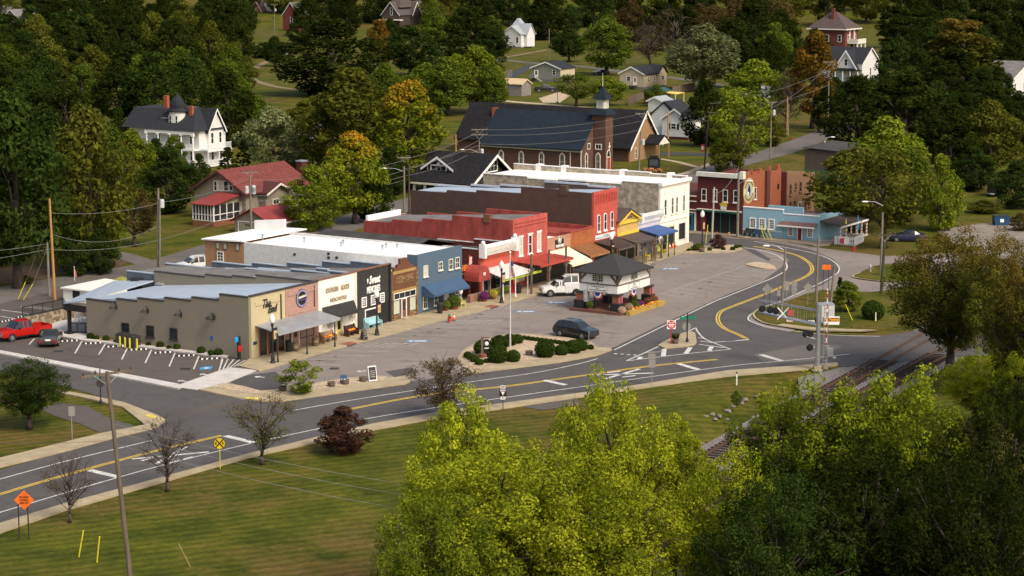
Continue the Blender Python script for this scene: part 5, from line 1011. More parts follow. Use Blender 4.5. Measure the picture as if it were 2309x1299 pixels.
# ------------------------------------------------------------------ dark craftsman house
F=Frame(G(*XG(690,935))); y0=F.on_x(XG(1195,805),-1)[0]; y1=F.on_x(XG(380,770),-1)[0]; ze=F.on_x(XG(790,790),-1)[1]; rx,rz=F.on_y(XG(1515,418),y0)
t=thing("craftsman_house","dark shingled house with white trimmed dormer and porch columns","house",F.o,TH); dsd=boards("black_brown_siding",(.035,.028,.028),(.028,.022,.022),.25)
rx=max(5.0,min(rx,8)); b=MB(); b.prism([(1.5,y0+.5,0),(2*rx-1,y0+.5,0),(2*rx-1,y0+.5,ze),(rx,y0+.5,rz-.3),(1.5,y0+.5,ze+.6)],(0,y1-y0-1,0)); b.build("wall",dsd,t); b=MB(); c=MB()
for e,z in ((-1.3,ze-.1),(2*rx+.3,ze-.1)):
    b.prism([(e,y0-.4,z),(rx,y0-.4,rz),(rx,y0-.4,rz+.22),(e,y0-.4,z+.22)],(0,y1-y0+.8,0)); c.prism([(e,y0-.48,z-.25),(rx,y0-.48,rz-.25),(rx,y0-.48,rz+.2),(e,y0-.48,z+.2)],(0,.07,0))
b.build("roof",SHINGLE,t); c.build("bargeboard",WHITE,t); MB().box(-1.35,-1.2,y0,y1,ze-.3,ze-.02).build("gutter",TRIM,t)
for k in range(6): y=y0+.6+k*(y1-y0-1.2)/5; MB().box(-.9,-.6,y-.15,y+.15,0,ze-.1).build("porch_column",WHITE,t)
f2=Face(F,t,'y',y0+.5); window(f2,(rx-1.4,rx+1.2,ze+1.6,ze+3.1),WHITE,cols=3,rows=2,fw=.18)
xd=1.4; fd=Face(F,t,'x',xd); a0,a1,h0,h1=fd.rect(XG,612,912,545,690); ah=fd.at(XG(735,440))[1]; am=(a0+a1)/2
MB().prism([(xd,a0,h0),(xd,a1,h0),(xd,a1,h1),(xd,am,ah-.1),(xd,a0,h1)],(4,0,0)).build("dormer_wall",dsd,t); b=MB(); c=MB(); k=(ah-h1)/(am-a0)
for s in (-1,1): e=am+s*(am-a0+.9); zz_=h1-.9*k; b.prism([(xd-.5,e,zz_),(xd-.5,am,ah),(xd-.5,am,ah+.18),(xd-.5,e,zz_+.18)],(5,0,0)); c.prism([(xd-.56,e,zz_-.2),(xd-.56,am,ah-.2),(xd-.56,am,ah+.16),(xd-.56,e,zz_+.16)],(.06,0,0))
b.build("dormer_roof",SHINGLE,t); c.build("dormer_bargeboard",WHITE,t); window(fd,fd.rect(XG,668,858,550,668),WHITE,cols=3,rows=2,fw=.2); MB().cyl((xd,am,ah-1.0),(xd-.06,am,ah-1.0),.3,.3,14).build("round_vent",WHITE,t)
for yy in (a0,a1-.12): MB().box(xd-.06,xd,yy,yy+.12,h0,h1).build("corner_board",WHITE,t)
# ------------------------------------------------------------------ red roofed bungalow and garage
tan=boards("tan_siding",(.27,.225,.17),(.23,.19,.145),.22); F=Frame(G(*WE(660,1015))); t=thing("bungalow","tan bungalow with dark red roof and screened porch","house",F.o,TH)
ya,za=F.on_x(WE(400,190)); yr,zr_=F.on_x(WE(875,575)); xe_=F.on_y(WE(1470,15),ya)[0]; hw=ya-yr; xe_=min(xe_,16)
MB().prism([(0,yr+.6,0),(0,2*ya-yr-.6,0),(0,2*ya-yr-.6,zr_+.3),(0,ya,za-.1),(0,yr+.6,zr_+.3)],(xe_-.6,0,0)).build("wall",tan,t); b=MB(); c=MB()
for s in (-1,1):
    e=ya+s*hw; b.prism([(-.7,e,zr_),(-.7,ya,za),(-.7,ya,za+.2),(-.7,e,zr_+.2)],(xe_+.4,0,0)); c.prism([(-.75,e,zr_-.22),(-.75,ya,za-.22),(-.75,ya,za+.1),(-.75,e,zr_+.1)],(.06,0,0))
b.build("roof",REDSH,t); c.build("bargeboard",mat("maroon_trim",(.07,.03,.03),.7),t); fb=Face(F,t,'x',0)
for x0,x1 in ((312,350),(380,445),(472,535),(565,607)): window(fb,fb.rect(WE,x0,x1,355,495),TRIM,SHADE if x0 in (380,) else GLASS,rows=2,fw=.14)
window(fb,fb.rect(WE,675,740,695,815),TRIM,rows=2,fw=.14); panel(fb,fb.rect(WE,405,460,262,290),TRIM,"gable_vent",0,.05)
# side gable
xg0=F.on_y(WE(1060,660),yr)[0]; xg1=F.on_y(WE(1510,590),yr)[0]; zg=F.on_y(WE(1305,395),yr-.8)[1]; xm=(xg0+xg1)/2
MB().prism([(xg0+.5,yr-.6,0),(xg1-.5,yr-.6,0),(xg1-.5,yr-.6,zr_),(xm,yr-.6,zg-.2),(xg0+.5,yr-.6,zr_)],(0,hw,0)).build("side_gable_wall",tan,t); b=MB(); c=MB()
for s in (-1,1): e=xm+s*(xg1-xg0)/2; b.prism([(e,yr-1.2,zr_-.2),(xm,yr-1.2,zg),(xm,yr-1.2,zg+.18),(e,yr-1.2,zr_)],(0,hw*.8,0)); c.prism([(e,yr-1.26,zr_-.4),(xm,yr-1.26,zg-.2),(xm,yr-1.26,zg+.1),(e,yr-1.26,zr_-.1)],(0,.06,0))
b.build("side_gable_roof",mat("dark_red_shingle",(.075,.022,.022),.9),t); c.build("side_bargeboard",TRIM,t); fs=Face(F,t,'y',yr-.6); window(fs,(xm-1.0,xm+.2,1.5,2.8),TRIM,cols=2,rows=2,fw=.12)
# screened porch
pz0=F.on_x(WE(140,520),-.1)[1]; cpt=F.on_z(WE(305,1100)); pz1=F.on_x(WE(305,752),cpt[0])[1]; yl_=F.on_x(WE(0,745),cpt[0])[0]+.5; yp=cpt[1]
MB().prism([(cpt[0]-.5,yp-.4,pz1),(cpt[0]-.5,yl_,pz1),(-.05,yl_,pz0),(-.05,yp-.4,pz0)],(0,0,.16)).build("porch_roof",REDTIN,t); MB().box(cpt[0],0,yp,yl_,0,.75).build("porch_base",brick("porch_brick",(.25,.09,.05),(.2,.07,.04),(.2,.1,.07),.24),t)
MB().box(cpt[0]+.1,-.1,yp+.1,yl_-.1,.75,pz1-.05).build("screen",glass("insect_screen",(.014,.014,.015),.6),t); MB().prism([(cpt[0],yp+.05,pz1-.05),(0,yp+.05,pz1-.05),(0,yp+.05,pz0-.1)],(0,.06,0)).build("porch_cheek",tan,t)
n=7
for k in range(n+1): y=yp+(yl_-yp)*k/n; MB().box(cpt[0]+.02,cpt[0]+.12,y-.06,y+.06,.75,pz1).build("porch_post",WHITE,t)
for k in range(5): x=cpt[0]*(1-k/4); MB().box(x-.05,x+.05,yp,yp+.1,.75,pz1).build("porch_post",WHITE,t)
for z in (.72,1.55): MB().box(cpt[0]+.02,cpt[0]+.1,yp,yl_,z,z+.09).build("porch_rail",WHITE,t); MB().box(cpt[0],0,yp+.02,yp+.09,z,z+.09).build("porch_rail",WHITE,t)
cx_=F.on_y(WE(1690,130),ya-1); MB().box(cx_[0]-.6,cx_[0]+.6,ya-2,ya-1,0,cx_[1]+.9).build("chimney",drb,t); MB().box(cx_[0]-.7,cx_[0]+.7,ya-2.1,ya-.9,cx_[1]+.9,cx_[1]+1.1).build("chimney_cap",STEEL,t)
F=Frame(G(*WE(1205,1225))); t=thing("garage","tan garage with bright red tin roof behind the blue building","garage",F.o,TH); D=F.on_x(WE(645,1180))[0]; Wd=F.on_y(WE(1695,1180))[0]; ez=F.on_x(WE(1205,1020))[1]; rz=F.on_x(WE(915,810))[1]
MB().prism([(0,0,0),(0,D,0),(0,D,ez),(0,D/2,rz-.15),(0,0,ez)],(Wd,0,0)).build("wall",tan,t); b=MB(); k=(rz-ez)/(D/2)
for s in (-1,1): e=D/2+s*(D/2+.6); z=ez-.6*k; b.prism([(-.4,e,z),(-.4,D/2,rz),(-.4,D/2,rz+.12),(-.4,e,z+.12)],(Wd+.8,0,0))
b.build("roof",REDTIN,t); MB().box(-.4,Wd+.4,-.66,-.6,ez-.6*k-.15,ez-.6*k+.08).build("fascia",WHITE,t); fg=Face(F,t,'x',0); window(fg,(D*.1,D*.88,.1,ez-.25),WHITE,mat("sage_door",(.30,.29,.20),.7),rows=1,nm="garage_door"); panel(fg,(D*.5,D*.68,1.0,1.15),IRON,"sign_plank",.03,.06)
# ------------------------------------------------------------------ white Victorian house
vw=boards("white_clapboard",(.72,.70,.66),(.62,.60,.57),.16,strength=.3); BL=mat("black_shingle",(.022,.024,.030),.9,.2,1.5)
F=Frame(G(*YA(935,800))); t=thing("victorian_house","white Victorian house with black roofs, round turret and two storey porch","house",F.o,TH); t.scale=(.66,.80,.97); ez=F.on_x(YA(910,470),-2)[1]; fh=ez*.5
MB().box(0,10.5,0,13,0,ez).build("wall",vw,t); rz=F.on_x(YA(740,212),5)[1]
b=MB(); b.add([(-2.9,-.7,ez),(11.2,-.7,ez),(11.2,13.6,ez),(-2.9,13.6,ez),(4.6,4.2,rz),(6.2,4.2,rz),(6.2,8.6,rz),(4.6,8.6,rz)],[(0,1,5,4),(1,2,6,5),(2,3,7,6),(3,0,4,7),(4,5,6,7),(3,2,1,0)]); b.build("roof",BL,t)
MB().prism([(-1.5,13.4,ez),(-1.5,21,ez),(4,21,ez+3.3),(4,11,ez+3.3)],(9,0,0)).build("west_roof",BL,t); MB().box(.5,8,13,20,0,ez-.1).build("west_wall",vw,t)
MB().prism([(3.2,-.4,0),(9.2,-.4,0),(9.2,-.4,ez),(6.2,-.4,ez+3.4),(3.2,-.4,ez)],(0,3,0)).build("gable_wall",vw,t); b=MB(); c=MB()
for s in (-1,1): b.prism([(6.2+s*3.7,-.9,ez-.6),(6.2,-.9,ez+3.5),(6.2,-.9,ez+3.7),(6.2+s*3.7,-.9,ez-.4)],(0,5.5,0)); c.prism([(6.2+s*3.7,-.96,ez-.8),(6.2,-.96,ez+3.3),(6.2,-.96,ez+3.7),(6.2+s*3.7,-.96,ez-.4)],(0,.06,0))
b.build("gable_roof",BL,t); c.build("bargeboard",WHITE,t)
for z in (0.35,fh): MB().box(-2.6,0,-.3,13.3,z-.25,z).build("porch_deck",WHITE,t); MB().box(0,9.4,-2.4,-.3,z-.25,z).build("porch_deck",WHITE,t)
MB().box(-2.7,-2.4,-.4,13.4,ez-.6,ez-.05).build("porch_beam",WHITE,t); MB().box(-.1,9.5,-2.5,-2.3,fh-.5,fh-.26).build("porch_beam",WHITE,t)
for y in (0,3.2,6.4,9.8,13): MB().cyl((-2.45,y,.3),(-2.45,y,ez-.5),.24,.2,10).box(-2.8,-2.1,y-.35,y+.35,ez-.85,ez-.55).build("column",WHITE,t)
for x in (0.2,4.6,9.2): MB().box(x-.12,x+.12,-2.4,-2.16,0,fh).build("column",WHITE,t)
for z in (.35,fh):
    MB().box(-2.55,-2.45,-.2,13.2,z+.85,z+.95).box(-.1,9.4,-2.42,-2.34,z+.85,z+.95).build("railing",WHITE,t); b=MB()
    for k in range(60): y=-.2+k*.225; b.box(-2.53,-2.47,y,y+.06,z,z+.86)
    for k in range(42): x=0+k*.225; b.box(x,x+.06,-2.41,-2.36,z,z+.86)
    b.build("balusters",WHITE,t)
fx=Face(F,t,'x',0); fy=Face(F,t,'y',-.4)
for y in (2,5,8.2,11.5):
    for z in (1.0,fh+.8): window(fx,(y-.5,y+.5,z,z+1.9),WHITE,rows=2,fw=.12)
for x in (4.6,7.8):
    for z in (1.0,fh+.8): window(fy,(x-.45,x+.45,z,z+1.8),WHITE,rows=2,fw=.12)
for zf,w_ in ((YA(690,400),1),):
    ty_,tz_=F.on_x(YA(675,435),.6); MB().cyl((1.2,ty_,ez),(1.2,ty_,ez+3.1),1.85,1.85,14).build("turret",vw,t); MB().lathe([(2.25,0),(2.2,.2),(1.8,.6),(1.75,1.3),(1.3,2.1),(.5,2.7),(.05,3.3)],(1.2,ty_,ez+3.1),14).build("turret_dome",BL,t)
    for dy in (-.85,.85): ff=Face(F,t,'x',-.5); window(ff,(ty_+dy-.28,ty_+dy+.28,ez+.8,ez+2.4),WHITE,rows=2,fw=.1)
    MB().box(.6,4,ty_+2.4,ty_+4.4,ez,ez+2.0).build("dormer",vw,t); MB().box(.4,4,ty_+2.2,ty_+4.6,ez+2.0,ez+2.2).build("dormer_roof",BL,t); window(Face(F,t,'x',.6),(ty_+3,ty_+3.8,ez+.5,ez+1.6),WHITE,rows=2,fw=.1)
c1=F.on_x(YA(855,300),2.2); MB().box(1.9,2.7,c1[0]-.45,c1[0]+.45,ez,rz+.3).build("chimney",orb,t); c2_=F.on_x(YA(600,160),6.5); MB().box(6,7,c2_[0]-.5,c2_[0]+.5,ez,rz+1.6).build("chimney",orb,t)
sk=F.on_x(YA(830,230),5); b=MB()
for dy in (0,-2.0): b.prism([(3.4,sk[0]+dy,rz-1.2),(3.4,sk[0]+dy-.6,rz-1.2),(4.6,sk[0]+dy-.6,rz-.1),(4.6,sk[0]+dy,rz-.1)],(0,0,.12))
b.build("skylight",STEEL,t); q=MB().prism([(-2.6,5.0+.8*math.cos(k*math.pi/8),fh+.85+.75*math.sin(-k*math.pi/8)) for k in range(9)],(-.04,0,0)).build("bunting",mat("bunting_white",(.6,.5,.5),.8),t)
# ------------------------------------------------------------------ cottages and far houses
GCON=mat("grey_block",(.20,.20,.195),.9,.2,1); wtr=boards("white_siding",(.66,.66,.65),(.56,.56,.56),.2,strength=.3); grn=boards("sage_siding",(.24,.245,.205),(.20,.205,.17),.2); crm=boards("cream_siding",(.52,.44,.30),(.46,.38,.26),.2); TINR=mat("pale_tin_roof",(.33,.36,.38),.5,.15,.6,spec=.4)
t,F,Wd,D=house("cottage","grey green cottage with cream end wall and black roof",YC(745,752),YC(482,0)[0],YC(876,0)[0],3.6,1.6,'x',grn,BL,found=GCON,wins=[('x',.22,1.9,.9,1.2)])
MB().box(-.03,Wd,-.04,0,.5,3.6).build("end_siding",crm,t); b=MB(); b.box(-1.5,0,D-1.8,D,.9,1.0).box(-1.5,-1.4,D-1.8,D,1.0,1.9); b.prism([(-1.4,D-3.6,0),(-1.4,D-1.8,.9),(-1.4,D-1.8,1.1),(-1.4,D-3.9,0)],(1,0,0)); b.build("stair",GCON,t); door(Face(F,t,'x',0),(D*.78,D*.9,1.0,2.9),WHITE)
t,F,Wd,D=house("wooden_shed","weathered grey wooden shed with pale tan tin roof",YC(390,882),YC(200,0)[0],YC(476,0)[0],2.9,1.1,'y',boards("bare_grey_boards",(.22,.20,.185),(.15,.135,.125),.3,0),mat("tan_tin_roof",(.52,.40,.25),.6,.1,1),trim=mat("tan_trim",(.5,.38,.24),.7),over=.3,cat="shed")
t,F,Wd,D=house("cottage","cream cottage with brown black roof and small wooden steps",YC(1508,818),YC(1286,0)[0],YC(1700,0)[0],3.9,1.7,'x',crm,BL,found=GCON,wins=[('x',.62,2.0,1.0,1.1),('y',.2,1.9,.5,1.2),('y',.5,1.9,.5,1.2)])
door(Face(F,t,'x',0),(D*.3,D*.42,1.0,3.0),WHITE); b=MB(); b.box(-2,0,D*.25,D*.5,.9,1.0); b.prism([(-1.9,D*.5,0.05),(-1.9,D*.5+1.8,0),(-1.9,D*.5,1.0)],(1.2,0,0)); b.build("stair",TIMBER,t)
Fq=F; MB().prism([(Wd*.6,-.5,.5),(Wd,-.5,.5),(Wd,-.5,3.9),(Wd*.8,-.5,5.6),(Wd*.6,-.5,3.9)],(0,3,0)).build("side_gable",crm,t); b=MB()
for s in (-1,1): b.prism([(Wd*.8+s*(Wd*.2+.4),-.9,3.6),(Wd*.8,-.9,5.7),(Wd*.8,-.9,5.85),(Wd*.8+s*(Wd*.2+.4),-.9,3.75)],(0,5,0))
b.build("side_gable_roof",BL,t); window(Face(F,t,'y',-.5),(Wd*.77,Wd*.87,2.0,3.0),WHITE)
t,F,Wd,D=house("white_house","white house with two low gables between church and dark tree",XH(492,692),XH(232,0)[0],XH(620,0)[0],3.9,1.9,'x',wtr,BL,found=drb,wins=[('x',.55,2.0,1.0,1.0)])
for y in (D*.55-.95,D*.55+.95): panel(Face(F,t,'x',0),(y-.22,y+.22,1.9,3.1),BLACK,"shutter",0,.06)
MB().prism([(2.5,D-.5,.5),(2.5,D+4.5,.5),(2.5,D+4.5,3.6),(2.5,D+1.2,6.6),(2.5,D-.5,5)],(6,0,0)).build("rear_wing",wtr,t); b=MB(); b.prism([(2.1,D+5,3.3),(2.1,D+.8,6.9),(2.1,D+.8,7.1),(2.1,D+5,3.5)],(7,0,0)); b.prism([(2.1,D+.8,6.9),(2.1,D-3,4.2),(2.1,D-3,4.4),(2.1,D+.8,7.1)],(7,0,0)); b.build("rear_roof",BL,t)
t,F,Wd,D=house("carport","white open carport behind the white gabled house",XH(232,415),XH(95,0)[0],XH(330,0)[0],2.5,.8,'x',wtr,TINR,cat="carport")
t,F,Wd,D=house("farmhouse","old white farmhouse with pale tin roof on the slope",YC(385,442),YC(215,0)[0],YC(510,0)[0],5.0,2.6,'x',wtr,TINR,found=GCON,wins=[('x',.2,1.8,.9,2.0),('x',.75,1.8,.9,2.0),('y',.25,1.8,.9,2.0),('y',.75,1.8,.9,2.0)])
MB().prism([(2,-1.2,.5),(7,-1.2,.5),(7,-1.2,5),(4.5,-1.2,8.2),(2,-1.2,5)],(0,4,0)).build("cross_gable",wtr,t); b=MB()
for s in (-1,1): b.prism([(4.5+s*3,-1.6,4.5),(4.5,-1.6,8.3),(4.5,-1.6,8.5),(4.5+s*3,-1.6,4.7)],(0,7,0))
b.build("cross_roof",TINR,t); pyr(MB(),3,9,D*.3,D*.9,6.4,10.2,.15).build("hip_cap",TINR,t)
house("red_gabled_house","dark house with bright red tin roof half hidden by the round trees",YA(330,930),YA(130,0)[0],YA(420,0)[0],3.2,3.2,'x',boards("black_siding",(.03,.03,.032),(.02,.02,.02),.2),mat("vivid_red_tin",(.45,.045,.035),.6),trim=WHITE,wins=[('x',.75,3.4,.6,.7)])
house("grey_barn","small grey barn with weathered tin roof between the trees",YA(1960,660),YA(1840,0)[0],YA(2000,0)[0],2.4,3.0,'y',TIMBER,mat("weathered_tin",(.16,.15,.155),.7,.3,1),trim=TIMBER,cat="barn",xl=8)
house("far_house","grey green far house with white trim at the wood's edge",YE(165,260),YE(40,0)[0],YE(345,0)[0],4.6,3.2,'x',boards("olive_siding",(.12,.125,.10),(.1,.1,.08),.2),GREYROOF,wins=[('x',.45,1.5,.9,2)],group=None)
house("far_house","pale far house at the edge of the wood beside the grey green one",YE(50,230),YE(-120,0)[0],YE(56,0)[0],4.6,3.2,'x',wtr,GREYROOF,xl=9)
t,F,Wd,D=house("brick_cottage","red brick far house with white trimmed gables and white dormer",YF(285,215),YF(190,0)[0],YF(380,0)[0],5.5,4.2,'x',mat("red_brick_far",(.27,.05,.03),.9,.2,1),mat("plum_roof",(.10,.065,.06),.9),wins=[('x',.5,5.4,.8,1.6),('x',.3,1.5,.9,2)])
MB().box(-1.5,0,D,D+7,0,3).build("porch_wing",wtr,t); MB().prism([(4,-.3,5),(7,-.3,5),(7,-.3,7.5),(5.5,-.3,9.2),(4,-.3,7.5)],(0,3,0)).build("white_dormer",wtr,t)
house("brick_cottage","maroon brick far house with steep white edged gable",YF(625,285),YF(480,0)[0],YF(740,0)[0],6.6,5.0,'x',mat("maroon_brick_far",(.16,.035,.03),.9,.2,1),mat("green_grey_roof",(.10,.105,.075),.9),wins=[('x',.45,2.4,1.2,3.2)])
t,F,Wd,D=house("gabled_house","dark brown far house with three white edged gables",YF(1545,255),YF(1385,0)[0],YF(1815,0)[0],5.6,5.2,'x',mat("brown_brick_far",(.06,.04,.035),.9,.2,1),mat("brown_roof_far",(.085,.072,.065),.9),wins=[('x',.45,5.4,1.0,3.0)])
MB().prism([(9,-.5,0),(15,-.5,0),(15,-.5,5.6),(12,-.5,10.5),(9,-.5,5.6)],(0,4,0)).build("cross_gable",MATS["brown_brick_far"],t); b=MB(); c=MB()
for s in (-1,1): b.prism([(12+s*3.6,-1,5),(12,-1,10.6),(12,-1,10.8),(12+s*3.6,-1,5.2)],(0,6,0)); c.prism([(12+s*3.6,-1.1,4.6),(12,-1.1,10.2),(12,-1.1,10.8),(12+s*3.6,-1.1,5.2)],(0,.1,0))
b.build("cross_roof",MATS["brown_roof_far"],t); c.build("cross_bargeboard",WHITE,t); pyr(MB(),2,14,1,D-1,8.5,13.5,.35).build("hip_roof",MATS["brown_roof_far"],t); MB().box(-2.5,0,-2,D,3.2,3.5).build("porch_roof",WHITE,t)
t,F,Wd,D=house("pink_house","dull pink far house with brown roof among the top trees",YC(860,150),YC(700,0)[0],YC(930,0)[0],5.5,3,'x',mat("dull_pink",(.22,.12,.09),.9),mat("brown_red_roof",(.11,.06,.055),.9),wins=[('x',.3,2,1,2)])
# brick mansion
F=Frame(G(*YD(858,420))); t=thing("brick_mansion","red brick mansion with brown hip roof and white balcony porch","house",F.o,TH); D=F.on_x(YD(600,420))[0]; Wd=F.on_y(YD(955,420))[0]; hz=F.on_x(YD(858,212))[1]; mb_=mat("mansion_brick",(.15,.045,.035),.9,.2,1)
MB().box(0,Wd,0,D,0,hz).build("wall",mb_,t); pyr(MB(),-.8,Wd+.8,-.8,D+.8,hz,hz+5.2,.12).build("roof",mat("mansion_roof",(.085,.062,.056),.9),t); MB().box(-.9,Wd+.9,-.9,D+.9,hz-.4,hz).build("cornice",TRIM,t); f2=Face(F,t,'y',0); f3=Face(F,t,'x',0)
for u_ in (.25,.75):
    for z in (1,hz*.55): window(f2,(Wd*u_-.5,Wd*u_+.5,z,z+2),WHITE,rows=2,fw=.15)
for u_ in (.15,.5,.85):
    for z in (1,hz*.55): window(f3,(D*u_-.5,D*u_+.5,z,z+2),WHITE,rows=2,fw=.15)
for u_ in (.33,.67): panel(f2,(Wd*u_-.3,Wd*u_+.3,0,hz-.4),TRIM,"pilaster",0,.2)
MB().box(Wd*.2,Wd*.85,-3.5,0,hz*.47,hz*.52).build("balcony",WHITE,t); MB().box(Wd*.2,Wd*.85,-3.5,-3.4,hz*.52,hz*.64).box(Wd*.2,Wd*.2+.1,-3.5,0,hz*.52,hz*.64).build("balcony_rail",TRIM,t)
for u_ in (.22,.52,.82): MB().box(Wd*u_,Wd*u_+.4,-3.4,-3.0,0,hz*.47).build("column",WHITE,t)
MB().box(Wd*.2,Wd*.3,D*.4,D*.4+1,hz+2,hz+6.5).build("chimney",mb_,t)
t,F,Wd,D=house("gingerbread_house","white house with black roof and lace trimmed gables below the mansion",YD(985,600),YD(700,0)[0],YD(1105,0)[0],5.2,3.6,'y',wtr,BL,wins=[('x',.3,1.5,.9,2),('x',.7,1.5,.9,2),('y',.5,1.5,.9,2)])
MB().prism([(-1.2,D*.12,3.6),(-1.2,D*.62,3.6),(-1.2,D*.37,8.0)],(3,0,0)).build("front_gable",wtr,t); b=MB(); c=MB()
for s in (-1,1): b.prism([(-1.6,D*(.37+s*.3),3.3),(-1.6,D*.37,8.3),(-1.6,D*.37,8.5),(-1.6,D*(.37+s*.3),3.5)],(7,0,0)); c.prism([(-1.7,D*(.37+s*.3),2.9),(-1.7,D*.37,7.8),(-1.7,D*.37,8.5),(-1.7,D*(.37+s*.3),3.5)],(.1,0,0))
b.build("front_gable_roof",BL,t); c.build("lace_trim",WHITE,t); MB().box(-2.5,0,0,D*.6,3.0,3.3).build("porch_roof",BL,t); window(Face(F,t,'x',-1.2),(D*.37-.4,D*.37+.4,4.4,6.0),WHITE)
for k in range(4): MB().box(-2.4,-2.15,.2+k*D*.19,.45+k*D*.19,0,3).build("porch_post",WHITE,t)
house("white_house","white far house with grey roof at the end of the right hand wood",YD(2080,720),YD(2030,0)[0],YD(2300,0)[0],4.6,3.6,'y',wtr,GREYROOF,wins=[('y',.1,1.6,1,1.8),('y',.4,1.6,1,1.8)],yl=8)
house("white_house","long white house half hidden behind the yellow green trees",XH(1400,400),XH(980,0)[0],XH(1470,0)[0],3.5,2.2,'x',wtr,GREYROOF,wins=[('x',.2,1.3,.9,1.5),('x',.5,1.3,.9,1.5),('x',.8,1.3,.9,1.5)])
house("garden_shed","low red brown shed with green roof behind the wooden fence",YC(1665,960),YC(1510,0)[0],YC(1760,0)[0],2.9,.7,'x',mat("rust_boards",(.10,.04,.03),.9),mat("green_tin",(.03,.085,.065),.6),trim=mat("green_tin",(.03,.085,.065),.6),cat="shed")
F=Frame(G(*YC(1800,968))); t=thing("yellow_canopy","yellow cloth canopy on posts beside the green roofed shed","canopy",F.o,TH); MB().prism([(0,0,2.6),(4.5,0,2.7),(4.5,7,2.9),(0,7,3.1)],(0,0,.12)).build("cloth",mat("yellow_cloth",(.72,.52,.14),.8),t)
for x,y in ((.1,.1),(4.3,.1),(.1,6.8),(4.3,6.8),(.1,3.4),(4.3,3.4)): MB().box(x,x+.12,y,y+.12,0,2.7).build("post",WHITE,t)
# plain white rear annexe of the end shop, patio roof, tent
F=END[1]; Fr=Frame(F0.w(0,dd[-1])); t=thing("patio_roof","blue grey tin patio roof on a black post behind the end shop","patio roof",Fr.o,TH); zp=left[-1][1]-.25
q=F0.on_z(ZB(660,500)); qy=q[1]-dd[-1]; MB().prism([(-.1,0,zp),(s2-.4,0,zp+.6),(s2-.4,5.4,zp+.1),(-.1,max(2.6,qy+.6),zp-.5)],(0,0,.14)).build("roof",METAL_BLUE,t); MB().box(-.12,-.02,0,max(2.6,qy+.6),zp-1.1,zp-.45).build("fascia",BLACK,t)
MB().box(-.05,.25,qy-.1,qy+.2,0,zp-.4).build("post",BLACK,t); MB().box(-.3,.5,qy-.35,qy+.45,.1,.3).build("post_foot",BLACK,t)
g=G(*WA(775,640)); t=thing("annexe","low white annexe with flat white roof and barred window","annexe",g,TH); Fa=Frame(g); La=11.0; ha=Fa.on_x(WA(770,492))[1]; yn=-Fa.on_x(WA(1310,700))[0]
MB().box(0,6.5,-yn,0,0,ha).build("wall",wf,t); MB().box(-.2,6.7,-yn,.2,ha,ha+.16).build("roof",mat("rust_stained_white",(.76,.73,.67),.7,.1,.5),t); fa=Face(Fa,t,'x',0); window(fa,fa.rect(WA,895,968,515,612),IRON,cols=3,rows=3,fw=.06)
g=G(*ZA(1190,1215)); t=thing("garden_tent","olive green pyramid tent roof behind the end shop","tent",g,TH); hz=height_at(g,ZA(1165,1055)[1]); pyr(MB(),-2.2,2.2,-2.6,2.6,hz-1.2,hz,.03).build("cloth",mat("olive_canvas",(.24,.25,.06),.85),t)
for x in (-2.1,2.0):
    for y in (-2.5,2.4): MB().box(x,x+.1,y,y+.1,0,hz-1.15).build("pole",IRON,t)
# ------------------------------------------------------------------ gazebo
FG=Frame(G(*VB(1095,1168))); gy_=FG.on_z(VB(182,1082))[1]; gx_=FG.on_z(VB(1640,912))[0]; t=thing("welcome_pavilion","white half timbered pavilion on brick piers reading Welcome to Wartrace","pavilion",FG.o,TH)
zb=FG.on_x(VB(1115,690),0)[1]; zm=FG.on_x(VB(1115,478),0)[1]; ze=FG.on_x(VB(1180,235),-.6)[1]; gpb=brick("pavilion_brick",(.27,.085,.05),(.21,.065,.04),(.25,.15,.11),.24)
MB().box(-.9,gx_+.9,-.9,gy_+.9,0,.3).build("brick_floor",brick("floor_brick",(.17,.07,.05),(.13,.055,.04),(.12,.09,.07),.24),t)
for x,y in ((0,0),(gx_,0),(0,gy_),(gx_,gy_)):
    MB().box(x-.55,x+.55,y-.55,y+.55,.3,1.15).build("pier_base",BLACK,t); MB().box(x-.36,x+.36,y-.36,y+.36,1.15,zb-.1).build("brick_pier",gpb,t); MB().box(x-.46,x+.46,y-.46,y+.46,zb-.16,zb+.04).build("pier_cap",IRON,t)
wp=mat("pavilion_white",(.74,.73,.70),.7,.06,1); lo,hx,hy=-.12,gx_+.12,gy_+.12; MB().box(lo,hx,lo,hy,zb,ze+.1).build("wall",wp,t)
fx=Face(FG,t,'x',lo); fy=Face(FG,t,'y',lo)
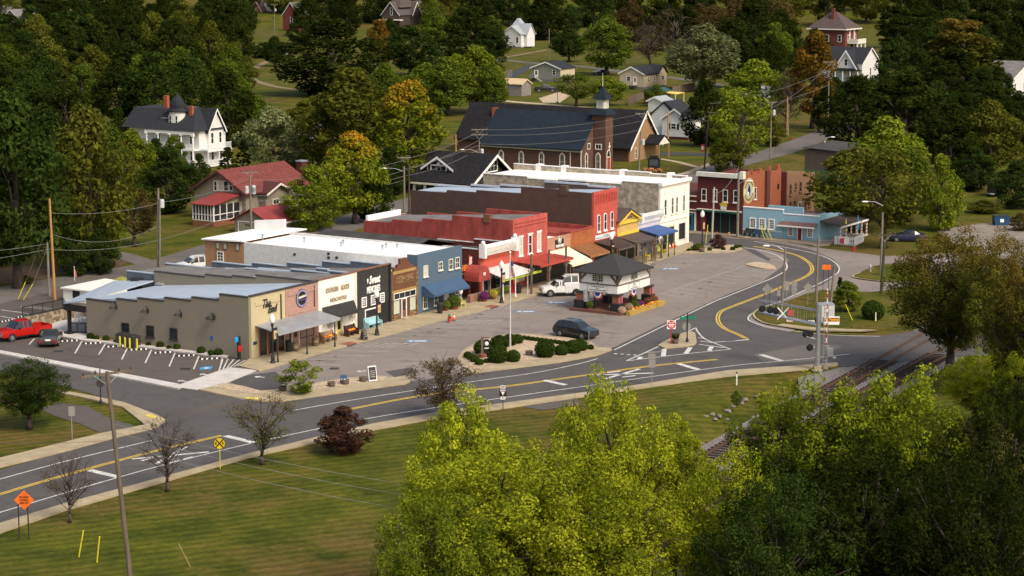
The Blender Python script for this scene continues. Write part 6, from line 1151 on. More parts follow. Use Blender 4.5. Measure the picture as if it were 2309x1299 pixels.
for fc,L_ in ((fx,gy_),(fy,gx_)):
    panel(fc,(lo-.04,L_+.16,zm-.06,zm+.06),TIMBER,"timber_band",0,.06); panel(fc,(lo-.04,lo+.2,zm,ze),TIMBER,"timber_post",0,.065); panel(fc,(L_-.1,L_+.16,zm,ze),TIMBER,"timber_post",0,.065); out=Vector(fc.P(0,0,1))-Vector(fc.P(0,0,0))
    for s,a in ((1,lo+.1),(-1,L_+.05)): MB().prism([fc.P(a,zm+.35,0.0),fc.P(a+s*.1,zm+.2,0),fc.P(a+s*1.0,ze-.05,0),fc.P(a+s*.7,ze+.05,0)],out*.07).build("timber_brace",TIMBER,t)
    m_=L_/2+(.1 if fc is fx else 0)
    for d in (-.62,.08): window(fc,(m_+d,m_+d+.5,zm+.3,ze-.25),mat("sage_frame",(.45,.46,.36),.6),cols=2,rows=3,fw=.06)
    panel(fc,(m_-.06,m_+.02,zm+.05,ze),BLACK,"timber_mullion",0,.05)
    r=(m_-1.2,m_+1.2,zb+.06,zm-.12); q=panel(fc,r,wp,"sign_board",0,.05); b=MB()
    for e in ((r[0],r[1],r[3]-.03,r[3]),(r[0],r[1],r[2],r[2]+.03),(r[0],r[0]+.03,r[2],r[3]),(r[1]-.03,r[1],r[2],r[3])): fc.box(b,*e,.05,.07)
    b.build("sign_border",IRON,q)
    if fc is fx:
        for i,s in enumerate(("WELCOME","TO","WARTRACE")): hh=(r[3]-r[2]-.2)/3; z0=r[3]-.1-(i+1)*hh; wd_=(.82,.2,1.0)[i]; text(fc,(m_-wd_,m_+wd_,z0+.05,z0+hh-.03),s,IRON,o=.06)
    else:
        for i,s in enumerate(("HOME","OF THE","TENNESSEE","WALKING HORSE")): hh=(r[3]-r[2]-.16)/4; z0=r[3]-.08-(i+1)*hh; wd_=(.3,.28,.5,.8)[i]; text(fc,(m_-wd_,m_+wd_,z0+.04,z0+hh-.03),s,mat("gold_ink",(.45,.36,.12),.7) if i==2 else IRON,o=.06)
    # bunting
    b=MB(); P=[fc.P(m_+.62*math.cos(math.pi+k*math.pi/12),zb+.62*math.sin(math.pi+k*math.pi/12)*1.2,-.06) for k in range(13)]
    MB().prism(P,out*.03).build("bunting",mat("flag_red",(.5,.03,.04),.8),t); P=[fc.P(m_+.48*math.cos(math.pi+k*math.pi/12),zb+.48*math.sin(math.pi+k*math.pi/12)*1.2,-.02) for k in range(13)]
    MB().prism(P,out*.03).build("bunting_white",WHITE,t); P=[fc.P(m_+.33*math.cos(math.pi+k*math.pi/12),zb+.33*math.sin(math.pi+k*math.pi/12)*1.2,.02) for k in range(13)]
    MB().prism(P,out*.03).build("bunting_blue",mat("flag_blue",(.03,.05,.22),.8),t)
eL=FG.on_z((1286.6,612),ze); eF=FG.on_z((1401.4,622.4),ze); eR=FG.on_z((1470.7,601.6),ze); x0,y0=eF; y1_=eL[1]; x1_=eR[0]; ap=FG.on_x((1376.7,570.4),(x0+x1_)/2)[1]
b=pyr(MB(),x0,x1_,y0,y1_,ze+.02,ap,.02); b.build("roof",mat("pavilion_shingle",(.040,.040,.041),.95,.2,6),t); MB().box(x0,x1_,y0,y1_,ze-.1,ze+.015).build("eaves",IRON,t)
MB().box(gx_*.45,gx_*.45+.14,-.1,.04,.3,zb).build("post",BLACK,t); MB().box(-.1,.04,gy_*.6,gy_*.6+.14,.3,zb).build("post",BLACK,t)
GAZ=(FG,gx_,gy_,zb)
# ------------------------------------------------------------------ trees and shrubs
def leafmat(name,c0,c1,top=None,tz=(6.5,9.0),trans=0.35):
    m=bpy.data.materials.new(name); m.use_nodes=True; t=m.node_tree; N=t.nodes; L=t.links
    for n in list(N): N.remove(n)
    out=N.new("ShaderNodeOutputMaterial"); at=N.new("ShaderNodeAttribute"); at.attribute_name="tint"
    rp=N.new("ShaderNodeValToRGB"); rp.color_ramp.elements[0].color=(*c0,1); rp.color_ramp.elements[1].color=(*c1,1); rp.color_ramp.elements[0].position=.1; rp.color_ramp.elements[1].position=.95
    L.new(at.outputs["Fac"],rp.inputs[0]); col=rp.outputs[0]
    oi=N.new("ShaderNodeObjectInfo"); hs=N.new("ShaderNodeHueSaturation"); mr=N.new("ShaderNodeMapRange"); mr.inputs[3].default_value=.78; mr.inputs[4].default_value=1.2; L.new(oi.outputs["Random"],mr.inputs[0]); L.new(mr.outputs[0],hs.inputs["Value"])
    L.new(col,hs.inputs["Color"]); col=hs.outputs[0]
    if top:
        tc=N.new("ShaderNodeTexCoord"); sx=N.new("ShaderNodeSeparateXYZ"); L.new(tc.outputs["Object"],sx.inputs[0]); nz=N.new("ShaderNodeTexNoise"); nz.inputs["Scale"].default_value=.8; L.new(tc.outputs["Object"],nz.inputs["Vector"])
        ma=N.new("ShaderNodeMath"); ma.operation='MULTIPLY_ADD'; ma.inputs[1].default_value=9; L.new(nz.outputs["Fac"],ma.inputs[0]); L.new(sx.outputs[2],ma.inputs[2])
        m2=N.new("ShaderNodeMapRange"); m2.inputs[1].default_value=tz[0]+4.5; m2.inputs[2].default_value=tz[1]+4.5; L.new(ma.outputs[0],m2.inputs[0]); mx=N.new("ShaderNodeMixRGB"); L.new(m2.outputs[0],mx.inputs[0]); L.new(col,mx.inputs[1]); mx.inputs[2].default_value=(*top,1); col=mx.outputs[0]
    d=N.new("ShaderNodeBsdfDiffuse"); tr=N.new("ShaderNodeBsdfTranslucent"); mix=N.new("ShaderNodeMixShader"); mix.inputs[0].default_value=trans
    L.new(col,d.inputs[0]); L.new(col,tr.inputs[0]); L.new(d.outputs[0],mix.inputs[1]); L.new(tr.outputs[0],mix.inputs[2]); L.new(mix.outputs[0],out.inputs[0]); return m
LM={'dark': leafmat("dark_green_leaves",(.012,.020,.0035),(.042,.056,.009)),'deep': leafmat("deep_green_leaves",(.016,.030,.006),(.052,.082,.014)),  # dark, deep: own green plus edge-of-view shade put into the leaf colour
      'mid': leafmat("mid_green_leaves",(.040,.066,.008),(.14,.185,.020)),'bright': leafmat("bright_green_leaves",(.070,.105,.010),(.25,.30,.024)),
      'yellow': leafmat("yellow_green_leaves",(.10,.145,.008),(.46,.49,.030)),'olive': leafmat("olive_leaves",(.044,.054,.008),(.15,.155,.022)),
      'willow': leafmat("grey_green_leaves",(.09,.11,.040),(.24,.26,.11)),'brown': leafmat("brown_olive_leaves",(.050,.038,.014),(.13,.095,.030)),
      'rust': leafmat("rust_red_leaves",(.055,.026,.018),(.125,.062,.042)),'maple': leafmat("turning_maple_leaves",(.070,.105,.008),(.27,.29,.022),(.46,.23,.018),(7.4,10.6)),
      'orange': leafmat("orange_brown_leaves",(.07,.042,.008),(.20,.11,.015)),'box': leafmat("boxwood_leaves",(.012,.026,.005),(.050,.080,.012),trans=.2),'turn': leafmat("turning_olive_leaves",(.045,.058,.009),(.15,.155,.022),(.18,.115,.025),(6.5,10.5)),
      'midtop': leafmat("green_sunlit_top_leaves",(.014,.026,.004),(.055,.082,.010),(.25,.30,.018),(6.6,10.2))}  # midtop: sunlit crown tops painted into the leaf colour, lighter upwards
BARK=mat("bark",(.075,.058,.045),.95,.35,2.5,stretch=(3,3,.6),bump=.4); PBARK=mat("pale_bark",(.20,.17,.135),.95,.3,2,stretch=(3,3,.6))
def leaf_mesh(name,rng,centers,rads,n_leaf,leaf,flat=1.0,up=.5,lo=0.0):
    k=len(centers); C=np.array(centers); Rr=np.array(rads); ctint=rng.random(k)
    pick=rng.choice(k,n_leaf,p=(Rr**2)/np.sum(Rr**2)); d=rng.normal(size=(n_leaf,3)); d /= np.linalg.norm(d,axis=1)[:,None]
    rad=Rr[pick]*(0.55+0.5*rng.random(n_leaf)**.6); P=C[pick]+d*rad[:,None]*np.array([1,1,flat]); P[:,2]=np.maximum(P[:,2],lo+rng.random(n_leaf)*.15)
    nrm=d*.7+np.array([0,0,up])+rng.normal(size=(n_leaf,3))*.55; nrm /= np.linalg.norm(nrm,axis=1)[:,None]
    a=np.cross(nrm,rng.normal(size=(n_leaf,3))); a /= np.linalg.norm(a,axis=1)[:,None]; b=np.cross(nrm,a); s=leaf*(.45+1.15*rng.random(n_leaf)**1.6)[:,None]
    V=np.stack([P-a*s*.75,P-b*s*.42+nrm*s*.12,P+a*s*.75,P+b*s*.42+nrm*s*.12],1).reshape(-1,3)
    me=bpy.data.meshes.new(name); me.vertices.add(n_leaf*4); me.vertices.foreach_set("co",V.astype(np.float32).ravel()); me.loops.add(n_leaf*4); me.loops.foreach_set("vertex_index",np.arange(n_leaf*4,dtype=np.int32))
    me.polygons.add(n_leaf); me.polygons.foreach_set("loop_start",np.arange(0,n_leaf*4,4,dtype=np.int32)); me.polygons.foreach_set("loop_total",np.full(n_leaf,4,dtype=np.int32)); me.update(calc_edges=True)
    at=me.attributes.new("tint",'FLOAT','FACE'); at.data.foreach_set("value",np.clip(.5*ctint[pick]+.5*rng.random(n_leaf),0,1).astype(np.float32)); me.validate(); return me
def crown_shape(rng,n,Rm,z0,z1,kind):
    cs,rs=[],[]
    if kind=='lobed':      # several leaders, each a ragged plume, with gaps between
        nl=17; per=n // nl+1
        for l in range(nl):
            th=2.4*l+rng.uniform(-.3,.3); rel=math.sqrt((l+.3)/nl); out=Rm*rel*.86; tipz=z0+(z1-z0)*(1-.34*rel**2.2)*rng.uniform(.9,1.0); sz=z0+.5+1.2*rel
            for k in range(per):
                f=((k+rng.random())/per)**.75; w_=Rm*(.26*math.sin(math.pi*min(1,.2+f*.8))+.07); a=rng.uniform(0,6.283); q=w_*math.sqrt(rng.random())
                cs.append((out*f**.5*math.cos(th)+q*math.cos(a),out*f**.5*math.sin(th)+q*math.sin(a),sz+(tipz-sz)*f+rng.uniform(-.3,.3))); rs.append(Rm*rng.uniform(.07,.15))
        return cs,rs
    while len(cs)<n:
        h=rng.random()
        if kind=='cone': pr=(1-h)*.95+.05
        elif kind=='tall': pr=(1-abs(2*h-.8)**2.2/1.6) if h<.95 else .35
        elif kind=='vase': pr=.35+.75*math.sin(min(1,h*1.25)*math.pi/2) if h<.82 else .85-(h-.82)*3
        else: pr=max(.15,1-abs(2*h-.85)**2.4)
        th=rng.random()*2*math.pi; q=(.35+.65*math.sqrt(rng.random()))*pr*Rm*.82; rc=Rm*(.10+.16*rng.random())*(.6 if kind=='cone' else 1)
        cs.append((q*math.cos(th),q*math.sin(th),z0+rc*.5+(z1-z0-rc*1.2)*h)); rs.append(rc)
    return cs,rs
def trunk_mesh(name,rng,cs,rs,r0,ztop,limbs,twigs=0,lean=.25,r_end=.03):
    b=MB(); P=[Vector((0,0,-.05))]
    for k in range(1,6): P.append(Vector((rng.uniform(-lean,lean)*k/3,rng.uniform(-lean,lean)*k/3,ztop*k/5)))
    for i in range(5): b.cyl(P[i],P[i+1],r0*(1-.16*i)*(1.35 if i==0 else 1),r0*(1-.16*(i+1)),7)
    idx=rng.permutation(len(cs))[:limbs]
    for j in idx:
        c=Vector(cs[j]); f=min(.95,max(.25,(c.z/ztop)*.55+rng.uniform(-.1,.1))); i=min(4,int(f*5)); s=P[i].lerp(P[i+1],f*5-i)
        m=s.lerp(c,.5)+Vector((rng.uniform(-.3,.3),rng.uniform(-.3,.3),rng.uniform(-.1,.4))); ra=r0*.36*(1-f*.4); b.cyl(s,m,ra,ra*.62,5).cyl(m,c,ra*.62,r_end,5)
        for _ in range(twigs):
            e=c+Vector(rng.normal(size=3).tolist())*rs[j]*.75; q=m.lerp(c,rng.uniform(.3,1)); b.cyl(q,e,.028,.010,4)
            for _ in range(2): b.cyl(q.lerp(e,rng.uniform(.4,.9)),e+Vector(rng.normal(size=3).tolist())*rs[j]*.4,.014,.006,3)
    return b.mesh(name,fix=False,smooth=True)
PROTO={}
def proto(key,kind,Rm,z0,clumps,leaves,leaf,r0=.28,limbs=14,twigs=0,seed=1,up=.5,ztop=7.5):
    rng=np.random.default_rng(seed); cs,rs=crown_shape(rng,clumps,Rm,z0,10,kind); PROTO[key]=(trunk_mesh("trunk",rng,cs,rs,r0,ztop,limbs,twigs),leaf_mesh("crown",rng,cs,rs,leaves,leaf,.85,up),Rm)
for i,s in enumerate((11,12,13)): proto('round%d' % i,'round',4.2,1.4,120,11000,.23,seed=s)
for i,s in enumerate((21,22)): proto('tall%d' % i,'tall',3.0,1.0,100,9500,.21,seed=s)
for i,s in enumerate((31,32)): proto('bushy%d' % i,'round',4.2,.1,120,11000,.23,seed=s)
proto('vase','vase',4.2,2.2,60,5200,.23,seed=41,limbs=26,twigs=2); proto('sparse','vase',4.4,2.6,50,1500,.17,r0=.22,seed=42,limbs=40,twigs=5,ztop=6); proto('bare','vase',4.4,2.4,44,260,.16,r0=.22,seed=43,limbs=40,twigs=6,ztop=6)
proto('leafy','vase',4.4,2.2,90,4200,.17,r0=.22,seed=44,limbs=46,twigs=4,ztop=6); proto('cone','cone',2.6,.2,90,7000,.2,seed=51,up=.2,ztop=9.5); proto('winter','tall',3.6,2,50,700,.2,seed=52,limbs=36,twigs=4)
for i,s in enumerate((61,62,63)): proto('big%d' % i,'lobed',(4.4,3.6,4.4)[i],1.0,330,56000,.088,r0=.26,limbs=70,twigs=1,seed=s,up=.45)
proto('bigsparse','lobed',4.0,1.4,190,20000,.105,r0=.24,limbs=46,twigs=3,seed=66); proto('shrub','vase',5,.6,40,2600,.36,r0=.14,limbs=24,twigs=2,seed=71,ztop=4); proto('densebush','round',5,.2,60,7000,.26,r0=.14,limbs=20,twigs=4,seed=72,ztop=4)
NTREE=[0]
def plant(name,g,H,Wd,pk,lm,label,group=None,bark=None,cat="tree",rz=None):
    tm,cm,Rm=PROTO[pk]; NTREE[0]+=1; o=thing(name,label,cat,g,rz if rz is not None else (NTREE[0]*2.399) % 6.283,group); o.scale=(Wd/2/Rm,Wd/2/Rm,H/10)
    a=bpy.data.objects.new("trunk",tm); COL.objects.link(a); a.parent=o
    if not tm.materials: tm.materials.append(BARK)
    if bark: a.material_slots[0].link='OBJECT'; a.material_slots[0].material=bark
    c=bpy.data.objects.new("crown" if cat=="tree" else "foliage",cm); COL.objects.link(c); c.parent=o
    if not cm.materials: cm.materials.append(LM['mid'])
    c.material_slots[0].link='OBJECT'; c.material_slots[0].material=LM[lm]; return o
def tree(x,yb,yt,wpx,pk,lm,label,group=None,name="broadleaf_tree",bark=None,cat="tree",zg=0.0,rz=None):
    g=G(x,yb); return plant(name,g,max(.4,height_at(g,yt)),wpx/scale_at(g),pk,lm,label,group,bark,cat,rz)
TREES=[
 (40,650,205,310,'round0','deep',"huge dark tree over the lane left of the yellow guy wires"),(-30,600,190,240,'bushy1','dark',"huge dark tree at the wood's edge behind the bare new pole"),
 (205,610,232,250,'round2','olive',"tall olive tree behind the bare new pole"),(120,560,250,190,'bushy1','deep',"deep green tree filling the gap behind the twin poles"),(240,590,350,110,'tall1','bright',"narrow yellow green tree beside the round dark tree"),
 (303,556,425,118,'vase','brown',"small round dark brown tree on the lawn corner"),(168,622,505,105,'bushy0','deep',"low dark tree leaning over the lane by the annexe"),(228,618,515,95,'bushy1','deep',"low rounded dark tree at the lane edge"),
 (378,480,335,135,'bushy1','deep',"dense round green tree in front of the white Victorian house"),(300,430,290,105,'round2','bright',"light green tree at the Victorian house's left end"),(355,420,310,62,'tall1','deep',"slim tree in front of the Victorian porch"),(395,410,305,60,'tall0','mid',"slim tree before the porch columns of the Victorian"),
 (512,330,155,140,'bushy0','dark',"big dark tree behind the Victorian's right gable"),(515,405,330,75,'cone','dark',"dark spruce beside the Victorian's right gable"),(550,400,315,60,'cone','dark',"second dark spruce next to the pale willow"),
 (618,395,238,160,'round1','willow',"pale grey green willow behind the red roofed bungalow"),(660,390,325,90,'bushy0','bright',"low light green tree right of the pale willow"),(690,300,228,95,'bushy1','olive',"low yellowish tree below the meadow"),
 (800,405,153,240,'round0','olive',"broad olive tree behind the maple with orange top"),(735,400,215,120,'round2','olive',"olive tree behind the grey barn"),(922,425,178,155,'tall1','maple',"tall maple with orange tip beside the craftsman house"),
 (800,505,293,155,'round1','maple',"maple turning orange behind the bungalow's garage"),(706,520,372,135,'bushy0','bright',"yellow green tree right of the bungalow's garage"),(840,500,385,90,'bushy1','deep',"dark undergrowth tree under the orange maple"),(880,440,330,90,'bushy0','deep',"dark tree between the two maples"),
 (1075,255,100,130,'round2','bright',"green tree left of the grey wooden shed"),(1010,260,128,130,'round0','mid',"green tree behind the church roof's left end"),(960,250,140,120,'round1','mid',"green tree between the olive tree and the church"),
 (745,215,40,240,'bushy0','dark',"very large dark tree on the far meadow"),(925,170,55,125,'round1','deep',"green tree below the three gabled house"),(855,150,42,60,'tall0','orange',"slim rust coloured tree behind the meadow's dark tree"),(1060,150,15,170,'bushy1','dark',"large dark tree left of the tin roofed farmhouse"),(1105,180,60,80,'tall1','deep',"dark tree hugging the tin roofed farmhouse"),
 (1368,170,33,122,'round1','mid',"round green tree beyond the narrow lane"),(1283,140,63,82,'round2','deep',"smaller dark tree beside the far utility pole"),(1225,90,-10,120,'bushy0','dark',"dark tree above the tin roofed farmhouse"),(1300,240,165,95,'vase','mid',"light spreading tree behind the church belfry"),(1372,238,170,85,'round0','bright',"bright yellow green tree right of the church belfry"),
 (1465,158,45,95,'sparse','brown',"thin half bare tree above the cream cottage"),(1520,150,15,150,'winter','brown',"tangled bare grey tree in the top wood"),(1585,205,52,165,'round2','willow',"large grey green tree right of the cream cottage"),(1592,330,180,115,'bushy1','dark',"dark magnolia like tree beside the white gabled house"),
 (1705,280,133,160,'round0','bright',"yellow green tree above the twin brown poles"),(1668,392,205,150,'vase','bright',"tall thin leaved tree behind the tavern roof"),(1640,392,300,90,'bushy0','olive',"low olive growth at the thin leaved tree's foot"),(1700,150,-5,165,'bushy0','dark',"dark green tree beside the brick mansion"),(1832,290,70,105,'tall0','orange',"orange brown tree in front of the brick mansion"),(1775,300,150,80,'winter','brown',"bare trunked tree by the street bend"),(1860,300,190,60,'tall1','dark',"dark slim tree beside the crossroads poles"),
 (1930,350,168,160,'bushy0','dark',"big dark tree hiding the hill street"),(2040,350,160,190,'bushy1','dark',"broad dark tree above the bright yellow green crown"),(2020,215,82,95,'round1','deep',"dark green tree right of the gingerbread house"),(2165,220,42,170,'tall0','turn',"large brown tinged tree in the right hand wood"),(2140,400,230,150,'round0','dark',"dark tree left of the black trailer"),(2260,300,200,120,'bushy1','dark',"dark tree hiding the white far house"),
 (2000,490,262,195,'round0','bright',"bright yellow green tree behind the picket fence"),(1925,520,330,230,'round1','olive',"olive tree spreading over the pale blue shop's porch"),(1992,560,335,230,'vase','olive',"brown leaved tree with pale forked trunk beside the picket fence"),(2120,520,348,100,'bushy0','bright',"bright green tree overhanging the gravel lot"),(2050,500,330,120,'round2','mid',"green tree between the fence and the gravel lot"),(2190,430,330,110,'bushy1','deep',"dark bushy tree beside the black trailer"),(2290,470,360,110,'bushy0','deep',"dark bushy tree beyond the blue dumpster"),
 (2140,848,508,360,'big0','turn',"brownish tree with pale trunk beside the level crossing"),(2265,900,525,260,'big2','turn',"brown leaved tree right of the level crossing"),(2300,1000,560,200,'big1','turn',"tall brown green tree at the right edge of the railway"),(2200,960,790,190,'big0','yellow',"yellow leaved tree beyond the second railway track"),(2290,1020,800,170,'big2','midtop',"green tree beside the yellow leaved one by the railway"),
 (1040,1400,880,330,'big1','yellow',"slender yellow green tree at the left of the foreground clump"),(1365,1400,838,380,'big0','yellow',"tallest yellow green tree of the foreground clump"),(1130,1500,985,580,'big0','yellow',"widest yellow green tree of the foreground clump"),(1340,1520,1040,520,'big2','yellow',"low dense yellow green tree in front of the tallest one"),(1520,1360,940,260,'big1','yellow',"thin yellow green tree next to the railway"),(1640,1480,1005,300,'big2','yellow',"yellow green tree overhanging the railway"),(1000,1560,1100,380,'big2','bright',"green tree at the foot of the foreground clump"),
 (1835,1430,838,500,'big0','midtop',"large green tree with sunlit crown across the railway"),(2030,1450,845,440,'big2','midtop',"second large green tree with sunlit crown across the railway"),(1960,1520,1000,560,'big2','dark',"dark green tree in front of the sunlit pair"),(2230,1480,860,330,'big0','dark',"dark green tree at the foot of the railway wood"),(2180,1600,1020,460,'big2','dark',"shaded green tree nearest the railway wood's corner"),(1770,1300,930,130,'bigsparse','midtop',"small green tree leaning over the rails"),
 (66,968,808,215,'big2','deep',"dense dark green tree on the corner lawn by the stop sign"),
]
for a in TREES: tree(a[0],a[1],a[2],a[3]*(1.18 if a[1]<560 else 1.0),*a[4:])
for a in ((250,480,270,130,'round1','mid',"green tree left of the slim Victorian trees"),(285,500,350,100,'round0','deep',"dark green tree above the small brown lawn tree"),(325,415,325,70,'bushy1','mid',"low green tree before the Victorian's left wing"),(270,360,240,70,'bushy0','deep',"dark tree at the Victorian's far left corner"),
 (1950,1440,850,430,'big1','midtop',"green tree between the sunlit pair across the railway"),(1838,172,62,95,'round1','dark',"dark tree screening the mansion's side wall"),(1990,225,148,75,'bushy0','deep',"dark tree at the gingerbread house's right corner"),(1882,228,172,62,'round2','deep',"dark tree at the gingerbread house's porch"),(2250,240,148,90,'round0','dark',"dark tree covering the white far house's left end"),(1745,1560,1060,400,'big2','deep',"green tree filling the gap beside the rails"),(2215,275,150,120,'bushy0','deep',"dark tree left of the white far house"),(2290,330,205,110,'bushy1','deep',"dark tree below the white far house"),(450,420,345,60,'bushy0','deep',"dark bush tree at the Victorian's porch foot"),(585,330,215,110,'round0','mid',"green tree left of the pale willow"),
 (620,150,80,70,'round1','deep',"dark tree beside the head of the dirt track"),(680,100,35,80,'bushy1','dark',"dark tree right of the maroon brick gable"),(880,105,40,60,'round2','deep',"dark tree left of the three gabled house"),(990,110,35,90,'round0','mid',"green tree right of the three gabled house"),(970,170,95,90,'bushy0','deep',"dark tree behind the far shed roof"),(1030,200,120,90,'round1','bright',"light green tree above the church's left end"),(1110,260,150,90,'round1','mid',"green tree hugging the wooden shed"),(870,260,140,110,'round2','mid',"green tree behind the orange tipped maple"),(640,330,250,80,'round0','olive',"olive tree behind the pale willow"),
 (1180,60,5,80,'round0','dark',"dark tree beyond the tin roofed farmhouse"),(1420,95,20,90,'bushy1','dark',"dark tree above the round green lane tree"),(1640,150,60,90,'round1','deep',"dark tree between the grey green tree and the mansion wood"),(1760,150,20,110,'round0','dark',"dark tree against the mansion's left wall"),(1800,190,90,70,'bushy0','deep',"dark tree at the mansion's foot"),(1965,290,180,110,'round1','deep',"dark tree below the gingerbread house"),(1780,250,160,70,'tall0','deep',"slim dark tree above the street bend"),(1905,260,185,70,'bushy1','deep',"dark bush tree before the gingerbread porch"),(2110,300,180,130,'round2','deep',"dark green tree in front of the brown tinged one"),(1480,240,190,60,'bushy0','mid',"low green tree behind the church hall gable"),(1740,330,260,70,'bushy1','olive',"low olive tree by the hill street pole")): tree(*a)
g_="street trees along the grass bank"
tree(592,1048,880,185,'sparse','turn',"thin brown leaved street tree behind the round yellow sign",g_,"street_tree"); tree(378,1108,935,170,'bare','brown',"nearly bare street tree left of the round yellow sign",g_,"street_tree"); tree(158,1178,1015,140,'bare','brown',"bare street tree beside the orange diamond sign",g_,"street_tree"); tree(1000,945,808,190,'leafy','brown',"spreading brown twigged street tree beside the route sign",g_,"street_tree")
tree(778,1020,918,150,'bushy1','rust',"dense round reddish brown bush on the grass bank",None,"red_bush",cat="bush"); tree(675,890,812,118,'shrub','bright',"loose green shrub in the corner gravel bed",None,"shrub",cat="bush"); tree(1619,562,528,44,'bushy0','rust',"dark red maple shrub in the far gravel island",None,"red_shrub",cat="bush")
for x,y,yt,w_,pk,lm,lb in ((1893,688,624,48,'cone','dark',"small dark spruce on the grass island"),(1912,705,632,72,'tall1','bright',"young bright green tree on the grass island"),): tree(x,y,yt,w_,pk,lm,lb)
for x,y,yt,w_,lm,lb in ((1575,566,548,34,'bright',"light green shrub beside the barrel tub in the far island"),(1567,567,551,26,'mid',"green shrub by the lamp in the far island"),(1660,915,880,30,'mid',"weedy shrub growing from the ditch rocks"),(1720,985,925,70,'bright',"leafy shrub beside the rails"),(2170,420,395,60,'deep',"dark thicket left of the black trailer"),(2100,480,455,90,'deep',"rough scrub at the edge of the gravel lot"),(2220,480,450,90,'olive',"olive scrub behind the blue dumpster"),(2300,520,480,60,'brown',"brown scrub right of the blue dumpster"),(600,130,95,110,'deep',"dark thicket at the bend of the dirt track"),(575,520,500,40,'deep',"low shrub at the bungalow's porch corner"),(470,505,493,44,'deep',"shrub below the screened porch"),(60,640,620,40,'olive',"straggly bush between the yellow guy wires")):
    tree(x,y,yt,w_,'bushy0',lm,lb,None,"shrub",cat="bush")
# woodland on the slopes: alike trees, told apart only by where they stand
rw=random.Random(21)
def wood(x0,x1,ys,step,kinds,lab,grp,hm=(13,19),skip=()):
    for yb in ys:
        x=x0+rw.uniform(0,step)
        while x<x1:
            if not any(a<=x<=b and c<=yb<=d for a,b,c,d in skip):
                g=G(x,yb+rw.uniform(-5,5)); H=rw.uniform(*hm)
                plant("broadleaf_tree",g,H,H*rw.uniform(.75,1.05),rw.choice(('round0','round1','round2','bushy0','bushy1','tall0')),rw.choice(kinds),lab,grp)
            x+=step*rw.uniform(.75,1.25)
wood(-60,560,(325,285,250,222),95,('deep','dark','olive','mid','deep'),"broadleaf tree in the dense wood above the Victorian house","trees of the wood above the Victorian house",(12,16),skip=((240,520,300,400),))
wood(-60,570,(190,165,142,122),80,('dark','dark','deep','olive'),"dark broadleaf tree in the upper left wood","trees of the upper left wood",(13,18),skip=((545,600,100,200),))
wood(-60,560,(100,86),75,('dark','dark','deep'),"dark broadleaf tree at the far left wood's edge","trees of the far left wood",(13,18),skip=((-60,110,60,120),))
wood(1780,2380,(290,250,215,185),95,('dark','dark','deep'),"dark broadleaf tree in the wood right of the mansion","trees of the wood right of the mansion",(12,16),skip=((1780,2010,170,300),(2230,2380,200,300)))
wood(2000,2380,(155,130,108),80,('dark','dark','deep'),"dark broadleaf tree in the upper right wood","trees of the upper right wood",(14,19))
wood(1420,1790,(110,92),75,('dark','dark','brown'),"dark broadleaf tree in the wood above the cottages","trees of the wood above the cottages",(13,18))
wood(690,860,(84,),70,('dark','deep'),"dark broadleaf tree behind the far meadow","trees behind the far meadow",(13,17)); wood(975,1125,(88,112),65,('deep','dark','mid'),"broadleaf tree left of the tin roofed farmhouse","trees left of the tin roofed farmhouse",(11,15))
wood(1195,1420,(84,),70,('dark','deep'),"dark broadleaf tree above the narrow lane","trees above the narrow lane",(11,15)); wood(1640,1785,(200,165,135),75,('dark','deep','mid'),"broadleaf tree in the wood left of the mansion","trees of the wood left of the mansion",(11,15)); wood(1975,2230,(330,),80,('dark','deep'),"dark broadleaf tree below the gingerbread house","trees below the gingerbread house",(10,13))
wood(2180,2400,(395,350),90,('dark','deep','olive'),"dark broadleaf tree behind the black trailer","trees behind the black trailer",(9,13))
for Y in (908,950,1005):
    x=-290+rw.uniform(0,12)
    while x<290:
        H=rw.uniform(15,21); px=IW/2+x/Y*CAM_F
        if not (Y<950 and (540<px<690 or 860<px<985 or 1260<px<1300)): plant("broadleaf_tree",(x,Y+rw.uniform(-8,8),(Y-900)*.11-.5),H,H*rw.uniform(.8,1.1),rw.choice(('round0','round1','bushy0','bushy1')),rw.choice(('dark','dark','deep','dark','olive')),"dark broadleaf tree of the wood along the hilltop","trees of the hilltop wood")
        x+=rw.uniform(13,20)
# clipped box balls
BOXM=leaf_mesh("box_ball",np.random.default_rng(5),[(0,0,.92)],[1.0],3600,.12,.95,.3); BOXM.materials.append(LM['box'])
core=MB().ball((0,0,.88),.80,.80,.80,10,8).mesh("box_core",smooth=True); core.materials.append(mat("twig_core",(.02,.03,.008),.95))
def ball(x,y,r,label,group,lm='box',name="box_ball"):
    g=G(x,y); s=r/scale_at(g); o=thing(name,label,"bush",g,x % 6,group); o.scale=(s,s,s*.95)
    for nm,me in (("foliage",BOXM),("twigs",core)):
        c=bpy.data.objects.new(nm,me); COL.objects.link(c); c.parent=o
        if nm=="foliage" and lm!='box': c.material_slots[0].link='OBJECT'; c.material_slots[0].material=LM[lm]
gi_="clipped box balls of the flagpole island"
for x,y,r,lb in ((500,560,90,"tall box ball behind the island's brown sign post"),(675,520,95,"wide box ball behind the flagpole's left neighbour"),(785,470,75,"box ball just left of the flagpole"),(865,450,62,"box ball behind the flagpole"),(655,650,108,"largest box ball at the kerb of the flagpole island"),(820,640,76,"box ball right of the flagpole's foot"),(1155,592,107,"large box ball right of the sunken tub"),(1325,572,70,"smallest of the big box balls in the right cluster"),(1447,553,86,"box ball in the middle of the right cluster"),(1520,525,80,"box ball nearest the thin sign post"),(1630,512,36,"little box ball at the island's right tip")): ball(*XD(x,y),r/4.6386,lb,gi_)
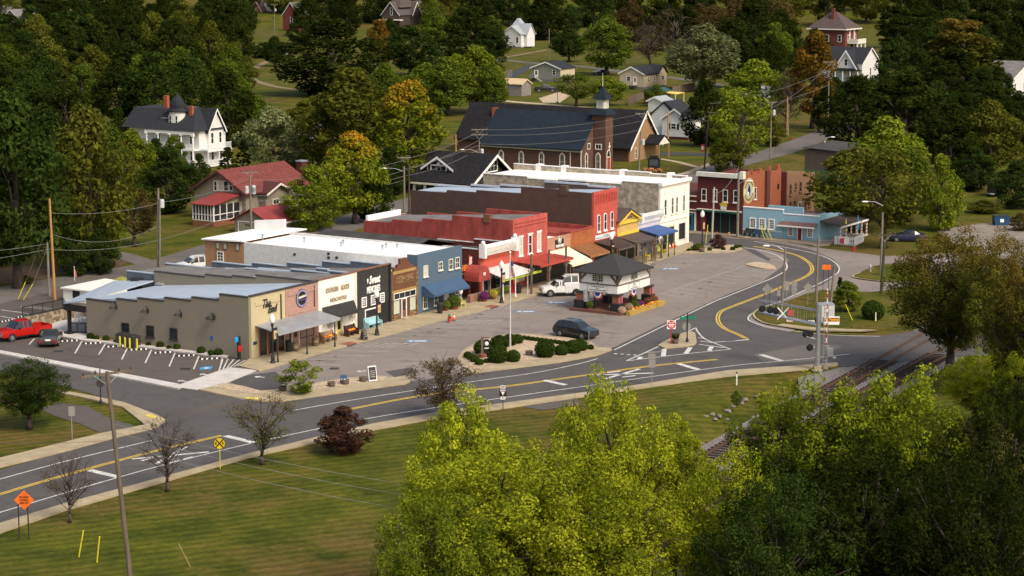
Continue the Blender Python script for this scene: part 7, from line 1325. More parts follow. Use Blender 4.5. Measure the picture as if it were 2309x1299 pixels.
for x,y,r in ((345,600,44),(378,620,44),(420,645,50),(466,675,46),(540,655,34)): ball(*XD(x,y),r/4.6386,"low rounded box bush in the short row at the island's left tip","low box bushes at the island's left tip")
for k in range(11): ball(*XD(935+k*46,410+k*6),32/4.6386,"low box bush in the hedge row behind the gravel of the flagpole island","hedge row of the flagpole island")
for x,y,r,lb in ((1553,568,4.6,"round box bush at the pavement end of the far island"),(1600,567.5,5.2,"round box bush in front of the red maple shrub"),(1631,566,5,"round box bush right of the red maple shrub"),(1652,566,5.8,"big round box bush near the far island's tip"),(1660,562,5.8,"second big round box bush near the far island's tip"),(1668,560,4.6,"last round box bush at the far island's tip")): ball(x,y,r,lb,"box bushes of the far island")
ball(1968,722,25,"wide dark clipped bush on the grass island",None)
for x,y,r in ((885,545,38),(945,548,26),(1036,562,34),(1125,578,18),(1450,612,26),(1562,627,37),(1650,645,26),(1725,648,36),(1963,685,42),(2060,697,30)): ball(*ZB(x,y),r/4.329,"small dark shrub at the foot of the grey end wall","shrubs along the grey end wall")
for x,y,r in ((218,400,38),(312,418,26),(376,418,40)): ball(*YG(x,y),r/4.059,"small dark shrub at the foot of the grey end wall","shrubs along the grey end wall")
# ------------------------------------------------------------------ level crossing deck over the ballast
xp=sheet("crossing_deck",[(1925,826),(1893,829),(1960,765),(2000,757),(2150,735),(2420,700),(2420,800),(2120,806),(2060,815),(1985,824)],0.06,ROAD,lab="asphalt deck where the highway crosses the rails")
# ------------------------------------------------------------------ vehicles
def car(name,label,stations,paint,L,Wd,wb0,wb1,wr,heading,pos,cat="car",bed=None,rimm=None,group=None):
    """stations: (x from the nose back, sill z, shoulder z, roof z, half width at shoulder, half width at roof)"""
    t=thing(name,label,cat,pos,heading,group); body,gl=MB(),MB(); rings=[]
    for x,zb,zs,zr,ws,wr_ in stations:
        m=zb+(zs-zb)*.55; rings.append([(x,-ws*.86,zb),(x,-ws*.99,zb+.12),(x,-ws,m),(x,-ws*.95,zs),(x,-wr_,zr),(x,-wr_*.55,zr+.035),(x,wr_*.55,zr+.035),(x,wr_,zr),(x,ws*.95,zs),(x,ws,m),(x,ws*.99,zb+.12),(x,ws*.86,zb)])
    for i in range(len(rings)-1):
        a,b=stations[i],stations[i+1]; cab=(a[3]-a[2]>.15,b[3]-b[2]>.15)
        for k in range(12):
            j=(k+1) % 12; f=[rings[i][k],rings[i][j],rings[i+1][j],rings[i+1][k]]
            glassy=(k in (3,7) and cab[0] and cab[1]) or (k in (4,5,6) and (cab[0]!=cab[1])) or (k in (3,7) and cab[0]!=cab[1])
            (gl if glassy else body).add(f,[(0,1,2,3)])
    for r in (rings[0],rings[-1]): body.add(r,[tuple(range(12))])
    bo=body.build("body",paint,t,smooth=True); bo.data.set_sharp_from_angle(angle=R(32)); gl.build("glazing",GLASS,t)
    xr0=[s for s in stations if s[3]-s[2]>.15]
    for sgn in (-1,1):
        if xr0:   # pillars and door lines
            b=MB(); xs=np.linspace(xr0[0][0],xr0[-1][0],4)
            for x in xs[1:-1]: s=xr0[len(xr0) // 2]; b.prism([(x-.04,sgn*s[4]*.955,s[2]),(x+.04,sgn*s[4]*.955,s[2]),(x+.04,sgn*(s[5]+.012),s[3]),(x-.04,sgn*(s[5]+.012),s[3])],(0,sgn*.012,0))
            b.build("pillar",paint,t); b=MB(); x=xr0[0][0]-.05; b.ball((x,sgn*(Wd/2+.1),xr0[0][2]+.08),.09,.13,.08,7,5); b.build("mirror",BLACK,t)
        MB().box(L*.3,L*.75,sgn*(Wd/2-.03)-.03,sgn*(Wd/2-.03)+.03,stations[3][1]-.02,stations[3][1]+.06).build("sill",BLACK,t)
        for x in (wb0,wb1):
            MB().cyl((x,sgn*(Wd/2-.12),wr),(x,sgn*(Wd/2+.012),wr),wr*1.14,wr*1.14,16).build("wheel_arch",BLACK,t)
            w_=MB().cyl((x,sgn*(Wd/2-.2),wr),(x,sgn*(Wd/2+.03),wr),wr,wr,18).build("wheel",RUBBER,t); b=MB().cyl((x,sgn*(Wd/2),wr),(x,sgn*(Wd/2+.045),wr),wr*.62,wr*.58,14)
            b.build("rim",rimm or STEEL,w_); b=MB()
            for k in range(5): c,s_=math.cos(k*1.2566),math.sin(k*1.2566); b.cyl((x+c*wr*.2,sgn*(Wd/2+.046),wr+s_*wr*.2),(x+c*wr*.5,sgn*(Wd/2+.046),wr+s_*wr*.5),.045,.03,4)
            b.build("rim_gap",IRON,w_)
        s0,s1=stations[0],stations[-1]
        MB().box(s0[0]-.02,s0[0]+.22,sgn*s0[4]*.62-.16,sgn*s0[4]*.62+.2*sgn+.02,s0[2]-.2,s0[2]-.03).build("headlight",mat("headlight_lens",(.55,.55,.52),.2),t)
        MB().box(s1[0]-.25,s1[0]+.02,sgn*s1[4]*.8-.15,sgn*s1[4]*.8+.15,s1[2]-.35,s1[2]-.05).build("tail_light",mat("tail_light_red",(.40,.012,.012),.25),t)
    s0,s1=stations[0],stations[-1]
    MB().box(s0[0]-.05,s0[0]+.1,-s0[4]*.92,s0[4]*.92,s0[1]+.05,s0[1]+.3).build("bumper",IRON if bed is None else STEEL,t); MB().box(s0[0]-.03,s0[0]+.02,-s0[4]*.4,s0[4]*.4,s0[2]-.24,s0[2]-.06).build("grille",BLACK,t)
    MB().box(s1[0]-.1,s1[0]+.06,-s1[4]*.9,s1[4]*.9,s1[1]+.05,s1[1]+.26).build("rear_bumper",IRON,t); MB().box(s1[0],s1[0]+.025,-.26,.26,s1[1]+.35,s1[1]+.5).build("number_plate",WHITE,t)
    if bed:
        x0,x1,z0,z1,w2=bed; b=MB(); b.box(x0,x1,-w2,w2,z0-.05,z0).build("bed_floor",BLACK,t)
        for q in ((x0,x1,-w2-.13,-w2),(x0,x1,w2,w2+.13),(x1-.1,x1,-w2,w2),(x0,x0+.08,-w2,w2)): MB().box(*q,z0-.45,z1).build("bed_side",paint,t)
    return t
def suv(name,label,paint,heading,pos,L=4.6,Wd=1.86,H=1.68,cat="car",rimm=None,group=None):
    h=Wd/2; k=L/4.6
    st=[(0,.42,.72,.72,h*.78,h*.6),(.12,.3,.86,.86,h*.93,h*.75),(.7*k,.26,.98,.99,h,h*.8),(1.15*k,.26,1.02,1.05,h,h*.78),(1.75*k,.26,1.04,H-.14,h,h*.72),(2.3*k,.26,1.05,H,h,h*.72),(3.4*k,.26,1.06,H,h,h*.72),(4.05*k,.28,1.07,H-.1,h*.98,h*.69),(4.45*k,.32,1.05,1.12,h*.95,h*.66),(4.6*k,.4,.85,.87,h*.9,h*.64)]
    t=car(name,label,st,paint,L,Wd,.92*k,3.64*k,.36,heading,pos,cat,rimm=rimm,group=group)
    for s in (-1,1): MB().box(2.0*k,3.9*k,s*h*.62-.02,s*h*.62+.02,H+.01,H+.075).build("roof_rail",STEEL,t)
    return t
def sedan(name,label,paint,heading,pos,L=4.8,Wd=1.8,H=1.45,group=None):
    h=Wd/2; k=L/4.8
    st=[(0,.42,.6,.6,h*.78,h*.6),(.12,.28,.74,.74,h*.93,h*.75),(.8*k,.22,.88,.89,h,h*.8),(1.35*k,.22,.92,.95,h,h*.78),(2.1*k,.22,.95,H-.08,h,h*.7),(2.6*k,.22,.96,H,h,h*.68),(3.3*k,.22,.97,H-.03,h,h*.66),(3.95*k,.24,.98,1.02,h*.99,h*.66),(4.6*k,.28,.97,.98,h*.96,h*.74),(4.8*k,.36,.8,.8,h*.88,h*.7)]
    return car(name,label,st,paint,L,Wd,.95*k,3.75*k,.33,heading,pos,rimm=None,group=group)
def pickup(name,label,paint,heading,pos,L=5.6,Wd=1.95,H=1.85,ext=True,group=None):
    h=Wd/2; k=L/5.6; ce=3.45 if ext else 2.95
    st=[(0,.5,.86,.86,h*.86,h*.7),(.12,.38,1.02,1.02,h*.95,h*.8),(.8*k,.36,1.1,1.11,h,h*.84),(1.35*k,.36,1.14,1.17,h,h*.8),(1.95*k,.36,1.16,H-.06,h,h*.74),(2.3*k,.36,1.17,H,h,h*.74),((ce-.15)*k,.36,1.17,H-.02,h,h*.74),(ce*k,.36,1.16,1.2,h,h*.78),(ce*k+.02,.36,.72,.73,h,h*.9),(5.5*k,.4,.72,.73,h,h*.9),(5.6*k,.42,.7,.7,h*.96,h*.88)]
    return car(name,label,st,paint,L,Wd,1.0*k,4.4*k,.39,heading,pos,"pickup",bed=(ce*k+.03,5.55*k,.78,1.16,h-.13),group=group)
def place(fw,rw_,wb0,wb1,Wd,far=True):
    """position and heading from where the near wheels touch the ground: front wheel fw, rear wheel rw_ (picture points)"""
    a,b=G(*fw),G(*rw_); d=(b-a).normalized(); n=Vector((-d.y,d.x,0))
    if n.y<0: n=-n
    return math.atan2(d.y,d.x),a-d*wb0+n*(Wd/2)
hd,ps=place((1311.5,767),(1261.5,759.5),.92,3.64,1.86); suv("parked_car","black estate car parked behind the flagpole island",gloss("black_car_paint",(.008,.010,.013),.2),hd,ps)
hd,ps=place((1241,670),(1289.8,668),.85,3.75,1.76); pickup("parked_pickup","white single cab pickup with dark stripe beside the pavilion",gloss("white_car_paint",(.72,.72,.70),.25),hd,ps,4.8,1.76,1.66,False)
n_=Vector((math.cos(hd+math.pi/2),math.sin(hd+math.pi/2),0)); n_=n_ if n_.y>0 else -n_; suv("parked_car","white estate car hidden behind the white pickup",gloss("white_car_paint",(.72,.72,.70),.25),hd,ps+n_*3.0+Vector((math.cos(hd),math.sin(hd),0))*1.5,4.7,1.85,1.7)
hd,ps=place((28,771),(76,763.5),1.0,4.4,1.95); pickup("parked_pickup","bright red pickup at the end of the side parking strip",gloss("red_car_paint",(.40,.010,.008),.22),hd,ps)
a,b=G(*WA(915,1285)),G(*WA(1000,1133)); d=(b-a).normalized(); c=G(*WA(588,1218)); ang=math.atan2(-d.y,-d.x); sedan("parked_car","dark grey saloon seen from behind in the side parking strip",gloss("grey_car_paint",(.05,.055,.06),.25),ang,c+d*4.75)
g=G(436,613); suv("parked_car","white estate car on the lane behind the shops",MATS["white_car_paint"],math.atan2(-U.y,-U.x)-.5+math.pi,g+Vector((-2,0,0)))
g=G(882,499); suv("parked_car","white estate car behind the red shop's rear wall",MATS["white_car_paint"],math.pi*1.02,g+Vector((2.6,0,0)))
g=G(1222,207); pickup("parked_pickup","black pickup beside the weathered wooden shed",MATS["black_car_paint"],.1+math.pi,g+Vector((3.5,0,0)))
g=G(2045,543); sedan("parked_car","dark blue car under the trees by the gravel lot",gloss("navy_car_paint",(.012,.02,.06),.25),-.1,g+Vector((-2.4,0,0)))
g=G(616,108); pickup("parked_pickup","blue pickup on the far lane",gloss("blue_car_paint",(.02,.05,.16),.3),0,g+Vector((-3,0,0)),H=2.1)
g=G(640,127); sedan("parked_car","pale car at the head of the dirt track",gloss("silver_car_paint",(.35,.36,.37),.3,.4),1.2,g); g=G(1352,168); sedan("parked_car","dark car on the lane behind the cream cottage",MATS["black_car_paint"],.1,g+Vector((-2,0,0)))
g=G(2257,507); t=thing("dumpster","blue steel dumpster with white sticker on the gravel lot","dumpster",g,.05); t.scale=(.42,.6,.62); bd=mat("dumpster_blue",(.012,.055,.14),.5,.2,1); MB().prism([(-2.3,-1,0),(2.3,-1,0),(2.6,-1,1.5),(2.4,-1,1.9),(-2.4,-1,1.9),(-2.6,-1,1.5)],(0,2.2,0)).build("bin",bd,t); MB().box(-.7,.5,-1.04,-1,.7,1.4).build("sticker",WHITE,t); MB().box(-2.45,2.45,-.95,1.15,1.9,2.05).build("lid",BLACK,t)
for x in (-2.62,2.5): MB().box(x,x+.12,-.6,.6,.9,1.15).build("lift_pocket",bd,t)
g=G(2241,441); t=thing("cargo_trailer","black enclosed cargo trailer at the edge of the right hand scrub","trailer",g,TH+.2); t.scale=(.75,.85,.85); MB().box(-2.2,2.2,-1,1,.5,2.6).build("box",MATS["black_car_paint"],t); MB().prism([(-2.2,-1,.5),(-2.2,1,.5),(-3.6,0,.5)],(0,0,.12)).build("drawbar",STEEL,t)
for s in (-1.05,1.05):
    for x in (-.2,.7): MB().cyl((x,s-.08,.36),(x,s+.08,.36),.36,.36,12).build("wheel",RUBBER,t)
# ------------------------------------------------------------------ street lamps
GLOBE=mat("lamp_globe",(.78,.77,.72),.35,.05,2); BAN=mat("tan_banner",(.56,.40,.20),.8,.12,3)
def lamp(p,label,banner=True,side=1):
    g=G(*p); t=thing("street_lamp",label,"street lamp",g+Vector((0,0,.13)),TH,"black globe lamps along the shop pavement")
    MB().lathe([(.26,0),(.26,.12),(.2,.2),(.18,.55),(.12,.75),(.085,.95),(.075,3.35),(.12,3.45),(.14,3.7),(.1,3.75)],n=12).build("post",BLACK,t); MB().lathe([(.1,3.74),(.22,3.85),(.27,4.1),(.22,4.35),(.1,4.5),(.03,4.62)],n=12).build("globe",GLOBE,t)
    if banner:
        b=MB()
        for z in (2.0,3.25): b.cyl((0,0,z),(side*.75,0,z),.018,.018,6)
        b.build("banner_arm",BLACK,t); q=MB().box(min(.12,side*.72),max(.12,side*.72) if side>0 else -.12,-.01,.01,2.02,3.23).build("banner",BLACK,t); MB().box(side*.42-.24,side*.42+.24,-.016,.016,2.2,3.0).build("banner_panel",BAN,q); MB().box(side*.42-.14,side*.42+.14,-.02,.02,2.45,2.75).build("banner_print",mat("banner_ink",(.42,.28,.13),.8),q)
    return t
lamp((615.6,822),"black globe lamp in front of the end shop's tin awning"); lamp((850,759),"black globe lamp in front of the charcoal shop's blue bench"); lamp((1131,686),"black globe lamp beside the red shop's white porch"); lamp((1378,614),"black globe lamp rising behind the pavilion roof"); lamp((1583,558),"black globe lamp in the far planted island")
# ------------------------------------------------------------------ poles and wires
NEWP=mat("new_orange_pole",(.42,.22,.07),.85,.25,2,stretch=(5,5,.4)); INS=mat("porcelain",(.10,.05,.035),.3); POLES={}
def pole(key,p,yt,label,m=None,arms=(),cans=0,light=None,r=.16,top=None):
    g=G(*p); H=height_at(g,yt); dxp=((top[0]-p[0])/scale_at(g)) if top else 0; t=thing("utility_pole",label,"utility pole",g,0,"utility poles"); tp=Vector((dxp,0,H)); m=m or POLE
    b=MB(); b.cyl((0,0,-.1),tp,r,r*.7,10); b.build("shaft",m,t); POLES[key]=(g,H,tp)
    for hz,ln,ang in arms:
        c=tp*(hz/H); dx,dy=math.cos(ang)*ln/2,math.sin(ang)*ln/2; q=MB().prism([(c.x-dx,c.y-dy,hz-.07),(c.x+dx,c.y+dy,hz-.07),(c.x+dx,c.y+dy,hz+.07),(c.x-dx,c.y-dy,hz+.07)],(-math.sin(ang)*.1,math.cos(ang)*.1,0)).build("crossarm",m,t)
        for f in (-.9,-.45,.45,.9): MB().lathe([(.03,0),(.06,.05),(.05,.12),(.07,.16),(.03,.24)],(c.x+dx*f,c.y+dy*f,hz+.07),7).build("insulator",INS,q)
        b=MB()
        for s in (-1,1): b.cyl((c.x+dx*.5*s,c.y+dy*.5*s,hz),(c.x,c.y,hz-.7),.025,.025,5)
        b.build("arm_brace",STEEL,t)
    for k in range(cans):
        s=(1,-1,1)[k % 3]; z=H-2.2-.1*k; MB().lathe([(.2,0),(.27,.05),(.27,.85),(.2,.95),(.05,1.0)],(tp.x*.8+s*.45,-.1,z),12).build("transformer",mat("transformer_grey",(.50,.52,.53),.5),t); MB().box(min(0,s*.3)+tp.x*.8,max(0,s*.3)+tp.x*.8,-.05,.05,z+.3,z+.5).build("bracket",STEEL,t)
    if light:
        ang,ln,hz=light; c=tp*(hz/H); dx,dy=math.cos(ang),math.sin(ang); MB().tube([c,c+Vector((dx*ln*.5,dy*ln*.5,.45)),c+Vector((dx*ln,dy*ln,.5))],.04,6).build("lamp_arm",STEEL,t); MB().ball((c.x+dx*(ln+.25),c.y+dy*(ln+.25),hz+.48),.42,.2,.1,8,5).build("lamp_head",GLOBE,t)
    return t
pole('a',(124,676),448,"tall fresh orange timber pole by the lane",NEWP,top=(120,0)); pole('b',(111,668),547,"short old grey pole next to the orange one"); pole('c',(356,640),425,"grey pole with one transformer behind the end shop",cans=1,top=(363,0)); pole('c2',(360,641),447,"slim grey pole paired with the transformer pole",r=.12,top=(366,0))
pole('d',(567,545),396,"pole with three transformers in front of the bungalow",cans=3,arms=[(9.0,2.2,.3)]); pole('e',(299,1345),838,"grey pole with long slanted crossarm on the grass bank",m=mat("brown_grey_pole",(.15,.12,.09),.9,.3,2.2,stretch=(5,5,.4)),r=.16,arms=[(13.6,3.4,.65)],top=(258,0)); POLES['e']
pole('f',(912,482),375,"pole with curved lamp arm behind the museum wall",light=(math.pi,2.6,6.0),arms=[(8.0,2.0,.2)],r=.18); pole('f2',(923,482),369,"dark pole paired with the lamp arm pole",mat("dark_creosote",(.07,.05,.04),.9),r=.16)
pole('g',(1079,425),318,"pole with two crossarms and street light before the church",arms=[(9.2,2.6,.2),(8.4,2.6,.2)],cans=1,light=(math.pi,2.4,5.6),top=(1081,0)); pole('h',(1440,396),297,"pole with crossarm and transformer on the church lawn",arms=[(10.2,2.2,.3)],cans=1,top=(1444,0)); pole('i',(1588,381),270,"dark pole with red banner at the church street",MATS["dark_creosote"],top=(1595,0))
g,H,tp=POLES['i']; q=MB().box(-.75,-.1,-.02,.02,H*.35,H*.5).build("banner",mat("red_banner",(.40,.06,.04),.8)); q.location=(g.x+.1,g.y-.1,0); tag(q,"red and white banner hung on the dark church street pole","banner"); MB().box(-.6,-.3,-.03,.03,H*.39,H*.46).build("banner_print",WHITE,q)
pole('j',(1605,549),422,"slim pale pole at the far planted island",mat("pale_pole",(.40,.38,.35),.8),r=.13,top=(1608.6,0)); pole('k',(1662.9,536),389,"thick pole with lamp in front of the tavern",light=(0,1.2,7.0),r=.2); pole('l',(1761,717),559,"tilted pole with long lamp arm in the bend",light=(math.pi*.93,1.7,7.0),top=(1768,0)); pole('m',(1840,684),534,"plain pole on the grass island beside the orange board",top=(1842,0)); pole('n',(1870,709),599,"slanted short pole beside the dark spruce",top=(1879,0))
pole('o',(1986,622),479,"pole with street light beside the side road",light=(math.pi,1.8,8.2),r=.17); pole('o2',(1987,664),545,"dark mossy pole with crossarm at the side road",mat("mossy_pole",(.06,.065,.03),.95),arms=[(6.6,2.6,.1)],r=.2,top=(1991,0))
for k,(p,yt,lb,kw) in enumerate([((620,97),12,"far pole above the blue pickup",dict(cans=1,arms=[(14,2.6,.2)])),((1238,135),65,"far pole behind the grey cottage",{}),((1774,306),218,"taller of the twin brown poles at the street bend",dict(m=NEWP)),((1777,306),235,"shorter of the twin brown poles at the street bend",{}),((1866,306),182,"tall pole with crossarm at the crossroads",dict(arms=[(14.5,2.6,.2)])),((1858,294),202,"brown pole with double crossarm at the crossroads",dict(arms=[(12,3,.2)])),((1737,358),232,"pole with transformer beside the thin leaved tree",dict(cans=1,arms=[(10,2,.2)])),((1506,341),250,"brown pole in front of the white gabled house",dict(m=NEWP)),((1028,350),303,"short orange lamp pole beside the church wall",dict(m=NEWP)),((1858,398),318,"white lamp pole with a small flag behind the brown block",dict(m=WHITE,r=.1,light=(0,1,6)))]): pole('z%d' % k,p,yt,lb,**kw)
def wire(a,b,sag,lab,r=.024):
    n=14; P=[a.lerp(b,k/n)-Vector((0,0,4*sag*(k/n)*(1-k/n))) for k in range(n+1)]; o=MB().tube([p-a for p in P],r,4).build("overhead_wire",mat("wire",(.20,.20,.19),.5)); o.location=a; tag(o,lab,"wire","overhead wires")
def top(k,h=None,dx=0): g,H,tp=POLES[k]; z=H-.15 if h is None else h; return g+Vector((tp.x*z/H+dx,0,z))
WL="overhead wire slung between the lane poles behind the shops"
for a,b,s in ((top('b',5.2),top('c',5.0),.5),(top('c',5.0),top('d',4.8),.4),(top('a',9.5),top('c',9.2),.5),(top('c',9.3),top('d',8.3),.5),(top('a',7.2),top('c',6.6),1.3),(top('d',8.0),top('f',7.6),.7),(top('d',6.0),top('f',5.4),.8),(top('d',5.4),top('f',4.8),.8),(top('d',5.0),top('g',6.8),1.0),(top('f',7.8),top('g',9.0),.5),(top('f',6.4),top('g',7.6),.5),(top('f',5.4),top('g',6.2),.6)): wire(a,b,s,WL)
for a,b,s in ((top('b',5.2),G(-260,690,0)+Vector((0,0,4)),.4),(top('b',5.8),G(-260,690,0)+Vector((0,0,5.4)),.4)): wire(a,b,s,"overhead wire leaving the short grey pole along the lane")
for a,b,s in ((top('g',9.2),top('h',10.2),.8),(top('g',8.4),top('h',9.0),.8),(top('g',7.0),top('h',7.6),.9),(top('h',10),top('i'),.6),(top('h',8),top('i',9),.6)): wire(a,b,s,"overhead wire crossing in front of the church",.02)
for a,b,s in ((top('i',11),top('z4',13),1.0),(top('i',9.5),top('z4',10),1.0),(top('z4',14),top('z6',9),.8)): wire(a,b,s,"overhead wire running up the hill street",.025)
for a,b,s in ((top('j',6.5),top('k',9.3),.9),): wire(a,b,s,"overhead wire from the tavern pole to the pale island pole")
e0=top('e',10.6); far=G(2600,1420)+Vector((0,0,8))
for dz,s in ((0,3.0),(-.5,3.2),(-1.2,3.4)): wire(e0+Vector((0,0,dz)),far+Vector((0,0,dz)),s,"overhead wire crossing the grass bank from the slanted arm pole",.014)
wire(top('e',9.6),G(-300,1150)+Vector((0,0,6)),.6,"overhead wire leaving the slanted arm pole over the corner lawn",.014)
YEL=mat("yellow_guard",(.62,.55,.03),.6)
def stick(p,q,hz,label,m=None,r=.045,cat="guy guard",nm="guy_guard",grp=None):
    g=G(*p); d=(q[0]-p[0])/scale_at(g); o=MB().cyl((0,0,0),(d,0,hz),r,r,8).build(nm,m or YEL); o.location=g; tag(o,label,cat,grp); return o
stick(WA(220,622),WA(318,380),1.9,"left yellow guy guard by the orange pole"); stick(WA(285,628),WA(410,405),1.75,"right yellow guy guard by the orange pole"); wire(G(*WA(318,622))*1+Vector((0,0,1.9)),top('a',8.8),0,"steel guy wire from the left yellow guard to the orange pole",.012); wire(G(*WA(410,628))+Vector((0,0,1.75)),top('b',5.4),0,"steel guy wire from the right yellow guard to the short grey pole",.012)
stick(YH(445,1192),YH(476,1020),1.75,"left yellow marker stake on the grass bank",cat="stake",nm="marker_stake"); stick(YH(547,1222),YH(567,1058),1.7,"right yellow marker stake on the grass bank",cat="stake",nm="marker_stake"); stick(YH(1075,1247),YH(1012,1095),1.5,"thin tan leaning stake on the grass bank",mat("tan_stick",(.40,.30,.16),.8),.02,"stake","marker_stake"); stick(XA(195,882),XA(140,755),1.8,"yellow guy guard on the grass island")
for a,b,l in ((ZF(800,872),ZF(752,805),"left"),(ZF(836,872),ZF(765,745),"middle"),(ZF(874,876),ZF(808,745),"right")): stick(a,b,1.9,"%s one of three yellow guy guards before the pale blue shop" % l)
stick(WB(475,1010),WB(515,700),2.4,"yellow guy guard rising from the far planted island")
# ------------------------------------------------------------------ signs
SGREY=mat("sign_back_grey",(.25,.24,.225),.6,.1,2); SGREEN=mat("sign_green",(.01,.22,.12),.5); SORANGE=mat("sign_orange",(.82,.16,.015),.5); SYEL=mat("sign_yellow_sheet",(.72,.52,.02),.5); SRED=mat("sign_red",(.48,.02,.02),.5)
CAMA=math.pi/2
def post_sign(p,yt,label,name="road_sign",pm=None,r=.035,face=0.0,n=1,sep=0.0,z0=0.0):
    g=G(*p); H=height_at(g,yt); t=thing(name,label,"sign",g,face); b=None
    for k in range(n): MB().cyl((k*sep,0,-.05),(k*sep,0,H),r,r,7).build("post",pm or IRON,t)
    return t,H,scale_at(g)
def plate(t,pts,m,y=-.05,th=.02,nm="plate"): return MB().prism([(x,y,z) for x,z in pts],(0,-th,0)).build(nm,m,t)
def diamond(c,w_,h_=None): h_=h_ or w_; return [(c[0]-w_,c[1]),(c[0],c[1]-h_),(c[0]+w_,c[1]),(c[0],c[1]+h_)]
def disc(c,r,n=20): return [(c[0]+r*math.cos(2*math.pi*k/n),c[1]+r*math.sin(2*math.pi*k/n)) for k in range(n)]
def rect(x0,x1,z0,z1): return [(x0,z0),(x1,z0),(x1,z1),(x0,z1)]
def ptext(t,r,s,m,y=-.075,par=None):
    c=bpy.data.curves.new("lettering",'FONT'); c.body=s; c.align_x='CENTER'; c.align_y='CENTER'; c.extrude=.004; c.resolution_u=3; c.offset=.03; q=bpy.data.objects.new("lettering",c); COL.objects.link(q); q.parent=par or t; c.materials.append(m); q.location=((r[0]+r[1])/2,y,(r[2]+r[3])/2); q.rotation_euler=(R(90),0,0); TEXTS.append((q,r[1]-r[0],r[3]-r[2]))
t,H,s=post_sign(YH(110,1088),YH(0,890)[1],"orange diamond road work sign on two posts",n=2,sep=.62,pm=IRON,r=.045); c=(.42,H+.25); plate(t,diamond(c,.66,.66),SORANGE); 
for i,w in enumerate(("ROAD","WORK","500 FT")): ptext(t,(c[0]-.3,c[0]+.3,c[1]+.12-i*.2,c[1]+.26-i*.2),w,BLACK)
t,H,s=post_sign(YH(1243,692),YH(0,520)[1],"round yellow railway warning sign with black cross",pm=YEL); c=(0,H-.4); plate(t,disc(c,.44),BLACK,-.045); plate(t,disc(c,.41),SYEL,-.066,.01)
for sg in (-1,1): plate(t,[(c[0]-.3,c[1]-sg*.26),(c[0]-.24,c[1]-sg*.33),(c[0]+.3,c[1]+sg*.26),(c[0]+.24,c[1]+sg*.33)],BLACK,-.08-.004*sg,.004)
ptext(t,(c[0]-.34,c[0]-.18,c[1]-.1,c[1]+.1),"R",BLACK,-.085); ptext(t,(c[0]+.18,c[0]+.34,c[1]-.1,c[1]+.1),"R",BLACK,-.085)
t,H,s=post_sign(YH(570,327),YH(0,130)[1],"black post with green street name blade and stop sign seen from behind",pm=BLACK,r=.05); plate(t,rect(-.75,-.03,H-.7,H-.42),SGREEN); plate(t,disc((0,H-1.25),.36,8),mat("stop_back",(.05,.045,.045),.6)); MB().lathe([(.16,0),(.14,.2),(.06,.4)],n=10).build("post_base",BLACK,t)
t,H,s=post_sign(YH(408,532),YH(0,342)[1],"grey sign back on a thin post behind the corner lawn",pm=STEEL); plate(t,rect(-.2,.3,H-.75,H),SGREY)
t,H,s=post_sign(XD(715,1132),XD(0,876)[1],"route marker with black shield 269 and arrow plate",pm=IRON); plate(t,rect(-.2,.2,H-.26,H),WHITE); plate(t,rect(-.3,.3,H-.92,H-.3),BLACK); plate(t,[(-.25,H-.36),(.25,H-.36),(0,H-.86)],WHITE,-.072,.006); plate(t,rect(-.2,.2,H-1.2,H-.96),WHITE); ptext(t,(-.15,.15,H-.2,H-.06),"EAST",BLACK); ptext(t,(-.17,.17,H-.56,H-.4),"269",BLACK,-.08); plate(t,[(-.15,H-1.08),(-.04,H-1.01),(-.04,H-1.06),(.14,H-1.06),(.14,H-1.1),(-.04,H-1.1),(-.04,H-1.15)],BLACK,-.072,.005)
t,H,s=post_sign(XC(1762,137),796,"grey double sign back on a post by the south pavement",pm=STEEL); plate(t,rect(-.33,.3,H-.55,H-.05),SGREY); plate(t,rect(-.28,.3,H-1.3,H-.6),SGREY)
t,H,s=post_sign(VH(560,677),VH(0,248)[1],"red and white do not enter sign on a red post",pm=SRED,r=.05); c=(0,H-.42); plate(t,rect(-.42,.42,H-.84,H),WHITE); plate(t,disc(c,.4),SRED,-.072,.006); plate(t,rect(-.28,.28,c[1]-.06,c[1]+.06),WHITE,-.08,.004); ptext(t,(-.24,.24,c[1]+.12,c[1]+.26),"DO NOT",WHITE,-.082); ptext(t,(-.2,.2,c[1]-.26,c[1]-.12),"ENTER",WHITE,-.082)
t,H,s=post_sign(VH(835,645),VH(0,120)[1],"black post with two green street name blades on the triangle island",pm=BLACK,r=.06,z0=.15); plate(t,rect(-.75,-.06,H-.62,H-.38),SGREEN); plate(t,rect(.06,.85,H-.58,H-.34),SGREEN); plate(t,disc((-.05,H-1.35),.42),SGREY,.06); MB().lathe([(.17,0),(.15,.3),(.07,.6)],n=10).build("post_base",BLACK,t); MB().box(-.5,.5,-.015,.015,H-.3,H-.27).build("scroll_bracket",BLACK,t)
t,H,s=post_sign(VG(235,755),VG(0,45)[1],"large diamond sign back on two black posts at the bend",n=2,sep=.56,pm=IRON); plate(t,diamond((.3,H-.35),.55,.6),SGREY)
t,H,s=post_sign(VG(575,520),VG(0,75)[1],"small rectangular sign back on a leaning post at the bend",pm=IRON); plate(t,rect(-.15,.2,H-1.0,H-.3),SGREY)
t,H,s=post_sign(VG(768,520),VG(0,-60)[1],"tall thin sign back at the bend",pm=STEEL); plate(t,rect(-.25,.25,H-1.0,H),SGREY)
t,H,s=post_sign(VG(945,440),VG(0,-70)[1],"stacked sign backs on one post at the bend",pm=STEEL); plate(t,rect(-.3,.3,H-.62,H),SGREY); plate(t,rect(-.3,.3,H-1.15,H-.66),SGREY); plate(t,rect(-.22,.22,H-1.5,H-1.18),SGREY)
t,H,s=post_sign(VG(1268,520),VG(0,-20)[1],"diamond sign back on a thin post on the grass island",pm=STEEL); plate(t,diamond((0,H-.45),.5,.52),SGREY)
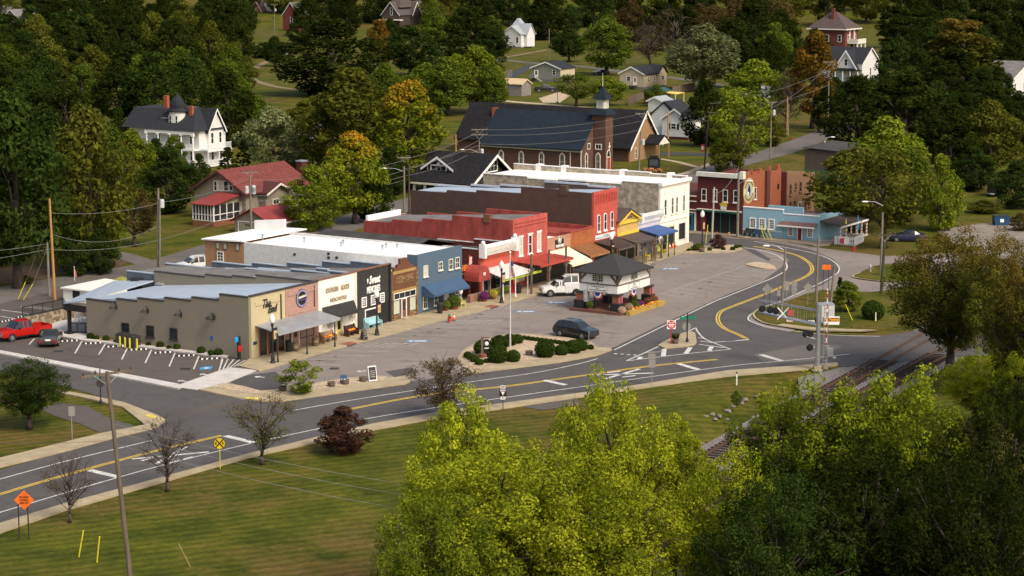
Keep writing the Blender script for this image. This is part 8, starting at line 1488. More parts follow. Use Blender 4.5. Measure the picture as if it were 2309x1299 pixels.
t,H,s=post_sign(ZH(932,432),ZH(0,160)[1],"plain orange board on two black posts on the grass island",n=2,sep=.62,pm=IRON); plate(t,rect(-.15,.82,H-.55,H),SORANGE)
t,H,s=post_sign(VG(1632,1010),VG(0,770)[1],"Fall Festival banner on two stakes on the grass island",n=2,sep=1.6,pm=IRON); plate(t,rect(.05,1.65,H-.85,H),WHITE); plate(t,rect(.05,1.62,H-.52,H-.14),mat("festival_brown",(.20,.02,.01),.6),-.072,.006); ptext(t,(.12,1.55,H-.47,H-.17),"Fall Festival",mat("festival_gold",(.85,.45,.02),.5),-.085)
for x,y,yt,m_,lb in ((845,905,815,(.5,.08,.08),"small white yard sign with red print on the grass island"),(1358,960,865,(.1,.08,.3),"small white yard sign with violet print on the grass island")):
    g=G(*VG(x,y+20)); t=thing("yard_sign",lb,"sign",g,0); MB().box(-.28,-.26,-.01,.01,0,.2).box(.26,.28,-.01,.01,0,.2).build("stake",STEEL,t); plate(t,rect(-.32,.32,.12,.52),WHITE,0,.02); b=MB()
    for k in range(3): b.box(-.24,.24-.07*k,-.028,-.02,.2+.1*k,.25+.1*k)
    b.build("print",mat("yard_print%d" % x,m_,.7),t)
for p,yt,lb in ((XB(243,262),XB(0,190)[1],"white delineator post on the ditch bank"),(ZH(1447,722),ZH(0,610)[1],"white delineator post beside the clipped bush")):
    g=G(*p); H=height_at(g,yt); o=MB().lathe([(.06,0),(.055,H-.1),(.03,H)],n=8).build("delineator_post",WHITE); o.location=g; tag(o,lb,"post"); MB().cyl((0,0,H-.15),(0,0,H+.02),.065,.065,8).build("cap",BLACK,o)
t,H,s=post_sign(XD(1612,512),XD(0,258)[1],"slim green backed sign post at the flagpole island",pm=STEEL); plate(t,rect(-.06,.06,H-.8,H),mat("sign_edge_green",(.10,.16,.13),.6))
# wayfinding post on the island
g=G(*XD(498,600)); H=height_at(g,XD(0,382)[1]); t=thing("village_sign","dark carved village sign hanging from a wooden post","sign",g+Vector((0,0,.14)),0); MB().box(-.11,.11,-.11,.11,0,H).build("post",TIMBER,t); MB().box(.1,.75,-.03,.03,H-.15,H-.05).build("bracket",TIMBER,t); MB().prism([(x+.42,-.04,z+H-.85) for x,z in ((-.3,-.85),(.3,-.85),(.3,.4),(.15,.6),(-.15,.6),(-.3,.4))],(0,.08,0)).build("board",BLACK,t); MB().ball((.42,-.06,H-.65),.18,.03,.2,8,6).box(.2,.64,-.06,-.04,H-1.15,H-1.05).build("emblem",WHITE,t); MB().lathe([(.3,0),(.35,.3),(.3,.4)],n=10).build("pot",mat("terracotta",(.22,.07,.045),.8),t)
# ------------------------------------------------------------------ flagpole
g=G(*XD(790,492)); H=height_at(g,ZD(0,405)[1]); t=thing("flagpole","tall pale flagpole with furled American flag on the planted island","flagpole",g+Vector((0,0,.1)),0); MB().cyl((0,0,0),(0,0,H),.1,.055,10).build("shaft",mat("pole_aluminium",(.50,.49,.46),.5),t); MB().ball((0,0,H+.1),.11,nu=10,nv=7).build("finial",GLOBE,t); zt=height_at(g,ZD(0,480)[1]); zl=height_at(g,ZD(0,690)[1])
P=lambda f,z: (.07+f*(.15+.5*(zt-z)/(zt-zl)),.12*math.sin(f*5+z),z); n=12
for k in range(8):
    b=MB(); f0,f1=k/8,(k+1)/8; vs=[]
    for j in range(n+1): z=zt-(zt-zl)*.75*j/n; vs+=[P(f0,z),P(f1,z)]
    b.add(vs,[(2*j,2*j+1,2*j+3,2*j+2) for j in range(4 if k<8 else 0,n)]); b.build("flag_stripe",WHITE if k % 2 else MATS["flag_red"],t)
b=MB(); vs=[]
for j in range(5): z=zt-(zt-zl)*.75*j/n; vs+=[P(0,z),P(1,z)]
b.add(vs,[(2*j,2*j+1,2*j+3,2*j+2) for j in range(4)]); b.build("flag_canton",MATS["flag_blue"],t)
# ------------------------------------------------------------------ level crossing mast, gate, cabinet
g=G(*ZH(878,1200)); H=height_at(g,ZH(0,545)[1]); t=thing("crossing_signal","silver railway crossing mast with ladder and long truss arm","crossing signal",g,0); MB().cyl((0,0,0),(0,0,H),.22,.2,12).lathe([(.5,0),(.5,.12),(.25,.25)],n=12).build("mast",STEEL,t)
A=Vector((-4.7,4.6,0)); L_=A.length; A.normalize(); side_=Vector((-A.y,A.x,0)); zt_,zb_=H-.6,H-1.9
for sgn in (-.3,.3): MB().cyl(side_*sgn+Vector((0,0,zt_)),A*L_+side_*sgn+Vector((0,0,zt_+.15)),.05,.05,6).build("arm_rail",STEEL,t); MB().cyl(side_*sgn+Vector((0,0,zb_)),A*L_+side_*sgn+Vector((0,0,zb_+.35)),.07,.07,6).build("arm_beam",STEEL,t)
for k in range(9): p=A*(L_*(k+.5)/9); MB().cyl(p+side_*.3+Vector((0,0,zb_+.1)),p+side_*.3+Vector((0,0,zt_+.05)),.022,.022,5).cyl(p-side_*.3+Vector((0,0,zb_+.1)),p-side_*.3+Vector((0,0,zt_+.05)),.022,.022,5).build("arm_strut",STEEL,t)
MB().prism([side_*.3+Vector((0,0,zb_)),side_*-.3+Vector((0,0,zb_)),A*L_+side_*-.3+Vector((0,0,zb_+.33)),A*L_+side_*.3+Vector((0,0,zb_+.33))],(0,0,.05)).build("walkway",STEEL,t)
def signal(c,nm="signal_light"): MB().cyl(c,c+Vector((0,-.08,0)),.32,.32,16).cyl(c+Vector((0,-.08,0)),c+Vector((0,-.35,0)),.17,.17,10).build(nm,BLACK,t)
for f in (.98,.84,.74): signal(A*(L_*f)+Vector((0,-.4,zb_+.75)))
c=A*(L_*.62)+Vector((0,-.45,zb_+.6)); b=MB()
for sg in (-1,1): b.prism([c+Vector((-.5,-.01*sg,-.55*sg-.06)),c+Vector((-.5,-.01*sg,-.55*sg+.1)),c+Vector((.5,-.01*sg,.55*sg+.06)),c+Vector((.5,-.01*sg,.55*sg-.1))],(0,-.02,0))
b.build("crossbuck",WHITE,t); MB().box(c.x+.5,c.x+1.0,c.y-.03,c.y,c.z-.25,c.z+.35).build("track_plate",mat("faded_red",(.45,.08,.09),.6),t)
for x in (.5,.85): MB().box(x,x+.04,-.04,.04,.1,H-.1).build("ladder_rail",STEEL,t)
for k in range(20): MB().box(.5,.89,-.02,.02,.3+k*.34,.34+k*.34).build("ladder_rung",STEEL,t)
zz1,zz2=height_at(g,ZH(0,840)[1]),height_at(g,ZH(0,965)[1]); signal(Vector((-.75,-.1,zz2))); signal(Vector((-1.1,.2,zz1))); signal(Vector((-.7,.3,zz1))); MB().cyl((-1.1,.1,zz1-.2),(0,0,zz1-.5),.05,.05,6).cyl((-.75,0,zz2),(0,0,zz2),.05,.05,6).build("signal_arm",STEEL,t)
MB().box(-.35,.35,-.35,.35,0,.5).build("mast_footing",CONC,t)
g=G(*ZH(960,1178)); H=height_at(g,ZH(0,395)[1]); t=thing("crossing_gate","raised red and white crossing gate with grey motor box","crossing gate",g,0); MB().box(-.2,.2,-.2,.2,0,.35).build("footing",CONC,t); MB().cyl((0,0,.2),(0,0,1.3),.09,.09,8).build("stand",STEEL,t); MB().box(.05,.62,-.25,.25,1.2,1.95).build("motor_box",STEEL,t); MB().lathe([(.1,0),(.2,.05),(.2,.12),(.1,.2)],(.75,0,.95),10).build("counterweight",STEEL,t); MB().box(-.08,.3,-.1,.1,1.9,2.2).build("hinge",STEEL,t)
for k in range(12): z0=2.0+(H-2.0)*k/12; MB().box(-.045,.045,-.02,.02,z0,z0+(H-2)/12).build("gate_arm_band",WHITE if k % 2 else SRED,t)
for z in (3.4,5.2,H-.2): MB().ball((0,-.06,z),.07,nu=8,nv=5).build("gate_lamp",mat("tail_light_red",(.40,.012,.012),.25),t)
g=G(*VG(1690,925)); t=thing("signal_cabinet","silver crossing signal cabinet on the grass island","cabinet",g,.35); hc=height_at(g,VG(0,490)[1]); MB().box(-.75,.75,-.5,.5,.15,hc).build("case",mat("cabinet_silver",(.55,.56,.57),.45,.08,1,.4),t); MB().prism([(-.8,-.55,hc),(.8,-.55,hc),(.8,0,hc+.15),(-.8,0,hc+.15)],(0,.55,0)).build("roof",STEEL,t); MB().box(-.72,-.02,-.53,-.5,.25,hc-.1).box(.02,.72,-.53,-.5,.25,hc-.1).build("door",mat("cabinet_silver",(.55,.56,.57),.45),t); MB().box(-.7,.7,-.45,.45,0,.15).build("plinth",IRON,t)
g=G(*ZH(1020,640)); 
# ------------------------------------------------------------------ pavement furniture
def loc(p,z=.14): g=G(*p,z); return g
def bench(p,label,m,L_=1.8,rz=TH,arms=True):
    t=thing("bench",label,"bench",loc(p),rz); h=L_/2; MB().box(-h,h,-.25,.25,.4,.46).build("seat",m,t); MB().prism([(-h,.22,.46),(h,.22,.46),(h,.36,1.0),(-h,.36,1.0)],(0,.05,0)).build("backrest",m,t)
    for s in (-1,1): MB().prism([(s*h,-.3,0),(s*h,.35,0),(s*h,.42,1.05),(s*h,.3,1.1),(s*h,.1,.68),(s*h,-.3,.62)],(s*.06,0,0)).build("bench_end",m,t)
    MB().box(-.04,.04,-.2,.2,0,.4).build("leg",m,t); return t
def pumpkins(L_,n,base,rzz,lab,seed,z,cols=("pumpkin_orange",),sp=.12):
    r_=random.Random(seed)
    for k in range(n):
        x=-L_/2+L_*(k+.5)/n; s=r_.uniform(.1,.17); c=base+Vector((math.cos(rzz)*x,math.sin(rzz)*x,z))+Vector((r_.uniform(-.08,.08),r_.uniform(-.08,.08),0)); m=mat("pumpkin_orange",(.75,.20,.015),.5,.15,4) if r_.random()<.7 else mat("pumpkin_gold",(.75,.42,.04),.5,.15,4)
        b=MB(); nu=16; vs=[]; fs=[]
        for j in range(7):
            ph=math.pi*j/6
            for i in range(nu): kk=1+(.06 if i % 2 else -.04); vs.append((s*kk*math.sin(ph)*math.cos(2*math.pi*i/nu),s*kk*math.sin(ph)*math.sin(2*math.pi*i/nu),s*.8-s*.8*math.cos(ph)))
        for j in range(6):
            for i in range(nu): fs.append((j*nu+i,j*nu+(i+1) % nu,(j+1)*nu+(i+1) % nu,(j+1)*nu+i))
        b.add(vs,fs); o=b.build("pumpkin",m,smooth=True); o.location=c; tag(o,lab,"pumpkin",lab.replace("pumpkin","pumpkins")); MB().cyl((0,0,s*1.5),(.02,0,s*1.9),.02,.015,5).build("stalk",mat("stalk",(.10,.09,.03),.9),o)
bench(XE(1830,640),"pale blue bench against the charcoal shop",mat("pale_blue_bench",(.33,.55,.60),.6),2.2); bench(XE(1515,755),"dark brown bench heaped with pumpkins beside the yellow door",mat("dark_brown_bench",(.055,.025,.018),.6),1.5); bench(XE(1175,850),"tan wooden bench with pumpkins before the white shop",mat("tan_bench",(.33,.20,.12),.7),1.9); bench(ZD(768,925),"pale yellow bench beside the brick planter wall",mat("pale_yellow_bench",(.60,.52,.25),.6),1.2)
pumpkins(1.3,6,loc(XE(1515,755)),TH,"small pumpkin piled on the dark brown bench",2,.46); pumpkins(1.5,7,loc(XE(1175,850)),TH,"small pumpkin lined up on the tan bench",3,.46)
def barrel(p,label,h=.9,r=.32,half=False,plant_=None,z=.14):
    t=thing("barrel" if not half else "barrel_planter",label,"barrel" if not half else "planter",loc(p,z),0); wd_=mat("oak_staves",(.34,.24,.14),.8,.25,4,stretch=(3,3,.5)) if not half else TIMBER
    if half: h,r=.42,.36
    MB().lathe([(r*.85,0),(r,h*.5),(r*.88,h),(r*.8,h-.02)] if not half else [(r*.82,0),(r,h),(r*.9,h),(r*.86,h-.08)],n=16).build("staves",wd_,t,smooth=True); b=MB()
    for f in (.12,.3,.7,.88) if not half else (.15,.75): rr=r*(.85+.15*math.sin(f*math.pi)) if not half else r*(.82+.18*f); b.lathe([(rr+.012,h*f-.025),(rr+.016,h*f),(rr+.012,h*f+.025)],n=16)
    b.build("hoop",IRON,t); return t
barrel(XE(690,985),"oak barrel beside the black bin under the tin awning"); barrel(XE(985,905),"oak barrel by the end of the brick bay"); 
for p,lb in ((YG(1410,695),"half barrel planter next to the loose shrub"),(YG(1537,675),"half barrel planter with a blue sign board"),(YG(1698,650),"half barrel planter beside the white sandwich board"),(XD(988,560),"half barrel tub in the gravel of the flagpole island"),(YG(965,735),"half barrel planter under the loose shrub")): barrel(p,lb,half=True)
g=loc(YG(1520,668)); o=MB().box(-.3,.3,-.03,.03,.1,.75).build("notice_board",mat("notice_blue",(.05,.12,.25),.6)); o.location=g; tag(o,"blue notice board stuck in the barrel planter","sign"); MB().box(-.22,.22,-.036,-.03,.3,.42).build("print",WHITE,o)
barrel(VH(630,645),"wooden planter tub with grass on the triangle island",half=True,z=.15); g=loc(VH(630,630)); o=MB()
for k in range(70): a=k*2.4; q=.3*math.sqrt(k/70); e=Vector((math.cos(a)*q,math.sin(a)*q,.4)); o.cyl(e,e+Vector((math.cos(a)*.18,math.sin(a)*.18,.45)),.025,.008,3)
o=o.build("ornamental_grass",LM['mid'],fix=False); o.location=g; tag(o,"spiky green grass in the triangle island's tub","plant"); barrel(WB(395,1185),"grey planter tub in the far planted island",half=True)
def bin_(p,label,h=.95): t=thing("litter_bin",label,"bin",loc(p),0); MB().lathe([(.27,0),(.31,h),(.33,h),(.33,h+.04)],n=14).build("drum",BLACK,t); MB().lathe([(.33,h+.04),(.2,h+.14),(.15,h+.14)],n=14).build("lid",IRON,t)
bin_(XE(592,990),"black bin under the end shop's tin awning"); bin_(ZD(572,980),"black bin against the blue building"); bin_(VE(1110,940),"black bin beside the red coat under the porch"); bin_(WD(1590,330),"black bin by the white corner building's window")
def aboard(p,label,h=1.05,w_=.6,m=None,fm=None,rz=TH):
    t=thing("sandwich_board",label,"sign",loc(p),rz); m=m or TIMBER; q=w_/2
    for s in (-1,1): MB().prism([(-q,s*.3,0),(q,s*.3,0),(q,s*.03,h),(-q,s*.03,h)],(0,s*.03,0)).build("frame",m,t); MB().prism([(-q+.06,s*.335-s*.02,.12),(q-.06,s*.335-s*.02,.12),(q-.06,s*.075,h-.08),(-q+.06,s*.075,h-.08)],(0,s*.012,0)).build("chalk_panel",BLACK,t)
    b=MB()
    for k in range(4): z=.35+k*.17; y=-.3+.27*z/h-.07; b.box(-q*.6,q*(.6-.1*(k % 2)),y,y+.02,z,z+.05)
    b.build("chalk_writing",mat("chalk",(.5,.5,.48),.9),t)
aboard(XE(1690,820),"black chalk sandwich board before the charcoal shop"); aboard(YG(1778,640),"tall white framed sandwich board in the corner gravel bed",1.3,.8,WHITE,rz=TH-.5)
def hydrant(p,label,m=None,z=.14):
    t=thing("fire_hydrant",label,"hydrant",loc(p,z),TH); m=m or SRED; MB().lathe([(.2,0),(.2,.06),(.12,.08),(.12,.5),(.17,.52),(.17,.57)],n=12).build("barrel",m,t); MB().lathe([(.15,.57),(.13,.68),(.06,.76),(.03,.82)],n=12).build("bonnet",mat("hydrant_green",(.05,.18,.08),.6) if m is SRED else m,t)
    for d in ((.24,0),(-.24,0),(0,-.26)): MB().cyl((0,0,.4),(d[0],d[1],.4),.07,.07,8).build("outlet",m,t)
hydrant(ZD(663,1060),"red fire hydrant with green cap at the kerb"); hydrant(XA(202,390),"red fire hydrant on the verge before the picket fence",z=0); hydrant(XA(316,532),"silver fire hydrant on the kerbed grass verge",STEEL,z=.12); hydrant(XH(1527,693),"small red fire hydrant by the twin brown poles",z=0)
def cone(p,label,z=.14): t=thing("traffic_cone",label,"cone",loc(p,z),0); MB().box(-.2,.2,-.2,.2,0,.04).build("foot",BLACK,t); MB().lathe([(.15,.04),(.03,.72)],n=12).build("cone",SORANGE,t); MB().lathe([(.115,.3),(.075,.48)],n=12).build("band",WHITE,t)
cone(ZD(710,1045),"orange traffic cone next to the red hydrant"); cone(WD(1735,240),"orange cone left of the white building's window"); cone(WD(1815,215),"orange cone in the middle of the three by the window"); cone(WD(1890,195),"orange cone right of the white building's window")
for i,p in enumerate((ZB(1172,612),ZB(1222,622),ZB(1268,630),ZB(1338,637))):
    o=MB().lathe([(.09,0),(.09,.92),(.06,1.0)],n=10).build("bollard",YEL); o.location=loc(p,.1); tag(o,("yellow bollard nearest the patio guarding the condensers","second yellow bollard from the patio","third yellow bollard from the patio","yellow bollard farthest from the patio")[i],"bollard","yellow bollards by the condensers")
for p,lb in ((ZB(1232,583),"left dark grey air conditioner behind the yellow bollards"),(ZB(1332,608),"right dark grey air conditioner behind the yellow bollards")):
    t=thing("air_conditioner",lb,"air conditioner",loc(p,.1),TH); MB().box(-.5,.5,-.1,.9,0,1.0).build("case",mat("condenser_grey",(.05,.052,.055),.6),t); MB().cyl((0,.4,1.0),(0,.4,1.05),.42,.42,16).build("fan_grille",IRON,t); b=MB()
    for k in range(6): b.box(-.52,.52,-.12,-.1,.12+k*.15,.17+k*.15)
    b.build("louvres",IRON,t)
g=loc(YG(565,448),.05); t=thing("charging_post","black charging post with blue panel and red unit","charger",g,TH); MB().box(-.12,.12,-.12,.12,0,2.2).build("column",BLACK,t); MB().box(-.55,-.1,-.06,.06,1.7,2.15).build("blue_panel",mat("panel_blue",(.02,.32,.68),.5),t); MB().box(-.28,.2,-.22,-.1,.75,1.3).build("red_unit",SRED,t)
for i,p in enumerate((ZB(675,562),ZB(905,585),ZB(1125,617),ZB(1350,647),ZB(1585,676),ZB(1815,706),ZB(2040,738),YG(80,418),YG(300,447),WA(80,890),WA(275,838))):
    a=G(*p); dirv=(G(*ZB(758,557))-G(*ZB(590,566))).normalized() if i<9 else U; t=thing("wheel_stop","black rubber wheel stop with white patches in the side parking strip" if i<9 else "black rubber wheel stop with white patches below the ramp","wheel stop",(a.x,a.y,.012),math.atan2(dirv.y,dirv.x),"wheel stops of the side parking strip" if i<9 else "wheel stops below the ramp")
    MB().prism([(-.92,-.09,0),(-.92,.09,0),(-.92,.06,.12),(-.92,-.06,.12)],(1.84,0,0)).build("rubber_bar",RUBBER,t)
    for k in range(4): x=-.72+k*.46; MB().prism([(x,-.092,.0),(x,-.064,.123),(x,.064,.123),(x,.092,0)],(.14,0,0)).build("white_patch",WHITE,t)
# ramp railing, stone wall, patio rail and chairs
a,b_=G(*WA(330,985)),G(*WA(830,880)); b2=G(*WA(1050,830)); t=thing("stone_wall","rough tan stone retaining wall beside the patio","wall",a,0); d=b2-a; n=26; r_=random.Random(4)
for row in range(4):
    k=0.0
    while k<1:
        w_=r_.uniform(.03,.055); p=d*k; q=d*min(1,k+w_-.004); nn=Vector((-d.y,d.x,0)).normalized(); z=row*.3; nn=nn*.3; off=nn*r_.uniform(-.08,.08); MB().prism([p-off+Vector((0,0,z)),q-off+Vector((0,0,z)),q-off+Vector((0,0,z+.285)),p-off+Vector((0,0,z+.285))],nn).build("stone",(mat("tan_stone",(.30,.235,.15),.9,.25,3),mat("brown_stone",(.21,.155,.10),.9,.25,3),mat("pale_stone",(.38,.32,.23),.9,.2,3))[r_.randrange(3)],t); k+=w_
def railing(a,b,label,h=1.0,z=0.0,n=None):
    t=thing("railing",label,"railing",a,0); d=b-a; n=n or int(d.length/.16)
    for zz in (.12,h): MB().cyl(Vector((0,0,z+zz)),d+Vector((0,0,z+zz)),.05,.05,5).build("rail",BLACK,t)
    for k in range(0,n+1): MB().cyl(d*(k/n)+Vector((0,0,z)),d*(k/n)+Vector((0,0,z+h)),.05 if k % 10==0 else .022,None,4).build("baluster",BLACK,t)
railing(G(*WA(315,985))+BK*.4,G(*WA(830,880))+BK*.4,"black railing along the ramp above the stone wall",1.05,1.15,42); railing(G(*WA(850,1040)),G(*WA(1060,1050)),"black railing closing the patio by the end shop",1.0,.1,22)
for p,lb in ((WA(960,915),"white slatted chair on the patio beside the stone wall"),(WA(1015,905),"white slatted chair on the patio beside the end shop")):
    t=thing("patio_chair",lb,"chair",loc(p,.1),TH); MB().box(-.28,.28,-.25,.25,.38,.42).build("seat",WHITE,t)
    for k in range(4): MB().box(-.28,.28,.24,.28,.5+k*.15,.6+k*.15).build("back_slat",WHITE,t)
    for x in (-.28,.23):
        for y in (-.25,.22): MB().box(x,x+.05,y,y+.05,0,1.05 if y>0 else .62).build("leg",WHITE,t)
# pavilion dressing
FGx,gx_,gy_,gz_=GAZ
hay=mat("hay",(.46,.31,.07),.95,.35,8,bump=.6,stretch=(1,6,6)); yh=-1.55
for k in range(4):
    L_=(gx_+1.2)/4; o=MB().box(0,L_-.03,-.25,.25,0,.48).build("hay_bale",hay); p=FGx.w(-.4+k*L_,yh); o.location=p; o.rotation_euler=(0,0,TH+.02*k); tag(o,("hay bale at the front corner of the pumpkin display","second hay bale of the pumpkin display from its front corner","third hay bale of the pumpkin display from its front corner","hay bale at the rear end of the pumpkin display")[k],"hay bale","hay bales of the pumpkin display"); MB().box(.3,.33,-.255,.255,-.001,.485).box(L_-.4,L_-.37,-.255,.255,-.001,.485).build("twine",mat("twine",(.3,.12,.05),.9),o)
pumpkins(gx_*.95,13,FGx.w(gx_/2+.1,yh+.05),TH,"pumpkin set on the hay bales of the pavilion",8,.48); pumpkins(.8,4,FGx.w(gx_*.3,gy_*.35),TH,"pumpkin in the white crate on the pavilion floor",9,.42)
o=MB().box(-.55,.55,-.3,.3,0,.14).build("crate",WHITE); o.location=FGx.w(gx_*.3,gy_*.35,.3); o.rotation_euler=(0,0,TH); tag(o,"low white crate of pumpkins on the pavilion floor","crate")
mums={'purple': ((.10,.02,.10),(.22,.05,.20)),'cream': ((.35,.22,.16),(.55,.40,.30)),'russet': ((.12,.05,.03),(.25,.12,.06)),'green': ((.03,.06,.01),(.12,.16,.03)),'gold': ((.3,.25,.03),(.6,.5,.08))}
for k,v in mums.items(): LM['mum_'+k]=leafmat("mum_"+k,v[0],v[1],trans=.15)
def mum(g,r,k,label):
    o=thing("potted_mum",label,"flower pot",g,0); o.scale=(r,r,r)
    c=bpy.data.objects.new("flowers",BOXM); COL.objects.link(c); c.parent=o; c.location=(0,0,.3); c.material_slots[0].link='OBJECT'; c.material_slots[0].material=LM['mum_'+k]; MB().lathe([(.5,0),(.7,.6),(.6,.62)],n=10).build("pot",MATS["terracotta"],o)
for i,(x,k,lb) in enumerate(((-.1,'cream',"pale pink mum at the front end of the pumpkin display"),(.12,'cream',"cream mum behind the hay bales"),(.3,'green',"green mum behind the hay bales"),(.5,'purple',"purple mum in the middle of the pumpkin display"),(.72,'russet',"large russet mum near the rear brick pier"),(.92,'russet',"russet mum at the rear end of the pumpkin display"))): mum(FGx.w(gx_*x+.3,yh+.75,0),.42+.05*(i % 3),k,lb)
mum(FGx.w(-.3,gy_*.72,.3),.38,'green',"green potted plant beside the left brick pier"); mum(FGx.w(gx_*.8,gy_*.25,.3),.45,'green',"green potted plant inside the pavilion")
o=MB().box(-.28,.28,-.2,.2,0,1.25).build("meter_box",mat("meter_grey",(.42,.43,.44),.5)); o.location=FGx.w(-.05,gy_-.68,1.0); o.rotation_euler=(0,0,TH); tag(o,"grey electric meter box fixed to the left brick pier","meter box"); MB().box(-.2,.2,-.22,-.2,.15,1.1).build("door",STEEL,o)
for x,y,lb in ((.05,-.42,"pink ribbon tied to the front brick pier"),(gx_-.05,-.42,"pink ribbon tied to the right brick pier")): o=MB().prism([(-.1,0,0),(.1,0,0),(.05,0,gz_-1.2),(-.15,0,gz_-1.2)],(0,-.03,0)).build("ribbon",mat("pink_ribbon",(.62,.12,.22),.8)); o.location=FGx.w(x+.25,y,1.1); o.rotation_euler=(0,0,TH); tag(o,lb,"ribbon")
o=MB().box(-.6,.6,-.35,.35,0,.75).build("storage_bench",BLACK); o.location=FGx.w(gx_*.62,gy_*.8,.3); o.rotation_euler=(0,0,TH); tag(o,"black storage bench under the pavilion","bench"); MB().box(-.64,.64,-.39,.39,.75,.8).build("lid",IRON,o)
# flowers and goods before the shops
mum(loc(VE(390,1110)),.5,'purple',"purple mum at the corner of the red corniced shop"); mum(loc(VE(575,1060)),.5,'gold',"pale yellow mum beside the purple one"); 
for p,r,lb in ((ZD(630,955),.5,"leafy fern left of the blue building's white door"),(ZD(712,940),.7,"leafy fern right of the blue building's white door")): mum(loc(p),r,'green',lb)
o=MB().lathe([(.28,0),(.3,.5),(.22,1.0),(.12,1.6),(.02,1.75)],n=10).build("red_coat_stand",mat("scarlet",(.55,.01,.02),.7)); o.location=loc(VE(970,930)); tag(o,"scarlet draped figure under the white porch","figure")
for p,lb in ((WD(1095,610),"dried corn stalks tied to the post before the lilac shop"),(WD(1340,560),"dried corn stalks tied to the post by the blue awning")):
    o=MB(); r_=random.Random(int(p[0]))
    for k in range(14): a=k*.9; o.cyl((math.cos(a)*.16,math.sin(a)*.16,0),(math.cos(a)*.08+r_.uniform(-.1,.1),math.sin(a)*.08,2.0+r_.uniform(0,.5)),.035,.02,4)
    o=o.build("corn_shock",mat("dry_corn",(.20,.125,.06),.95,.3,5)); o.location=loc(p); tag(o,lb,"corn stalks")
for p,h,lb in ((WD(1480,390),.9,"tall yellow slatted chair by the lilac shop"),(WD(1150,500),.7,"yellow slatted chair behind the corn stalks"),(WD(1565,360),.7,"yellow slatted chair beside the black bin")):
    t=thing("yellow_chair",lb,"chair",loc(p),TH); ym=mat("lemon_paint",(.72,.62,.02),.6); MB().box(-.26,.26,-.25,.25,.36,.41).build("seat",ym,t)
    for k in range(4): MB().box(-.25+k*.135,-.15+k*.135,.22,.26,.4,.4+h).build("back_slat",ym,t)
    for x in (-.26,.21):
        for y in (-.25,.2): MB().box(x,x+.05,y,y+.05,0,.6).build("leg",ym,t)
# tavern dressing, picket fence, parasols
O2F=Frame(O2)
t=thing("scarecrow","orange scarecrow standing before the tavern door","figure",loc(WB(805,770)),TH); MB().lathe([(.22,0),(.2,.7),(.3,.9),(.26,1.35),(.1,1.45)],n=10).build("clothes",SORANGE,t); MB().ball((0,0,1.62),.2,nu=10,nv=7).build("head",mat("straw",(.55,.36,.12),.9),t); MB().cyl((-.55,0,1.25),(.55,0,1.25),.07,.07,6).build("arms",SORANGE,t)
for k,(x,y) in enumerate(((520,780),(725,795),(945,830),(975,770),(960,810))): g=loc(WB(x,y)); pumpkins(.3,1,g,0,"pumpkin on the tavern's pavement",30+k,0.0)
mum(loc(WB(1060,770)),.6,'gold',"yellow mum beside the tavern pumpkins"); bench(WB(1390,860),"dark slatted bench before the pale blue shop",IRON,1.3,TH-math.pi/2); bench(WB(1600,885),"dark blue bench before the pale blue shop",mat("dark_blue_bench",(.03,.055,.09),.6),1.6,TH-math.pi/2)
def picket(a,b,label,m=None,n=None,panel_=None):
    t=thing("picket_fence",label,"fence",a,0); d=b-a; n=n or max(4,int(d.length/.22)); 
    for z in (.3,.85): MB().cyl(Vector((0,0,z)),d+Vector((0,0,z)),.035,.035,4).build("rail",m or WHITE,t)
    nn=Vector((-d.y,d.x,0)).normalized()*.03; e=d.normalized()*.06
    for k in range(n+1): p=d*(k/n); MB().prism([p-e,p+e,p+e+Vector((0,0,1.05)),p+Vector((0,0,1.18)),p-e+Vector((0,0,1.05))],nn).build("picket",m or WHITE,t)
    return t
picket(G(*XA(70,345)),G(*XA(205,355)),"white picket fence panel with red badge before the side porch"); picket(G(*XA(205,357)),G(*XA(270,325)),"white picket fence panel turning toward the trees")
a=G(*XA(95,347)); b_=G(*XA(165,352)); o=MB().prism([Vector((0,-.08,.15)),b_-a+Vector((0,-.08,.15)),b_-a+Vector((0,-.08,1.05)),Vector((0,-.08,1.05))],(0,-.02,0)).build("fence_banner",WHITE); o.location=a; tag(o,"white banner with red badge tied to the picket fence","banner"); c=(b_-a)*.5; MB().prism([(c.x+dx,c.y-.115,.6+dz_) for dx,dz_ in ((-.5,-.25),(0,-.42),(.5,-.25),(.5,.25),(0,.38),(-.5,.25))],(0,-.01,0)).build("badge",mat("badge_red",(.45,.04,.06),.6),o)
for p,m_,lb in ((XA(143,320),(.62,.62,.05),"closed yellow parasol behind the picket fence"),(XA(227,300),(.03,.25,.40),"closed blue parasol behind the picket fence")):
    t=thing("parasol",lb,"parasol",G(*p),0); MB().cyl((0,0,0),(0,0,3.0),.03,.03,6).build("pole",WHITE,t); MB().lathe([(.05,2.95),(.16,2.2),(.22,1.3),(.16,1.1)],n=10).build("cloth",mat("parasol_%d" % int(p[0]),m_,.8),t); MB().cyl((0,0,0),(0,0,.1),.3,.3,10).build("foot",IRON,t)
t=thing("picnic_table","weathered picnic table behind the picket fence","table",G(*XA(225,318)),.3); MB().box(-.9,.9,-.4,.4,.72,.78).build("table_top",POLE,t)
for s in (-.75,.65): MB().box(-.9,.9,s,s+.25,.42,.46).build("seat",POLE,t)
for x in (-.7,.6): MB().prism([(x,-.75,0),(x,-.6,0),(x,-.15,.72),(x,-.3,.72)],(.08,0,0)).prism([(x,.75,0),(x,.6,0),(x,.15,.72),(x,.3,.72)],(.08,0,0)).build("leg",POLE,t)
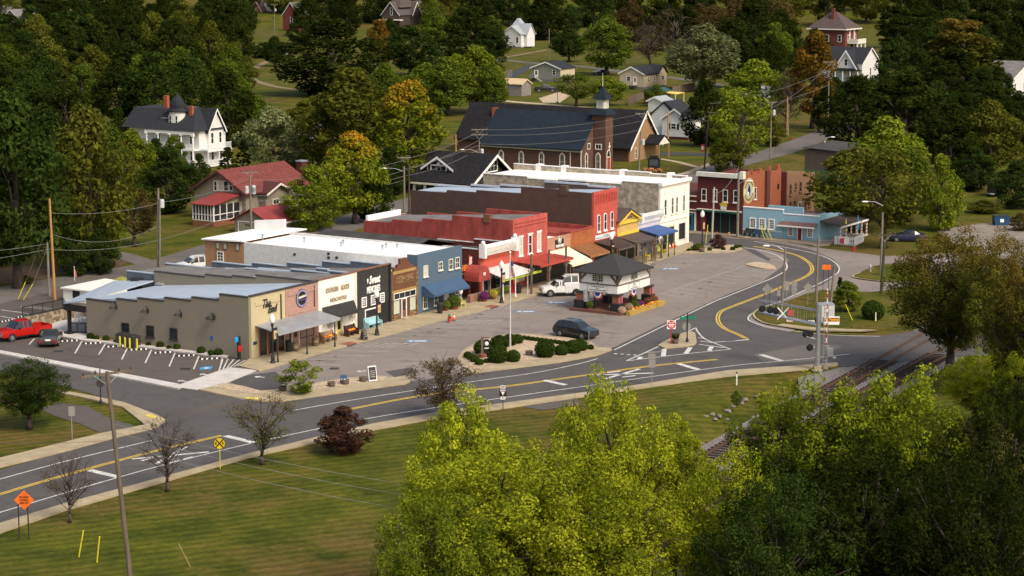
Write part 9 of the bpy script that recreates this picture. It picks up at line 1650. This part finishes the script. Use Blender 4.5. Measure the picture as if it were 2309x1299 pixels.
# church notice board, wooden fence, basketball hoop, cottage yard
g=G(*YB(2215,770)); t=thing("church_sign","dark church notice board dressed with autumn flowers","sign",g,TH-math.pi/2); MB().box(-1.3,1.3,-.3,.3,0,.5).build("base",cbk,t); MB().box(-1.1,1.1,-.15,.15,.5,2.3).build("board",IRON,t); MB().box(-.8,.8,-.2,.2,2.3,2.7).build("crest",IRON,t); b=MB(); r_=random.Random(2)
for k in range(60): b.ball((r_.uniform(-1.7,1.7),-.5+r_.uniform(-.3,.2),r_.uniform(.1,.6)),.13,.13,.11,5,3)
b.build("flowers",mat("autumn_flowers",(.5,.28,.1),.9,.5,6,col2=(.25,.06,.03)),t); MB().box(-.8,.8,-.17,-.15,1.0,2.0).build("letter_panel",mat("letter_panel",(.10,.12,.13),.4),t)
def plankfence(a,b,label,h=1.8,m=None):
    t=thing("wooden_fence",label,"fence",a,0); d=b-a; n=int(d.length/.9); e=d/n; nn=Vector((-d.y,d.x,0)).normalized()*.06
    for k in range(n): p=e*k; MB().prism([p,p+e*.94,p+e*.94+Vector((0,0,h)),p+Vector((0,0,h+.03*(k % 2)))],nn).build("plank",m or TIMBER,t)
plankfence(G(*YC(1770,860)),G(*YC(1975,820)),"brown plank fence right of the green roofed shed"); plankfence(G(*YC(1368,968)),G(*YC(1510,900)),"brown plank fence left of the green roofed shed"); plankfence(G(*YC(225,720)),G(*YC(305,700)),"grey plank fence beside the sloped drive",2,boards("bare_grey_boards2",(.15,.14,.13),(.11,.1,.095),.3,0))
g=G(*YC(718,945)); t=thing("basketball_hoop","black basketball hoop on the gravel turning place","basketball hoop",g,0); MB().cyl((0,0,0),(0,0,2.9),.07,.07,8).build("post",IRON,t); MB().box(-.8,.8,-.15,-.1,2.6,3.7).build("backboard",IRON,t); MB().tube([(.23*math.cos(k*.7854),-.4+.23*math.sin(k*.7854),2.8) for k in range(9)],.02,4).build("rim",SORANGE,t); MB().box(-.4,.4,-.3,.5,0,.25).build("base",IRON,t)
t=thing("flag","small red and white flag on the annexe roof","flag",G(*WA(920,640))+Vector((0,0,2.2)),0); MB().cyl((0,0,0),(0,0,1.6),.025,.025,6).build("stick",WHITE,t); MB().prism([(.02,0,.5),(.22,0,.35),(.2,0,1.0),(.02,0,1.3)],(0,.02,0)).build("cloth",mat("flag_pinkred",(.45,.12,.12),.8),t)
fit_texts()
